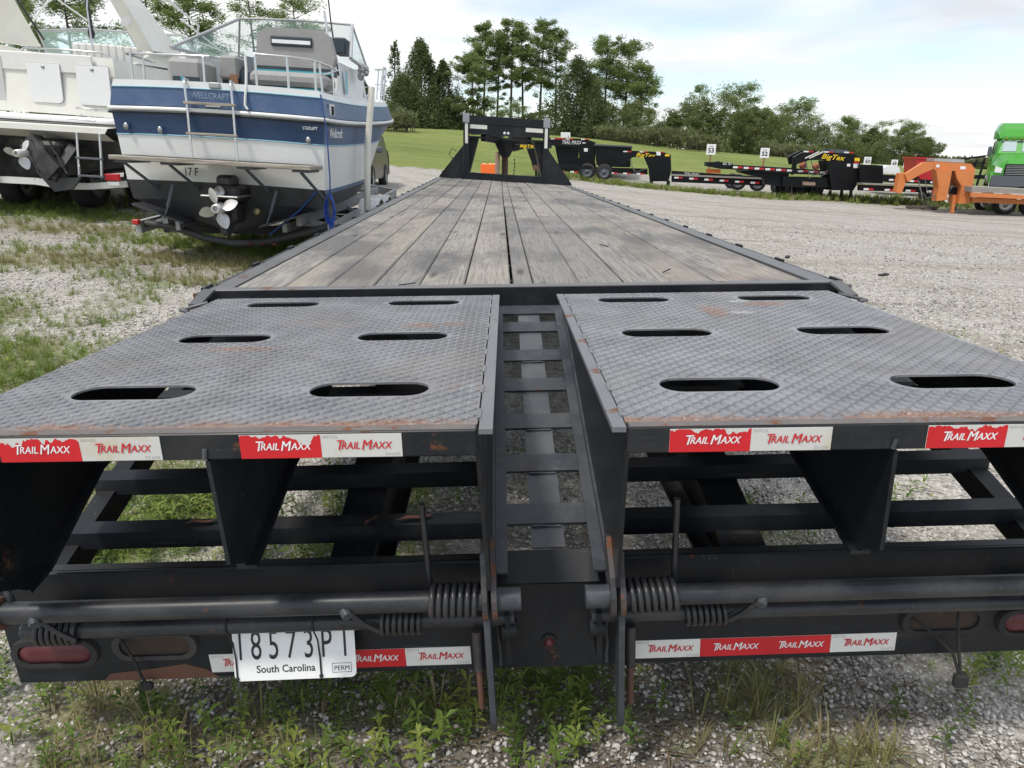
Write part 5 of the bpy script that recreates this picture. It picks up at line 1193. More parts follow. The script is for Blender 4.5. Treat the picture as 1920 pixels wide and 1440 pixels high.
def boat_trailer():
    t = thing('boat_trailer', 'galvanised boat trailer with bunk rails and white fenders under the blue boat', 'trailer', (-3.27, 5.5, 0.25))
    b = lambda m, n, mt, **k: m.build(n, mt, t, **k)
    m = MB(); m.tube([(-1.15, .42, .36), (-.75, .36, .34), (-.35, .26, .22), (.0, .22, .17), (.35, .24, .18), (.8, .32, .29), (1.12, .40, .38)], .042, 10); rb = b(m, 'rear_beam', 'alu_dark')
    for x in (.22, .36, .50): m = MB(); m.cbox(x - .03, x + .03, 0.155, .19, .165, .19, .004); m.build('marker_light', 'red_lens', rb)
    for sg in (-1, 1):
        m = MB(); m.bar((sg * 1.13, .3, .33), (sg * 1.13, 5.5, .50), .06, .14); m.bar((sg * 1.13, 5.5, .50), (0, 7.4, .55), .06, .14); b(m, 'side_frame', 'alu')
        m = MB(); m.bar((sg * .78, .25, .44), (sg * .95, 4.6, .58), .06, .12); m.bar((sg * .62, .2, .36), (sg * .62, 4.6, .40), .05, .10); bk = b(m, 'bunk_rail', 'alu')
        for y in (.5, 1.3, 2.4, 3.6): m = MB(); m.bar((sg * 1.10, y, .32), (sg * .80, y, .44 + .03 * y), .05, .05); m.build('bunk_bracket', 'alu', bk)
        for y in (2.35, 3.15):
            pts = [(y + .42 * math.cos(a), .17 + .42 * math.sin(a)) for a in np.linspace(0.25, math.pi - .25, 12)] + [(y + .40 * math.cos(a), .17 + .40 * math.sin(a)) for a in np.linspace(math.pi - .25, .25, 12)]
            m = MB(); x0, x1 = sorted((sg * 1.12, sg * 1.40)); m.prism(pts, 'x', x0, x1); b(m, 'fender', 'white_clean')
            wheel(t, (sg * 1.27, y, .12), 'x', .32, .2, 'white')
        if sg < 0: m = MB(); m.cbox(-1.17, -1.09, .24, .30, .36, .42, .01); b(m, 'tail_light', 'red')
    for y in (.9, 2.75, 4.2): m = MB(); m.bar((-1.1, y, .26), (1.1, y, .26), .08, .10); b(m, 'cross_beam', 'alu_dark')
    m = MB(); m.tube([(1.33, 1.62, .46), (1.36, 1.66, 1.3), (1.44, 1.70, 2.03)], .042, 14); b(m, 'guide_pole', 'pvc')
    m = MB(); m.tube([(.50, -.0, .30), (.86, .05, .58), (1.08, .1, .82)], .012, 6); b(m, 'tie_strap', 'strap_dark')
M['alu_dark'] = painted('dull_galvanised', (0.055, 0.055, 0.058), 0.55, 0.5, (0.11, 0.105, 0.095), 0.0, 4, spec=.3)
boat_trailer()

def white_boat():
    gz = 0.55; BX, BY = -7.30, 8.2
    b = thing('motor_yacht', 'large cream white motor yacht with radar arch and two stern hatches', 'boat', (BX, BY, gz)); b.rotation_euler = (0, R(2.2), R(-1.0))
    Z = lambda z: z - gz
    lv = {'top': (Z(2.72), 1.56, .35, 9.2, .45, 2.3, .06), 'rail': (Z(1.92), 1.62, .55, 9.4, .5, 2.4, .0), 'rail2': (Z(1.80), 1.62, .55, 9.4, .5, 2.4, -.02), 'lip': (Z(1.62), 1.58, .5, 9.2, .45, 2.2, .05), 'ch': (Z(1.25), 1.5, .6, 8.4, .3, 1.8, .15), 'keel': (Z(.95), .05, .9, 8.0, .2, 1, .2)}
    r = hull_fn(lv); sub = lambda m, n, mt, **k: m.build(n, mt, b, **k)
    m = MB(); hull_band(m, r, 'top', 'rail'); transom_band(m, r, 'top', 'rail', curve=.03); hull_band(m, r, 'rail2', 'lip'); sub(m, 'hull', 'cream')
    m = MB(); hull_band(m, r, 'lip', 'ch'); hull_band(m, r, 'ch', 'keel'); transom_band(m, r, 'ch', 'keel', curve=.0); transom_band(m, r, 'lip', 'ch', curve=.0); sub(m, 'bottom', 'crud')
    path = [(u * 1.63, -.03 * (1 - u * u) - .03, Z(1.86)) for u in np.linspace(-1, 1, 13)] + [(r('rail', t)[0] + .02, r('rail', t)[1], r('rail', t)[2] - .06) for t in np.linspace(.01, .9, 24)]
    m = MB(); m.tube(path, .06, 10); sub(m, 'rub_rail', 'white')
    m = MB(); m.tube([(x * 1.003, y - .045, z - .035) for x, y, z in path[:13]], .012, 6); sub(m, 'rail_trim', 'letter_black')
    m = MB(); A = [(u * 1.6, -.02, Z(1.80)) for u in np.linspace(-1, 1, 11)]; B = [(u * 1.6, -.34, Z(1.775)) for u in np.linspace(-1, 1, 11)]; Cc = [(u * 1.55, -.34, Z(1.70)) for u in np.linspace(-1, 1, 11)]; D = [(u * 1.5, .0, Z(1.60)) for u in np.linspace(-1, 1, 11)]
    m.loft([A, B, Cc, D], 0, False); sub(m, 'swim_ledge', 'cream')
    # transom wall pieces
    m = MB(); m.cbox(-.62, 1.30, -.012, .02, Z(2.49), Z(2.735), .012); sub(m, 'transom_top_panel', 'white_vinyl')
    for x0 in (.38, 1.055):
        pass
    for x0, x1 in ((.40, .86), (1.09, 1.55)):
        x0 -= .02; x1 -= .02
        pts = []; w, h = x1 - x0, .50
        for qx, qz, a0, rr in ((x1 - .02, Z(2.60) - .02, 0, .02), (x0 + .02, Z(2.60) - .02, 90, .02), (x0 + .07, Z(2.08) + .07, 180, .07), (x1 - .07, Z(2.08) + .07, 270, .07)):
            pts += [(qx + rr * math.cos(R(a0 + k * 22.5)), qz + rr * math.sin(R(a0 + k * 22.5))) for k in range(5)]
        m = MB(); m.prism(pts, 'y', -.034, -.0125); ht = sub(m, 'stern_hatch', 'white_clean')
        m = MB(); c = (x0 + x1) / 2; m.prism([(c + (p[0] - c) * 1.025, Z(2.34) + (p[1] - Z(2.34)) * 1.02) for p in pts], 'y', -.016, -.010); m.build('hatch_gasket', 'letter_grey', ht)
        m = MB(); m.lathe([(-.044, .001), (-.044, .02), (-.035, .026)], (x0 + .23, 0, Z(2.55)), 'y', 12); m.build('latch', 'steel', ht)
    m = MB(); m.box(-1.5, .02, -.02, .01, Z(2.02), Z(2.66)); sub(m, 'walkway_door', 'walk_grey')
    m = MB(); m.tube([(1.02, -.05, Z(2.03)), (1.06, -.075, Z(2.035)), (1.28, -.075, Z(2.02)), (1.32, -.05, Z(2.015))], .012, 8); sub(m, 'grab_handle', 'chrome'); m = MB(); m.tube([(.9, -.10, Z(1.88)), (1.3, -.10, Z(1.875))], .012, 8); sub(m, 'grab_handle', 'chrome')
    m = MB(); m.tube([(.26, .1, Z(2.73)), (.31, .08, Z(2.79)), (.9, .08, Z(2.80)), (1.42, .08, Z(2.79)), (1.5, .1, Z(2.73))], .014, 8)
    for x in (.62, 1.05): m.tube([(x, .08, Z(2.73)), (x, .08, Z(2.80))], .011, 6)
    sub(m, 'transom_rail', 'chrome')
    # deck, coaming, seats
    m = MB(); m.loft([[(u * r('top', t)[0], r('top', t)[1], r('top', t)[2] + .12 * (1 - u * u) * min(1, max(0, (t - .3) * 5))) for u in np.linspace(-1, 1, 9)] for t in np.linspace(0.0, 1, 24)], 0, True); sub(m, 'deck', 'cream')
    for sg in (-1, 1):
        m = MB(); A = [(sg * 1.55, .7, Z(2.72)), (sg * 1.53, 1.6, Z(3.02)), (sg * 1.45, 3.2, Z(3.0)), (sg * 1.2, 5.2, Z(2.95))]; B = [(x + sg * .05, y, Z(2.70) + .04 * y) for x, y, z in A]; C2 = [(x - sg * .22, y + .02, z - .02) for x, y, z in A]; D2 = [(x - sg * .24, y + .03, Z(2.68)) for x, y, z in A]
        m.loft([B, A, C2, D2] if sg < 0 else [D2, C2, A, B], 0, False); sub(m, 'side_coaming', 'cream')
        # arch leg: wide at the foot, leaning aft
        AX = .40
        ft = [(sg * 1.50, 1.0, Z(2.95)), (sg * 1.50, 2.0, Z(3.0)), (sg * 1.22, 2.02, Z(3.0)), (sg * 1.24, 1.0, Z(2.95))]; tp = [(sg * 1.02, .25, Z(4.1)), (sg * 1.02, .62, Z(4.1)), (sg * .80, .62, Z(4.1)), (sg * .80, .25, Z(4.1))]; ft = [(x * .86 + AX, y, z) for x, y, z in ft]; tp = [(x * .86 + AX, y, z) for x, y, z in tp]; md = [tuple((p * .5 + q * .5) + (sg * .05 if i == 0 else 0) for i, (p, q) in enumerate(zip(a, c))) for a, c in zip(ft, tp)]
        m = MB(); m.loft([ft, md, tp] if sg > 0 else [ft[::-1], md[::-1], tp[::-1]], 0, False, True, True); ar = sub(m, 'radar_arch_leg', 'cream')
        m = MB(); pc = Vector((sg * 1.12 + AX, .62, Z(3.28))); m.lathe([(-.02, .001), (-.02, .06), (-.01, .075), (0, .08)], tuple(pc), 'y', 16); m.build('arch_speaker', 'white_vinyl', ar)
        m = MB(); m.tube([(sg * .98 + AX, 2.0, Z(3.12)), (sg * .84 + AX, .66, Z(4.1))], .018, 6); m.build('black_edge', 'letter_black', ar)
    m = MB(); m.cbox(-.5, 1.3, .25, .65, Z(4.05), Z(4.2), .03); sub(m, 'radar_arch_top', 'cream')
    m = MB(); rows = [(-1.35, 2.6, 2.98), (-.95, 3.5, 3.02), (-.3, 3.95, 3.03), (.3, 3.95, 3.03), (.95, 3.5, 3.02), (1.35, 2.6, 2.98)]; tops = [(-1.27, 2.3, 3.28), (-.85, 3.0, 3.43), (-.28, 3.35, 3.47), (.28, 3.35, 3.47), (.85, 3.0, 3.43), (1.27, 2.3, 3.28)]; rows = [(x + .42, y, z) for x, y, z in rows]; tops = [(x + .42, y, z) for x, y, z in tops]
    m.loft([[(x, y, Z(z)) for x, y, z in rows], [(x, y, Z(z)) for x, y, z in tops]], 0, False); ws = sub(m, 'windshield', 'glass')
    m = MB(); m.tube([(x, y, Z(z)) for x, y, z in tops], .022, 8); m.tube([(x, y, Z(z)) for x, y, z in rows], .018, 8)
    for p, q in zip(rows, tops): m.tube([(p[0], p[1], Z(p[2])), (q[0], q[1], Z(q[2]))], .018, 8)
    m.build('windshield_frame', 'alu', ws)
    m = MB()
    for k in range(9): m.cbox(.36 + k * .115, .47 + k * .115, 1.15, 1.32, Z(2.72), Z(3.02) - .004 * abs(k - 3), .02)
    sub(m, 'pleated_seat', 'white_vinyl')
    m = MB()
    m.tube([(-1.1, 2.3, Z(3.22)), (-.2, 1.6, Z(3.62)), (.4, 1.3, Z(3.85))], .016, 8); m.tube([(-.05, 1.6, Z(3.68)), (.05, 2.4, Z(3.44))], .012, 8); m.tube([(1.1, .8, Z(3.9)), (1.55, 1.8, Z(3.85)), (1.75, 2.6, Z(3.55)), (1.5, 2.9, Z(3.05))], .02, 8); m.tube([(1.5, 2.5, Z(3.62)), (2.0, 3.5, Z(3.1))], .015, 8); m.tube([(1.3, .9, Z(3.45)), (2.0, 3.2, Z(3.2))], .015, 8)
    sub(m, 'canopy_frame', 'white')
    m = MB(); m.tube([(1.10, .5, Z(3.9)), (1.06, .45, Z(3.4)), (1.16, .3, Z(2.82))], .012, 8); sub(m, 'antenna', 'chrome'); m = MB(); m.tube([(1.03, .5, Z(3.95)), (1.05, .48, Z(3.5)), (1.08, .47, Z(3.05))], .028, 8); m.ball((1.07, .47, Z(3.08)), .05, 0, (1, .8, 1.6), 6); sub(m, 'black_strap', 'letter_black')
    # drives, ladder
    for x in (-.62, .72):
        m = MB()
        m.cbox(x - .19, x + .19, -.42, .1, Z(1.33), Z(1.56), .05); m.bar((x - .25, -.30, Z(1.55)), (x + .18, -.46, Z(1.12)), .26, .20, (0, 1, 0)); m.bar((x + .30, -.2, Z(1.50)), (x + .10, -.5, Z(1.05)), .12, .10, (0, 1, 0)); m.prism([(x - .18, Z(1.16)), (x + .2, Z(1.22)), (x + .3, Z(1.0)), (x + .02, Z(.92))], 'y', -.42, -.36)
        for k in range(4): m.bar((x - .3 + .13 * k, -.42, Z(1.56)), (x - .06 + .13 * k, -.50, Z(1.14)), .02, .03, (0, 1, 0))
        d = sub(m, 'sterndrive', 'crud'); m = MB(); m.prism([(x - .02, Z(1.05)), (x + .5, Z(1.10)), (x + .36, Z(.93)), (x + .1, Z(.88))], 'y', -.48, -.44); m.build('drive_plate', 'bottom', d)
        propeller('propeller', d, (x - .14, -.72, Z(1.385)), .22, 3, 'prop_steel', .9)
    m = MB(); m.tube([(1.17, -.36, Z(1.70)), (1.155, -.40, Z(1.10))], .018, 8); ld = sub(m, 'boarding_ladder', 'chrome')
    m = MB(); m.tube([(1.49, -.36, Z(1.70)), (1.475, -.40, Z(1.10))], .018, 8); m.build('ladder_stile', 'chrome', ld)
    for z in (1.36, 1.12): m = MB(); m.cbox(1.14, 1.51, -.425, -.365, Z(z) - .014, Z(z) + .014, .004); m.build('ladder_rung', 'grey_plastic', ld)
M['walk_grey'] = painted('walkway_gelcoat', (0.55, 0.56, 0.54), 0.4, 0.3, (0.4, 0.39, 0.35), 0.0, 2)
white_boat()
def yacht_trailer():
    gz = .55; t = thing('boat_trailer', 'white framed boat trailer with dark tyres under the large cream yacht', 'trailer', (-7.30, 8.2, gz)); Z = lambda z: z - gz
    m = MB(); p = [(-1.5, -.05, Z(.97)), (-.3, -.1, Z(.99)), (.35, -.1, Z(.97)), (.75, -.08, Z(.91)), (1.1, -.06, Z(.91)), (1.6, .0, Z(.95))]
    for a, c in zip(p[:-1], p[1:]): m.bar(a, c, .10, .09)
    m.build('rear_beam', 'white', t)
    for x0, x1 in ((-.42, -.18), (1.40, 1.62)):
        m = MB(); m.cbox(x0, x1, -.20, -.16, Z(1.0), Z(1.10), .01); m.build('tail_light', 'red', t); m = MB(); m.cbox(x0 + .02, x1 - .02, -.19, -.16, Z(.93), Z(.99), .005); m.build('light_bracket', 'white', t)
    for sg in (-1, 1):
        m = MB(); m.bar((sg * 1.2, 0, Z(.93)), (sg * 1.2, 7.5, Z(1.05)), .1, .16); m.build('side_frame', 'alu_dark', t)
        for y in (.9, 1.75, 2.6): wheel(t, (sg * .55 if y < 1 else sg * 1.0, y, Z(gz + .0) + .36), 'x', .38, .30, 'steel')
    m = MB(); m.bar((-1.2, 1.6, Z(.9)), (1.2, 1.6, Z(.9)), .12, .12); m.build('axle_beam', 'alu_dark', t)
yacht_trailer()
def parked_car():
    z = float(gh(-3.3, 18.5)); c = thing('parked_car', 'dark grey car mostly hidden behind the blue boat', 'car', (-4.55, 16.6, z), R(2))
    m = MB(); prof = [(-.0, .35), (.02, .75), (.25, .95), (1.15, 1.05), (1.9, 1.45), (3.3, 1.48), (4.2, 1.05), (4.45, .9), (4.5, .35)]
    rows = []
    for u, zz in ((-.86, .0), (-.90, .02), (-.90, .02), (.90, .02), (.90, .02), (.86, .0)): rows.append([(u * (1 if h < 1.06 else .80), y, h) for y, h in prof])
    m.loft(rows, 0, True); m.loft([[(-.88, y, h) for y, h in prof], [(-.88, y, .35) for y, h in prof]], 0, False); m.loft([[(.88, y, h) for y, h in prof], [(.88, y, .35) for y, h in prof]], 0, False); m.box(-.86, .86, .1, 4.4, .28, .36); m.build('body', 'car', c)
    for x in (-.80, .80):
        for y in (.85, 3.6): wheel(c, (x, y, .34), 'x', .34, .22, 'steel')
    m = MB(); m.add([(-.68, 1.22, 1.07), (.68, 1.22, 1.07), (.62, 1.88, 1.44), (-.62, 1.88, 1.44)], [(0, 1, 2, 3)]); m.build('windscreen', 'glass_dark', c)
    for sg in (-1, 1):
        m = MB(); m.cbox(min(sg * .92, sg * 1.1), max(sg * .92, sg * 1.1), 1.35, 1.5, 1.0, 1.16, .03); m.build('mirror', 'grey_plastic', c); m = MB(); m.cbox(min(sg * .55, sg * .85), max(sg * .55, sg * .85), -.02, .08, .62, .78, .02); m.build('headlight', 'letter_white', c)
parked_car()
BG = {'BEHIND': ((20.27, 34.28, -0.07), -4, [('deck_beam', 'bg_black', -1.1, 1.0, [(-1.75, 0.86), (2.23, 0.72), (2.27, 0.52), (-1.71, 0.64)])]),
 'RED': ((21.21, 34.4, -0.08), -8,
         [('container', 'red', -0.8, 0.8, [(-0.95, 1.8), (-0.17, 1.77), (0.08, 0.59), (-0.37, 0.58), (-0.84, 1.08)]), ('rim', 'red', -0.85, 0.85, [(-1.02, 1.85), (-0.15, 1.82), (-0.14, 1.75), (-1.01, 1.78)])]),
 'T1': ((1.44, 33.61, 0.48), -10,
        [('neck_beam', 'bg_black', -0.5, -0.28, [(-1.28, 1.34), (-0.99, 1.54), (-0.79, 1.59), (0.66, 1.57), (0.67, 1.33), (-0.49, 1.33), (-0.75, 1.27), (-1.22, 1.14)]),
         ('upright', 'bg_black', -0.5, 0.4, [(-0.44, 1.3), (0.46, 1.32), (0.49, 0.39), (-0.08, 0.33), (-0.19, 0.7)]), ('jack_leg', 'bg_black', -0.6, -0.5, [(0.02, 0.33), (0.12, 0.34), (0.13, -0.08), (0.03, -0.09)]),
         ('jack_box', 'rust', -0.62, -0.505, [(-0.07, 0.55), (0.19, 0.54), (0.2, 0.29), (-0.06, 0.31)]), ('deck_beam', 'bg_black', -1.0, -0.9, [(0.55, 0.67), (2.77, 0.57), (2.78, 0.4), (0.55, 0.45)]),
         ('LET', 'BigTex', -0.51, 0, [(-0.78, 1.35), (0.02, 1.34), (-0.78, 1.52)])]),
 'T2': ((4.37, 38.55, 0.54), -10,
        [('neck_beam', 'bg_black', -0.5, -0.28, [(-2.15, 1.86), (-0.02, 1.84), (0.45, 1.69), (0.47, 1.39), (0.01, 1.35), (-1.11, 1.41), (-2.14, 1.48)]),
         ('upright', 'bg_black', -0.55, 0.45, [(-0.35, 1.56), (0.48, 1.69), (0.51, 0.75), (0.42, 0.13), (-0.51, 0.11), (-0.54, 0.67), (-0.32, 0.87)]),
         ('front_panel', 'bg_black', -0.3, 0.5, [(-1.72, 1.49), (-0.37, 1.51), (-0.49, 0.42), (-1.44, 0.37)]), ('jack_leg', 'bg_black', -0.62, -0.5, [(-0.45, 0.11), (-0.33, 0.11), (-0.34, -0.31), (-0.43, -0.31)]),
         ('jack_leg', 'bg_black', -0.62, -0.5, [(0.31, 0.13), (0.43, 0.13), (0.43, -0.43), (0.31, -0.41)]), ('deck_beam', 'bg_black', -1.1, -0.95, [(-1.59, 0.4), (3.4, 0.37), (3.43, 0.07), (-1.58, 0.15)]),
         ('dump_bin', 'bg_black', -0.9, 0.9, [(0.51, 1.52), (2.48, 1.47), (2.49, 1.31), (2.47, 0.41), (1.64, 0.41), (0.66, 0.5)]),
         ('bin_rim', 'grey_plastic', -1.0, 1.0, [(0.49, 1.57), (2.5, 1.52), (2.51, 1.44), (0.49, 1.49)]), ('LET', 'Maxx_big', -0.51, 0, [(-1.32, 1.55), (-0.26, 1.54), (-1.33, 1.77)]),
         ('STK', 'red', -0.51, 0, [(-1.56, 1.79), (-1.12, 1.8), (-1.12, 1.85), (-1.56, 1.85)]), ('STK', 'letter_white', -0.51, 0, [(-0.18, 1.54), (-0.0, 1.54), (-0.01, 1.65), (-0.18, 1.65)]),
         ('STK', 'letter_white', -0.56, 0, [(-0.07, 1.18), (0.13, 1.18), (0.13, 1.35), (-0.08, 1.35)])]),
 'T3': ((7.73, 34.46, 0.06), -14,
        [('neck_beam', 'bg_black', -0.5, -0.28, [(-2.31, 1.44), (-2.08, 1.65), (-1.61, 1.73), (0.06, 1.69), (0.43, 1.57), (0.42, 1.39), (-0.85, 1.44), (-1.46, 1.41), (-1.86, 1.12), (-2.28, 0.98)]),
         ('upright', 'bg_black', -0.55, 0.45, [(-0.85, 1.44), (0.44, 1.54), (0.53, 0.82), (0.44, 0.31), (-0.47, 0.28), (-0.58, 0.92)]),
         ('jack_leg', 'bg_black', -0.62, -0.5, [(-0.47, 0.28), (-0.36, 0.29), (-0.37, 0.06), (-0.45, 0.05)]), ('jack_leg', 'bg_black', -0.62, -0.5, [(0.36, 0.31), (0.49, 0.31), (0.47, -0.07), (0.37, -0.05)]),
         ('deck_beam', 'bg_black', -1.15, -1.0, [(0.57, 0.83), (4.86, 0.66), (4.92, 0.25), (0.61, 0.3)]), ('deck_floor', 'wood_bg', -1.18, -1.151, [(0.6, 0.68), (4.87, 0.62), (4.88, 0.54), (0.61, 0.6)]),
         ('LET', 'BigTex', -0.51, 0, [(-1.25, 1.46), (-0.28, 1.43), (-1.26, 1.64)]), ('LET', 'Maxx_small', -1.16, 0, [(1.16, 0.69), (1.87, 0.66), (1.15, 0.79)]),
         ('STK', 'letter_white', -0.56, 0, [(-0.23, 1.53), (-0.03, 1.53), (-0.04, 1.66), (-0.24, 1.66)]), ('STK', 'yellow', -0.56, 0, [(0.18, 1.49), (0.39, 1.49), (0.38, 1.59), (0.18, 1.59)])]),
 'T4': ((12.68, 30.13, -0.09), -10,
        [('tilt_deck', 'bg_black', -1.1, 1.1, [(-2.71, 1.34), (-0.23, 1.26), (2.28, 1.15), (2.31, 0.97), (-0.2, 1.02), (-2.68, 1.14)]),
         ('deck_head', 'bg_black', -0.6, 0.6, [(-3.78, 1.43), (-3.37, 1.44), (-3.3, 1.48), (-3.16, 1.44), (-2.65, 1.41), (-2.62, 1.14), (-3.13, 1.15), (-3.76, 1.25)]),
         ('under_frame', 'bg_black', -0.8, 0.8, [(-2.33, 1.1), (-0.25, 1.03), (-0.27, 0.84), (-1.34, 0.81), (-2.22, 0.99)]),
         ('front_block', 'bg_black', -0.9, -0.3, [(-1.31, 0.81), (-0.51, 0.83), (-0.46, 0.47), (-1.23, 0.54)]), ('side_box', 'bg_black', -1.1, -0.6, [(-0.56, 0.9), (1.37, 0.91), (1.43, 0.49), (-0.5, 0.48)]),
         ('jack_leg', 'bg_black', -1.0, -0.85, [(-0.36, 0.75), (-0.21, 0.75), (-0.15, 0.01), (-0.27, 0.03)]), ('orange_housing', 'orange_bright', -0.35, 0.35, [(-3.68, 1.13), (-3.1, 1.12), (-3.1, 0.96), (-3.66, 0.97)]),
         ('LET', 'white_small', -0.61, 0, [(-3.08, 1.33), (-2.67, 1.32), (-3.09, 1.44)]), ('EMB', 'jack_beige', -1.11, 0, [(0.3, 0.57), (0.83, 0.56), (0.81, 0.69), (0.28, 0.72)])]),
 'T5': ((14.55, 29.01, -0.14), -3,
        [('neck_beam', 'bg_black', -0.5, -0.28,
          [(-2.4, 1.75), (-2.26, 1.86), (-1.89, 2.04), (-1.53, 2.02), (-0.01, 1.92), (0.36, 1.8), (0.38, 1.57), (-0.13, 1.6), (-1.03, 1.67), (-1.74, 1.65), (-2.06, 1.54), (-2.29, 1.45)]),
         ('upright', 'bg_black', -0.55, 0.45, [(-1.05, 1.65), (0.36, 1.59), (0.38, 1.31), (0.37, 0.72), (0.26, 0.46), (-0.64, 0.44), (-0.82, 1.02)]),
         ('coupler_post', 'bg_black', -0.2, 0.0, [(-2.33, 1.79), (-2.2, 1.82), (-2.12, 1.1), (-2.27, 1.03)]), ('toolbox', 'grey_plastic', -0.3, 0.5, [(-0.92, 2.12), (-0.14, 2.09), (-0.09, 1.92), (-0.89, 1.97)]),
         ('jack_leg', 'bg_black', -0.62, -0.5, [(-0.75, 0.44), (-0.67, 0.44), (-0.68, -0.02), (-0.78, -0.0)]), ('jack_leg', 'bg_black', -0.62, -0.5, [(0.11, 0.46), (0.2, 0.46), (0.23, -0.11), (0.14, -0.09)]),
         ('deck_beam', 'bg_black', -1.15, -1.0, [(0.19, 0.72), (3.64, 0.67), (3.69, 0.45), (0.23, 0.48)]), ('deck_floor', 'wood_bg', -1.14, 1.1, [(0.35, 0.79), (3.64, 0.73), (3.65, 0.68), (0.36, 0.73)]),
         ('steel_box', 'bg_black', -0.8, 0.6, [(0.24, 1.52), (1.21, 1.5), (1.32, 0.77), (0.37, 0.78)]), ('LET', 'BigTex', -0.51, 0, [(-1.29, 1.73), (-0.3, 1.64), (-1.32, 1.94)]),
         ('STK', 'yellow', -0.56, 0, [(0.1, 1.65), (0.32, 1.65), (0.3, 1.78), (0.08, 1.78)]), ('STK', 'red', -0.56, 0, [(0.09, 1.56), (0.31, 1.57), (0.3, 1.63), (0.08, 1.63)]),
         ('STK', 'letter_white', -0.56, 0, [(0.1, 1.37), (0.32, 1.37), (0.29, 1.54), (0.07, 1.54)]), ('STK', 'letter_white', -0.56, 0, [(-0.18, 1.43), (-0.04, 1.43), (-0.06, 1.54), (-0.19, 1.53)])]),
 'T6': ((17.66, 25.77, -0.36), -10,
        [('coupler', 'orange', -0.3, 0.1, [(-2.39, 0.73), (-2.38, 1.45), (-2.15, 1.48), (-2.11, 1.06), (-2.19, 0.69)]),
         ('neck_arm', 'orange', -0.45, -0.2, [(-2.23, 1.42), (-1.66, 1.86), (-1.26, 1.89), (-1.25, 1.64), (-1.64, 1.45), (-2.08, 1.14)]),
         ('neck_arm', 'orange', 0.3, 0.55, [(-1.98, 1.41), (-1.39, 1.87), (-0.99, 1.89), (-0.98, 1.63), (-1.37, 1.44), (-1.83, 1.13)]),
         ('top_beam', 'orange', -0.47, 0.55, [(-1.29, 1.91), (0.02, 1.86), (0.21, 1.67), (0.2, 1.54), (-0.4, 1.58), (-1.23, 1.6)]),
         ('upright', 'orange', -0.55, 0.0, [(-1.18, 1.59), (-0.62, 1.61), (-0.61, 0.87), (-0.6, 0.51), (-0.95, 0.46), (-0.97, 0.96)]),
         ('upright', 'orange', -0.55, 0.5, [(-0.5, 1.56), (0.18, 1.65), (0.21, 1.03), (0.24, 0.4), (-0.15, 0.39), (-0.17, 1.02), (-0.39, 1.31)]),
         ('jack_leg', 'orange', -0.3, -0.15, [(-0.31, 0.69), (-0.19, 0.69), (-0.15, 0.01), (-0.25, 0.02)]), ('jack_frame', 'bg_black', -0.2, 0.4, [(-0.65, 0.99), (-0.04, 0.97), (0.02, 0.69), (-0.61, 0.75)]),
         ('deck_floor', 'wood_bg', -1.2, 1.2, [(-0.08, 1.05), (2.98, 0.96), (3.01, 0.83), (-0.04, 0.85)]), ('side_rail', 'orange', -1.25, -1.15, [(-0.09, 0.84), (3.0, 0.75), (3.03, 0.62), (-0.06, 0.68)]),
         ('main_beam', 'orange', -0.7, -0.5, [(0.26, 0.64), (3.33, 0.56), (3.36, 0.42), (0.28, 0.45)]), ('alloy_box', 'alu', -0.4, 0.4, [(-1.27, 2.03), (-0.21, 2.01), (-0.18, 1.88), (-1.25, 1.92)]),
         ('STK', 'letter_white', -0.48, 0, [(-1.18, 1.7), (-1.07, 1.7), (-1.08, 1.8), (-1.2, 1.8)]), ('STK', 'letter_white', -0.48, 0, [(-0.32, 1.64), (-0.13, 1.65), (-0.15, 1.76), (-0.34, 1.76)])]),
 'TANK': ((19.51, 34.47, -0.05), -6,
          [('tank', 'white_clean', -0.8, 0.8, [(-0.76, 1.01), (-0.8, 1.26), (-0.71, 1.35), (-0.57, 1.39), (-0.29, 1.4), (-0.13, 1.35), (-0.04, 1.25), (0.04, 0.98)]),
           ('bumper', 'bg_black', -0.9, -0.81, [(-0.84, 0.96), (0.05, 0.93), (0.09, 0.75), (-0.81, 0.78)])])}

# ------------------------------------------------------------------ far side of the yard: parked trailers, truck, signs
M['wood_bg'] = painted('far_deck_wood', (0.30, 0.275, 0.245), 0.8, 0.4, (0.2, 0.19, 0.18), 0.0, 2)
BGL = {
 'T5': ('gooseneck_trailer', 'black gooseneck trailer with large yellow lettering beside the orange one', 'trailer'),
 'T4': ('tilt_trailer', 'black low trailer with long red and white taped deck in front of sign 52', 'trailer'),
 'T3': ('gooseneck_trailer', 'black gooseneck flatbed with yellow lettering left of sign 53', 'trailer'),
 'T2': ('dump_trailer', 'black gooseneck dump trailer with white lettering right of the headboard', 'trailer'),
 'T1': ('gooseneck_trailer', 'black gooseneck trailer with yellow lettering half hidden behind the headboard upright', 'trailer'),
 'T6': ('gooseneck_trailer', 'weathered orange gooseneck trailer with wooden deck in front of the green truck', 'trailer'),
 'RED': ('red_container', 'red open top container behind the orange trailer neck', 'container'),
 'TANK': ('white_tank', 'rounded white tank above a dark bumper beside sign 49', 'tank'),
 'BEHIND': ('flatbed_trailer', 'low dark flatbed behind the coupler of the orange trailer', 'trailer')}
def lerp2(p, q, u): return (p[0] + (q[0] - p[0]) * u, p[1] + (q[1] - p[1]) * u)
def tape_row(root, name, p, q, y, h, n, w=.20):
    """red and white reflective tape pieces along a deck edge"""
    for k in range(n):
        u = (k + .5) / n; c = lerp2(p, q, u)
        for j, mt in ((0, 'letter_white'), (1, 'red')):
            m = MB(); m.box(c[0] + (j - 1) * w, c[0] + j * w, y - .006, y - .001, c[1] - h / 2, c[1] + h / 2); m.build('reflector_tape', mt, root)
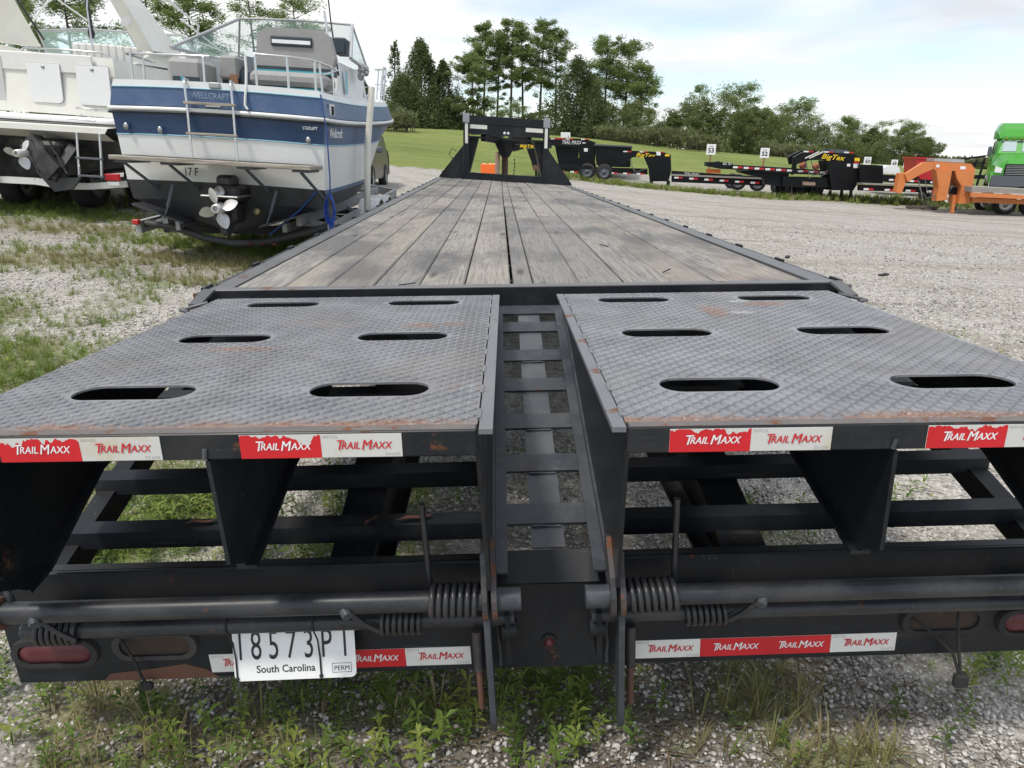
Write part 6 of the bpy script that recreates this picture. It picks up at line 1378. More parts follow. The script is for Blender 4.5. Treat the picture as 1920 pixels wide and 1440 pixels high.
def background_rows():
    G = 'trailers parked in the far row'
    for key, (P, yaw, pieces) in BG.items():
        nm, lab, cat = BGL[key]; root = thing(nm, lab, cat, P, R(yaw), G if cat == 'trailer' else None)
        for name, mat, y0, y1, pts in pieces:
            if name == 'LET':
                (xa, za), (xb, zb), (xc, zc) = pts; rt = Vector((xb - xa, 0, zb - za)); W = rt.length; rt.normalize(); up = Vector((-rt.z, 0, rt.x)); h = abs(zc - za) * .92
                txt, mt, bold = {'BigTex': ('BigTex', 'yellow', .015), 'Maxx_small': ('TRAIL MAXX', 'letter_white', 0.0), 'Maxx_big': ('TRAIL MAXX', 'letter_white', 0.0), 'white_small': ('BIG TEX', 'letter_white', 0.0)}[mat]
                m = MB(); m.text(txt, h, ((xa, y0 - .004, za), rt, up), 0, .25, 'LEFT', bold, 1.0); xs = [v[0] for v in m.V]; k = W / max(.01, max(xs) - min(xs))
                m.V = [(xa + (v[0] - xa) * k, v[1], v[2]) for v in m.V]; m.build('lettering', mt, root); continue
            if name in ('STK', 'EMB'):
                m = MB(); m.prism(pts, 'y', y0 - .008, y0 - .002); m.build('sticker' if name == 'STK' else 'emblem', mat, root); continue
            m = MB(); m.prism(pts, 'y', y0, y1); o = m.build(name, mat, root)
            if name == 'neck_beam' and mat == 'bg_black':
                m = MB(); m.prism(pts, 'y', .25, .45); m.build('neck_beam', mat, root)
            if name == 'jack_leg' and mat == 'bg_black':
                m = MB(); m.prism([(x + .02, z) for x, z in pts], 'y', .42, .54); m.build('jack_leg', mat, root)
                m = MB(); c = (pts[2][0] + pts[3][0]) / 2; m.cbox(c - .13, c + .13, y0 - .06, y1 + .06, min(p[1] for p in pts) - .02, min(p[1] for p in pts) + .01, .005); m.build('jack_foot', mat, o)
            if name == 'upright': # raised plate in the upright's colour, so that it reads as a built-up frame
                cx = sum(p[0] for p in pts) / len(pts); cz = sum(p[1] for p in pts) / len(pts)
                m = MB(); m.prism([(cx + (x - cx) * .55, cz + (z - cz) * .5) for x, z in pts], 'y', y0 - .012, y0 - .002); m.build('side_plate', mat, o)
        by = {}
        for q in pieces: by.setdefault(q[0], q)
        if key in ('T5', 'T3', 'T2', 'BEHIND', 'T4'):
            q = by.get('deck_beam') or by['tilt_deck']; pts = q[4]
            if key == 'T4': a, b = pts[0], pts[2]; dz = -.09; n = 11
            else: a, b = pts[0], pts[1]; dz = {'T5': -.17, 'T3': -.30, 'T2': -.28, 'BEHIND': -.1}[key]; n = {'T5': 4, 'T3': 6, 'T2': 7, 'BEHIND': 4}[key]
            tape_row(root, 'tape', (a[0], a[1] + dz), (b[0], b[1] + dz), q[2], .08, n)
        if key in ('T3', 'T5', 'T2'):
            pts = by['neck_beam'][4]; zt = max(p[1] for p in pts); xs = [p[0] for p in pts if p[1] > zt - .25]
            tape_row(root, 'tape', (min(xs), zt - .05), (max(xs) - .1, zt - .05), -.5, .05, 3)
    def wheels(root_key, lst):
        root = [o for o in COL.objects if o.get('label') == BGL[root_key][1]][0]; P, yaw, _ = BG[root_key]
        for (wx, wy, wz, rr, rim) in lst:
            v = Matrix.Rotation(-R(yaw), 3, 'Z') @ Vector((wx - P[0], wy - P[1], wz - P[2])); wheel(root, tuple(v), 'y', rr, .26, rim)
    wheels('T2', [(x, y, float(gh(x, y)) + .36, .38, 'grey_black') for x, y in ((4.57, 38.3), (5.46, 38.2), (4.7, 39.8), (5.6, 39.7))])
    wheels('T4', [(12.83, 31.28, .27, .36, 'grey_plastic'), (13.62, 31.26, .25, .36, 'grey_plastic'), (14.3, 31.2, .24, .36, 'grey_plastic'), (13.2, 32.9, .27, .36, 'grey_plastic'), (14.0, 32.9, .25, .36, 'grey_plastic')])
    wheels('T3', [(11.3, 33.2, .42, .38, 'grey_plastic'), (12.2, 33.0, .40, .38, 'grey_plastic'), (11.5, 34.8, .42, .38, 'grey_plastic')])
    wheels('T5', [(18.9, 28.5, .12, .36, 'letter_white'), (19.45, 28.4, .10, .40, 'dark'), (19.0, 30.2, .17, .38, 'dark')])
    wheels('T6', [(19.3, 25.4, .03, .40, 'steel'), (20.2, 25.2, .03, .40, 'steel'), (19.6, 27.0, .03, .40, 'steel')])
    wheels('BEHIND', [(21.5, 33.0, .35, .38, 'dark'), (22.4, 33.0, .35, .38, 'dark')])
    wheels('T1', [(3.9, 33.2, .78, .38, 'grey_plastic'), (4.7, 33.0, .76, .38, 'grey_plastic')])
def neck_fittings():
    def root(k): return [o for o in COL.objects if o.get('label') == BGL[k][1]][0]
    for k, x0, z0, n in (('T5', -1.9, 1.75, 2), ('T3', -1.6, 1.45, 1), ('T2', -1.0, 2.0, 1), ('T6', -1.7, 1.3, 2)):
        r = root(k)
        for j in range(n):
            m = MB(); m.tube([(x0 + .25 * j, -.3, z0), (x0 + .15 + .25 * j, -.34, z0 - .45), (x0 + .45 + .3 * j, -.36, z0 - .75), (x0 + .95 + .2 * j, -.4, z0 - .55), (x0 + 1.25, -.5, z0 - .25)], .016, 6); m.build('air_hose', 'hose_grey', r)
        m = MB()
        for q in range(9): m.ball((x0 + .1 + .03 * q, -.25, z0 - .15 - .085 * q), .03, 0, (.6, .6, 1.2), 4)
        m.build('safety_chain', 'steel', r)
    for k, sx in (('T5', (-1.95, -1.78)),):
        for x in sx:
            z = max(p[1] for q in BG[k][2] if q[0] == 'neck_beam' for p in q[4]); m = MB(); m.bar((x, -.52, z - .32), (x + .55, -.52, z - .04), .03, .045); m.build('strip_lamp', 'tape_white', root(k))
M['grey_black'] = painted('trailer_black_panel', (0.022, 0.023, 0.027), 0.4, 0.2, (0.1, 0.1, 0.1), 0.0, 2)
M['hose_grey'] = plain('hose_grey', (0.14, 0.14, 0.14), 0.5)
background_rows(); neck_fittings()
def hang(root, mb, name, mat): return mb.build(name, mat, root)
def make_signs():
    for n, x, y, zc, w, h, lab in ((53, 10.91, 37.13, 1.95, .48, .54, 'white lot sign reading 53 on a wooden post, left of sign 52'), (52, 13.78, 37.05, 1.83, .46, .51, 'white lot sign reading 52 on a wooden post, above the long taped deck'), (50, 19.27, 36.87, 1.54, .36, .40, 'white lot sign reading 50 above the black steel box'), (49, 21.26, 37.86, 1.45, .33, .36, 'white lot sign reading 49 in front of the white tank'), (48, 21.94, 37.83, 1.38, .35, .36, 'white lot sign reading 48 left of the orange trailer neck'), ('', 3.4, 41.0, 2.62, .56, .3, 'blank white sign above the neck of the black dump trailer')):
        g = float(gh(x, y)); s = thing('lot_sign', lab, 'sign', (x, y, g), R(-14 if n != '' else -8), 'numbered lot signs'); zc -= g
        m = MB(); m.box(-.045, .045, -.035, .035, 0, zc - h / 2 + .3); m.build('post', 'wood_post', s)
        m = MB(); m.cbox(-w / 2, w / 2, -.062, -.036, zc - h / 2, zc + h / 2, .01); p = m.build('panel', 'white_clean', s)
        if n != '':
            m = MB(); m.text(str(n), h * .42, ((0, -.066, zc - h * .28), (1, 0, 0), (0, 0, 1)), 0, 0, 'CENTER', .03, 1.0); m.box(-w * .2, w * .2, -.066, -.063, zc + h * .28, zc + h * .33); m.build('number', 'letter_black', p)
make_signs()
def small_things():
    for (x, y), w, d, h, lab in (((-.79, 30.65), .74, .5, .46, 'bright orange box standing behind the headboard opening'),):
        b = thing('orange_box', lab, 'box', (x, y, float(gh(x, y))), R(-6)); m = MB(); m.cbox(-w / 2, w / 2, -d / 2, d / 2, 0, h, .02); m.build('box', 'orange_bright', b)
        m = MB()
        for k in (-.6, .1, .55): m.ball((k * w / 2, 0, h), .07, 0, (1.2, 1, .7), 6)
        m.build('lid_lumps', 'orange_pale', b, kind='stuff'); m = MB(); m.tube([(w / 2 + .01, -.2, .1), (w / 2 + .05, -.2, .3), (w / 2 + .01, -.2, h)], .012, 6); m.build('handle', 'letter_black', b)
    for (x, y, z), lab in (((13.98, 32.2, 1.27), 'left rusty reel standing on the taped deck behind the coupler post'), ((14.6, 32.18, 1.235), 'right rusty reel standing on the taped deck behind the coupler post')):
        m = MB(); m.lathe([(-.10, .03), (-.10, .15), (-.06, .16), (-.05, .07), (.05, .07), (.06, .16), (.10, .15), (.10, .03)], (0, 0, 0), 'y', 18); r = thing('cable_reel', lab, 'reel', (x, y, z), R(20), 'rusty reels'); o = m.build('reel_flange', 'rust_disc', r); m = MB(); m.lathe([(-.108, .001), (-.108, .05), (-.101, .055)], (0, 0, 0), 'y', 12); m.build('reel_hub', 'letter_black', o)
    tm = thing('timber', 'weathered timber lying on the gravel before the orange trailer', 'timber', (16.9, 26.8, float(gh(16.9, 26.8)) - .01), R(-4)); m = MB(); m.cbox(-.6, .6, -.09, .09, .05, .15, .01); m.build('beam', 'tie', tm)
    for x in (-.5, .05, .5): m = MB(); m.cbox(x - .05, x + .05, -.11, .11, 0.0, .0495, .005); m.build('bearer', 'dark', tm)
    # dark steel frame of a car hauler behind the orange neck
    f = thing('car_hauler_frame', 'dark slanting steel car hauler frame behind the orange trailer', 'trailer', (23.9, 35.5, float(gh(24.2, 35.5))), R(-8))
    for k, (a, b, w) in enumerate((((-.9, 0, 1.72), (.75, 0, 1.98), .10), ((-.9, 0, 1.52), (.75, 0, 1.66), .08), ((.1, 0, .5), (.35, 0, 1.8), .08), ((.6, 0, .5), (.72, 0, 1.9), .08), ((-.6, 0, .4), (-.5, 0, 1.6), .08), ((-1.2, 0, .9), (.9, 0, .95), .2))):
        m = MB(); m.bar(a, b, .1, w); m.build('frame_bar', 'bg_black', f)
    for k in range(3): m = MB(); m.cbox(-.9 + k * .5, -.65 + k * .5, -.07, -.055, 1.2 + .1 * (k % 2), 1.32 + .1 * (k % 2), .01); m.build('placard', 'letter_white', f)
    # black rubber scraps on the gravel to the right
    for i, (x, y, a, lab) in enumerate(((4.1, 9.0, .2, 'small black rubber scrap on the gravel, left one of the pair right of the deck'), (4.55, 8.8, .9, 'larger black rubber scrap on the gravel, right one of the pair right of the deck'), (5.2, 7.0, .4, 'lone rubber scrap on the gravel, nearest to the right ramp'))):
        m = MB(); m.bar((-.09, 0, .012), (.09, .03, .02), .06, .02); r = tag(m.build('tyre_scrap', 'rubber'), lab, 'scrap', 'rubber scraps on the gravel'); r.location = (x, y, float(gh(x, y))); r.rotation_euler = (0, 0, a)
M['orange_pale'] = plain('pale_orange_lumps', (0.80, 0.42, 0.22), 0.7)
small_things()
def green_truck():
    x, y = 28.4, 38.2; t = thing('semi_truck', 'bright green semi truck with tall roof fairing facing the camera', 'truck', (x, y, float(gh(28, 38))), R(-30))
    b = lambda m, n, mt, p=None: m.build(n, mt, p or t)
    def ring(y, w0, w1, z0, z1, c=.16): return [(-w0, y, z0), (w0, y, z0), (w0, y, z0 + (z1 - z0) * .5), (w1, y, z1 - c), (w1 - c, y, z1), (-w1 + c, y, z1), (-w1, y, z1 - c), (-w0, y, z0 + (z1 - z0) * .5)]
    m = MB(); m.loft([ring(.05, .78, .62, .95, 1.55), ring(.25, .95, .72, .90, 1.78), ring(1.0, 1.08, .86, .90, 2.02), ring(1.75, 1.15, 1.0, .90, 2.12)], 0, False, True, True); b(m, 'hood', 'green')
    m = MB(); m.loft([ring(1.76, 1.17, 1.02, .8, 2.14, .05), ring(2.2, 1.18, 1.02, .8, 2.92), ring(3.2, 1.2, 1.08, .8, 3.0), ring(4.7, 1.2, 1.1, .8, 3.0)], 0, False, True, True); cab = b(m, 'cab', 'green')
    m = MB(); m.loft([ring(2.15, 1.02, .95, 2.93, 3.05, .06), ring(2.5, 1.1, .98, 2.93, 3.45), ring(3.2, 1.18, 1.05, 2.95, 3.82), ring(4.7, 1.2, 1.1, 2.95, 3.9)], 0, False, True, True); b(m, 'roof_fairing', 'green')
    m = MB(); m.add([(-.98, 1.79, 2.16), (.98, 1.79, 2.16), (.92, 2.15, 2.84), (-.92, 2.15, 2.84)], [(0, 1, 2, 3)]); ws = b(m, 'windshield', 'truck_glass')
    for s in (-1, 1):
        m = MB(); m.add([(s * .82, 1.80, 2.24), (s * .14, 1.80, 2.24), (s * .16, 2.12, 2.78), (s * .78, 2.12, 2.78)][::s], [(0, 1, 2, 3)]); mm = m; mm.V = [(a, bb - .012, c) for a, bb, c in mm.V]; b(mm, 'sky_sheen_pane', 'painted_sky_sheen', ws)  # pale quads paint the sky's reflection over the dark windshield
        m = MB(); m.box(s * .03 - .02, s * .03 + .02, 1.76, 1.79, 2.16, 2.84)
        m = MB(); xx = s * 1.195; pts = [(2.25, 2.1), (3.1, 2.1), (3.1, 2.75), (2.45, 2.75)]; m.prism(pts, 'x', min(xx, xx + s * .012), max(xx, xx + s * .012)); b(m, 'side_window', 'glass_dark', cab)
        m = MB(); m.cbox(min(s * 1.3, s * 1.5), max(s * 1.3, s * 1.5), 1.95, 2.1, 1.95, 2.5, .05); m.bar((s * 1.15, 2.1, 2.2), (s * 1.35, 2.0, 2.2), .05, .05); b(m, 'mirror', 'grey_plastic')
        m = MB(); m.loft([[(s * .74, .02, 1.05), (s * 1.06, .40, 1.08)], [(s * .72, .0, 1.30), (s * 1.04, .42, 1.42)]][::s], 0, False); m.V = [(a, bb - .06, c) for a, bb, c in m.V]; b(m, 'headlight', 'letter_white')
        wheel(t, (s * 1.0, 1.2, .5), 'x', .5, .3, 'letter_white'); wheel(t, (s * .95, 5.6, .5), 'x', .5, .5, 'letter_white')
        m = MB(); m.lathe([(2.9, .001), (2.9, .32), (4.4, .32), (4.4, .001)], (s * .95, 0, .65), 'y', 16); b(m, 'fuel_tank', 'steel')
        pts = [(1.2 + .62 * math.cos(a), .5 + .62 * math.sin(a)) for a in np.linspace(.1, math.pi - .1, 10)] + [(1.2 + .56 * math.cos(a), .5 + .56 * math.sin(a)) for a in np.linspace(math.pi - .1, .1, 10)]
        m = MB(); m.prism(pts, 'x', min(s * .85, s * 1.2), max(s * .85, s * 1.2)); b(m, 'wheel_arch', 'green')
    m = MB(); m.cbox(-.62, .62, -.03, .08, .92, 1.55, .04); g = b(m, 'grille', 'bg_black')
    for k in range(6): m = MB(); m.box(-.56, .56, -.045, -.031, .98 + k * .09, 1.01 + k * .09); b(m, 'grille_bar', 'steel', g)
    m = MB(); m.loft([[(-1.15, .55, .35), (-1.1, .12, .35), (-.8, -.08, .35), (.8, -.08, .35), (1.1, .12, .35), (1.15, .55, .35)], [(-1.17, .55, .92), (-1.12, .12, .92), (-.8, -.1, .92), (.8, -.1, .92), (1.12, .12, .92), (1.17, .55, .92)], [(-1.0, .5, .93), (-1.0, .4, .93), (-.7, .1, .93), (.7, .1, .93), (1.0, .4, .93), (1.0, .5, .93)]], 0, False); b(m, 'bumper', 'grey_plastic')
    for k in range(5): m = MB(); m.cbox(-.75 + k * .36, -.65 + k * .36, 2.1, 2.16, 2.925, 2.965, .01); b(m, 'marker_lamp', 'amber')
    m = MB(); m.box(-.45, .45, 4.8, 7.2, .75, 1.0); b(m, 'chassis', 'bg_black')
M['truck_glass'] = plain('truck_glass', (0.05, 0.065, 0.07), 0.05)
M['painted_sky_sheen'] = plain('pale_sky_sheen', (0.42, 0.50, 0.52), 0.08)  # reflected sky put into the base colour
green_truck()

# ------------------------------------------------------------------ trees and palmetto
def leaves(centres, radii, n_each, size, seed, flat=0.55, rnd_amp=.55, aspect=.5):
    r = np.random.default_rng(seed); c = np.repeat(centres, n_each, 0); rad = np.repeat(radii, n_each, 0); n = len(c)
    d = r.normal(size=(n, 3)); d /= np.linalg.norm(d, axis=1, keepdims=True); p = c + d * rad * (r.random((n, 1)) ** .45) * (1 + .5 * (r.random((n, 1)) > .85))
    a = r.normal(size=(n, 3)); a[:, 2] *= flat; a /= np.linalg.norm(a, axis=1, keepdims=True); b = np.cross(a, r.normal(size=(n, 3))); b /= np.linalg.norm(b, axis=1, keepdims=True)
    s = size * r.uniform(.6, 1.3, (n, 1)); a *= s; b *= s * aspect
    V = np.stack([p - a - b * .3, p + b, p + a + b * .3, p - b], 1).reshape(-1, 3); F = np.arange(n * 4).reshape(n, 4)
    cl = np.repeat(r.random(len(centres)), n_each); rn = rnd_amp * cl + (1 - rnd_amp) * r.random(n)
    return V, F, np.repeat(rn, 4)
LM = {'pine': leafmat('pine_needles', (0.15, 0.21, 0.068), (0.225, 0.30, 0.10), (0.32, 0.39, 0.155), trans=.55), 'cedar': leafmat('cedar_foliage', (0.085, 0.115, 0.045), (0.13, 0.165, 0.062), (0.19, 0.225, 0.09), trans=.5),
      'oak': leafmat('oak_leaves', (0.12, 0.15, 0.055), (0.18, 0.215, 0.08), (0.25, 0.285, 0.115), trans=.5), 'palm': leafmat('palmetto_fronds', (0.13, 0.15, 0.065), (0.21, 0.235, 0.105), (0.31, 0.325, 0.18), trans=.4)}
M['bark'] = plain('pine_bark', (0.085, 0.062, 0.048), 0.9)
def crown_mesh(kind, h, w, seed):
    r = np.random.default_rng(seed); C = []; Rr = []; limbs = []; lean = r.normal(0, .02) * h
    def tx(z): return np.array((lean * (z / h) ** 1.5, 0, z))
    if kind.startswith('pine'):
        lo = {'pine': .46, 'pinebushy': .28, 'pinethin': .38}[kind]; nb = {'pine': 44, 'pinebushy': 54, 'pinethin': 26}[kind]
        for i in range(nb):
            u = r.random() ** .8; z = h * (lo + (1 - lo) * u); prof = (1 - u) ** .5 * .9 + .18 if u > .25 else .55 + u * 1.6
            L = w * .5 * min(prof, 1.0) * r.uniform(.45, 1.2); a = r.uniform(0, 6.28); up = r.uniform(.05, .5)
            d = np.array((math.cos(a), math.sin(a), up)); p0 = tx(z); p1 = p0 + d * L; limbs.append((p0, p1))
            for q in ((1.0, .75) if L < w * .25 else (1.0, .8, .55)):
                C.append(p0 + d * L * q + r.normal(0, .12, 3)); k = r.uniform(.5, 1.55); Rr.append((w * .096 * k, w * .096 * k, w * .062 * k))
        for i in range(4 if kind == 'pine' else 2):   # a few stubs and lone tufts low on the trunk
            z = h * r.uniform(.22, lo); a = r.uniform(0, 6.28); d = np.array((math.cos(a), math.sin(a), .25)); L = w * r.uniform(.2, .42); limbs.append((tx(z), tx(z) + d * L)); C.append(tx(z) + d * L); Rr.append((w * .07, w * .07, w * .05))
        C.append(tx(h * .985)); Rr.append((w * .09, w * .09, w * .1)); n, size, lm = {'pine': (86, .13), 'pinebushy': (92, .135), 'pinethin': (58, .12)}[kind] + ('pine',)
    elif kind.startswith('cedar'):
        nb = 260 if kind == 'cedar' else 80
        for i in range(nb):
            u = r.random() ** 1.25; z = h * (.04 + .95 * u); rad = w * .5 * ((1 - u) ** .8 * .95 + .05) * r.uniform(.45, 1.05); a = r.uniform(0, 6.28); wob = 1 + .25 * math.sin(3 * a + seed)
            C.append(tx(z) + np.array((math.cos(a) * rad * wob, math.sin(a) * rad * wob, 0))); k = w * .085 * (1.15 - .6 * u); Rr.append((k, k, k * 1.7)); limbs.append((tx(z * .9), C[-1])) if i % 6 == 0 else None
        n, size, lm = (60 if kind == 'cedar' else 40), .115, 'cedar'
    else:
        nl = 9; lob = [np.array((r.normal(0, .24) * w, r.normal(0, .24) * w, h * r.uniform(.42, .84))) for _ in range(nl)] + [np.array((r.uniform(-.4, .4) * w, 0, h * r.uniform(.15, .4))) for _ in range(4)]
        for c in lob:
            limbs.append((np.array((0, 0, h * .18)), c)); R0 = w * r.uniform(.16, .27)
            for i in range(12):
                d = r.normal(size=3); d /= np.linalg.norm(d); C.append(c + d * R0 * np.array((1, 1, .75)) * r.uniform(.6, 1.05)); k = w * .065 * r.uniform(.7, 1.4); Rr.append((k, k, k * .8))
        n, size, lm = 70, .125, 'oak'
    V, F, rn = leaves(np.array(C), np.array(Rr), n, size * (h / 9) ** .3, seed, aspect=.26 if lm == 'pine' else .5)
    V[:, 2] = np.maximum(V[:, 2], .02)
    me = mesh_np('crown', V, F, LM[lm]); at = me.attributes.new('rnd', 'FLOAT', 'POINT'); at.data.foreach_set('value', rn.astype(np.float32))
    tm = MB(); tr = .012 * h + .03; tm.tube([tuple(tx(h * q)) for q in (0, .2, .4, .6, .8, .97)], tr, 8, 0, True, True, tr * .25)
    for p0, p1 in limbs: tm.tube([tuple(p0), tuple((p0 + p1) / 2 + (0, 0, -.03)), tuple(p1)], tr * .22, 4, 0, False, True, tr * .08)
    return me, tm
TREES = [(-40.7, 62.5, 9.5, 4.5, 'pine', 'pine at the far left edge behind the left arch leg of the yacht'), (-34.9, 59.7, 11.4, 6.6, 'pinebushy', 'big bushy pine right of the left arch leg of the yacht'), (-31.2, 64.9, 11.4, 5.4, 'pinethin', 'sparse thin pine left of the right arch leg of the yacht'),
 (-26.6, 62.8, 11.8, 5.4, 'pinebushy', 'dense pine between the yacht arch and the blue boat windshield'), (-24.0, 71.4, 12.2, 5.0, 'pinethin', 'thin open pine above the left side of the blue boat windshield'), (-20.6, 73.5, 12.0, 6.4, 'pine', 'broad pine top above the middle of the blue boat windshield'),
 (-11.7, 76.5, 8.7, 2.6, 'cedarthin', 'slim pale cedar left of the tall dark pointed cedar'), (-8.1, 69.8, 7.9, 4.2, 'cedar', 'tall dark pointed cedar right of the blue boat bow'), (-6.2, 71.4, 6.4, 3.4, 'cedar', 'dark cedar between the pointed cedar and the short bright pine'), (-9.4, 66.5, 4.6, 4.6, 'cedar', 'broad low cedar at the foot of the pointed cedar'),
 (-4.4, 68.3, 3.6, 3.2, 'oak', 'low bushy tree left of the black headboard'), (-3.2, 69.4, 6.8, 3.6, 'pine', 'short bright green pine left of the tall pine row'), (-2.5, 79.1, 10.9, 4.0, 'pine', 'first tall pine of the row above the headboard'), (-1.1, 80.9, 10.2, 3.3, 'pine', 'second tall pine of the row above the headboard'),
 (0.4, 79.2, 11.6, 3.8, 'pine', 'tallest pine, third of the row above the headboard'), (1.8, 81.1, 10.8, 3.3, 'pine', 'fourth pine of the row above the headboard'), (3.5, 79.1, 11.6, 3.8, 'pine', 'fifth pine of the row above the headboard, with dark straight trunk'), (5.4, 81.0, 10.8, 3.8, 'pine', 'last pine of the row above the headboard'),
 (6.6, 69.2, 7.1, 4.8, 'cedar', 'broad dark cedar right of the tall pine row'), (8.1, 73.0, 6.0, 4.0, 'cedar', 'lower dark cedar hugging the right side of the broad cedar'), (9.9, 74.1, 9.7, 4.4, 'pine', 'tall pine right of the broad dark cedars'), (12.2, 76.1, 9.6, 5.4, 'pinebushy', 'wide round pine standing apart right of the tall pine'), (13.3, 73.2, 7.4, 4.0, 'pine', 'short leaning pine on the right edge of the middle group'), (11.4, 69.9, 3.6, 5.2, 'oak', 'leafy undergrowth tree below the wide round pine'),
 (-1.6, 75.0, 3.4, 3.2, 'pinethin', 'thin sapling below the left half of the tall pine row'), (1.2, 75.5, 3.0, 3.4, 'pinethin', 'pale sapling right of the headboard centre, below the tall pines'), (3.0, 74.0, 2.6, 3.2, 'oak', 'low sapling just right of the fifth pine trunk'),
 (15.6, 84.0, 3.6, 5.0, 'oak', 'low dark tree in the dip right of the wide round pine'), (17.0, 90.5, 4.6, 4.0, 'pinethin', 'faint thin tree in the dip left of the dense round tree'), (23.2, 84.0, 5.6, 4.6, 'oak', 'right shoulder tree of the dense round tree'), (30.3, 88.0, 5.6, 5.0, 'oak', 'leafy tree right of the tall ragged tree'), (31.6, 96.5, 5.4, 4.6, 'pinebushy', 'hazy bushy tree behind sign 52'), (36.6, 95.0, 4.4, 5.4, 'oak', 'low rounded tree left of the round topped pine'), (43.0, 103.0, 5.6, 5.0, 'pinethin', 'thin tree between the round topped pine and sign 50'), (53.8, 106.0, 5.0, 5.4, 'oak', 'dense tree between signs 50 and 49'), (62.5, 108.0, 4.2, 5.0, 'oak', 'lowest leafy tree at the right end of the line'),
 (21.2, 85.4, 6.8, 6.4, 'oak', 'dense dark round tree left above sign 53'), (18.6, 82.7, 4.6, 3.0, 'oak', 'small dark tree left of the dense round tree'), (27.5, 87.6, 7.8, 6.0, 'pinebushy', 'tall ragged tree between signs 53 and 52'), (24.9, 96.2, 8.2, 4.2, 'pinethin', 'pale thin tree behind the dense round tree'), (27.0, 82.4, 4.8, 6.2, 'oak', 'low dark tree at the foot of the tall ragged tree'),
 (34.1, 92.9, 5.2, 4.4, 'oak', 'dark rounded tree above sign 52'), (39.2, 98.8, 7.4, 5.6, 'pine', 'round topped pine above the black neck with yellow lettering'), (40.4, 94.7, 4.8, 6.4, 'oak', 'spreading tree below the round topped pine'), (47.1, 101.1, 5.6, 4.4, 'pinebushy', 'bushy tree left above sign 50'), (44.1, 96.2, 3.4, 6.0, 'oak', 'low leafy tree behind the yellow lettered neck'), (50.6, 100.7, 4.6, 4.0, 'cedar', 'dark pointed tree above sign 50'), (57.2, 111.5, 6.0, 5.0, 'pinethin', 'thin open tree above sign 49'), (60.2, 109.4, 6.0, 5.0, 'pinebushy', 'last bushy tree of the line above the red container'), (58.6, 104.5, 4.0, 5.0, 'oak', 'low tree above sign 48')]
def make_trees():
    for i, (x, y, h, w, kind, lab) in enumerate(TREES):
        z = float(gh(x, y)); nm = {'p': 'pine_tree', 'c': 'cedar_tree', 'o': 'leafy_tree'}[kind[0]]
        t = thing(nm, lab, 'tree', (x, y, z - .05), 0, 'trees along the hill')
        w *= {'p': 1.2, 'c': 1.55, 'o': 1.2}[kind[0]]; me, tm = crown_mesh(kind, h, w, i + 11); tm.build('trunk', 'bark', t); link('crown', me, t)
BUSH = [(-7.3, 50.3, 1.5, 2.3, 'spiky palmetto bush right of the blue boat bow'), (-8.2, 50.6, .8, 2.0, 'small palmetto at the foot of the spiky bush'), (8.3, 58.4, 1.3, 2.4, 'palmetto below the undergrowth, leftmost on the crest'), (10.2, 58.3, 1.4, 2.4, 'second palmetto from the left on the crest'), (12.2, 58.3, 1.7, 2.4, 'palmetto on the crest above the yellow lettered flatbed'), (13.9, 58.2, 1.75, 2.5, 'tall palmetto in the middle of the crest'), (15.6, 60.3, 1.8, 2.5, 'yellowish palmetto on the crest left of sign 53'), (17.1, 60.2, 1.2, 1.9, 'low palmetto on the crest behind sign 53'), (24.6, 66.3, 1.5, 2.6, 'palmetto on the crest right of sign 52'), (27.2, 68.3, 1.4, 2.5, 'palmetto left of the black neck top'), (29.7, 70.4, 1.2, 2.4, 'palmetto behind the black neck top'), (31.9, 72.4, 1.0, 2.4, 'low palmetto behind the black toolbox')]
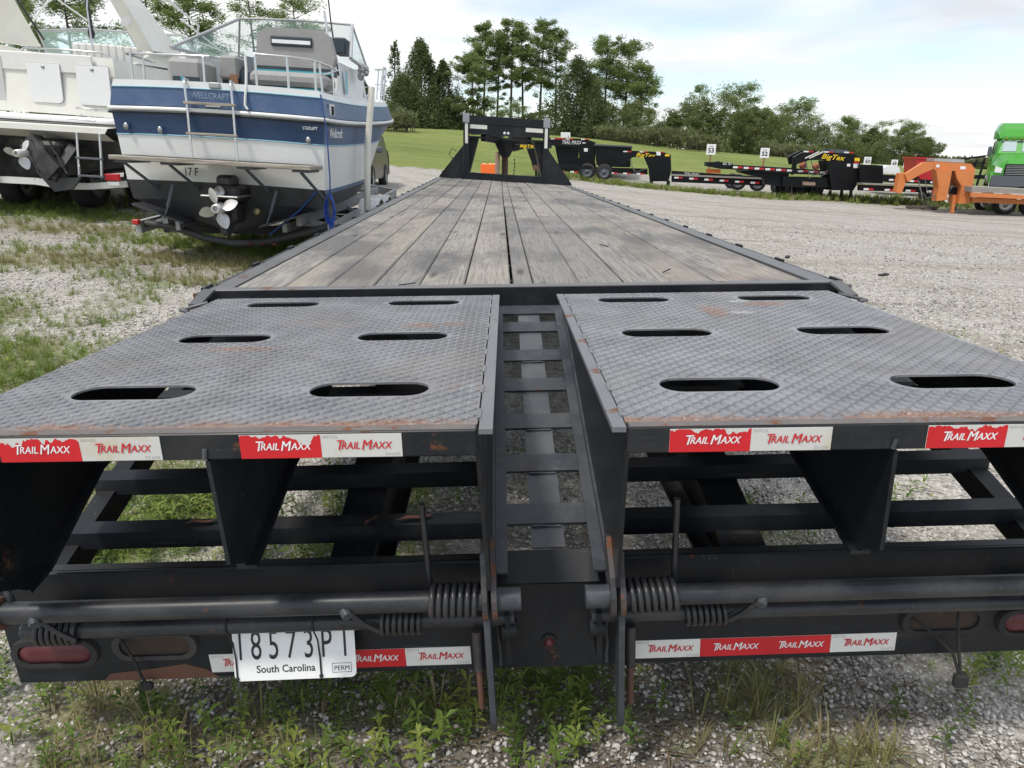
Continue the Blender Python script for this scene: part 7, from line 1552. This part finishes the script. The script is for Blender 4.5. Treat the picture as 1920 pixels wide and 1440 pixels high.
def make_bushes():
    for i, (x, y, h, w, lab) in enumerate(BUSH):
        r = np.random.default_rng(300 + i); V = []; F = []; rn = []; st = MB()
        for k in range(90):
            a = r.uniform(0, 6.28); el = r.uniform(.1, 1.45); L = r.uniform(.6, 1.0); c = np.array((r.normal(0, .26) * w, r.normal(0, .2) * w, r.uniform(.1, .45) * h)); d = np.array((math.cos(a) * math.cos(el) * w * .33, math.sin(a) * math.cos(el) * w * .33, math.sin(el) * h * .6)) * L
            tip = c + d
            if k % 4 == 0: st.tube([tuple(c * (1, 1, 0)), tuple(c), tuple(tip)], .02, 4, 0, False)
            for j in range(13):
                v = r.normal(size=3); v /= np.linalg.norm(v); v = v * .34 + np.array((0, 0, .10)); s = np.cross(v, r.normal(size=3)); s = s / np.linalg.norm(s) * .035; o = len(V)
                V += [tip - s, tip + s, tip + v * r.uniform(.7, 1.1)]; F.append((o, o + 1, o + 2)); rn += [.5 * (k % 9) / 8 + .5 * r.random()] * 3
        t = thing('palmetto_bush', lab, 'bush', (x, y, float(gh(x, y)) - .03), 0, 'palmetto bushes on the crest')
        V = np.array(V); V[:, 2] = np.maximum(V[:, 2], 0.0); me = mesh_np('fronds', V, np.array(F), LM['palm']); at = me.attributes.new('rnd', 'FLOAT', 'POINT'); at.data.foreach_set('value', np.array(rn, np.float32)); link('fronds', me, t); st.build('stems', 'bark', t, kind='stuff')
make_trees(); make_bushes()
# the wood beyond the crest, one dark mass far off
def far_wood():
    r = np.random.default_rng(5); C = []; Rr = []
    for i in range(420):
        u = i / 420; x = -75 + 170 * u + r.normal(0, 1); y = 118 + r.normal(0, 3) + 6 * math.sin(u * 9); z = float(gh(min(x, 89), 118)); h = 3.4 * (.6 + .5 * fbm(np.array([u * 18.]), np.array([2.]), 4)[0]) * (1 if x < 62 else .7)
        for k in range(3): C.append((x, y, z + h * (k + .4) / 3)); Rr.append((1.2, 1.2, h * .24))
    V, F, rn = leaves(np.array(C), np.array(Rr), 26, .34, 9); me = mesh_np('far_wood', V, F, LM['oak']); at = me.attributes.new('rnd', 'FLOAT', 'POINT'); at.data.foreach_set('value', rn.astype(np.float32)); link('far_wood', me, None, 'stuff')
far_wood()
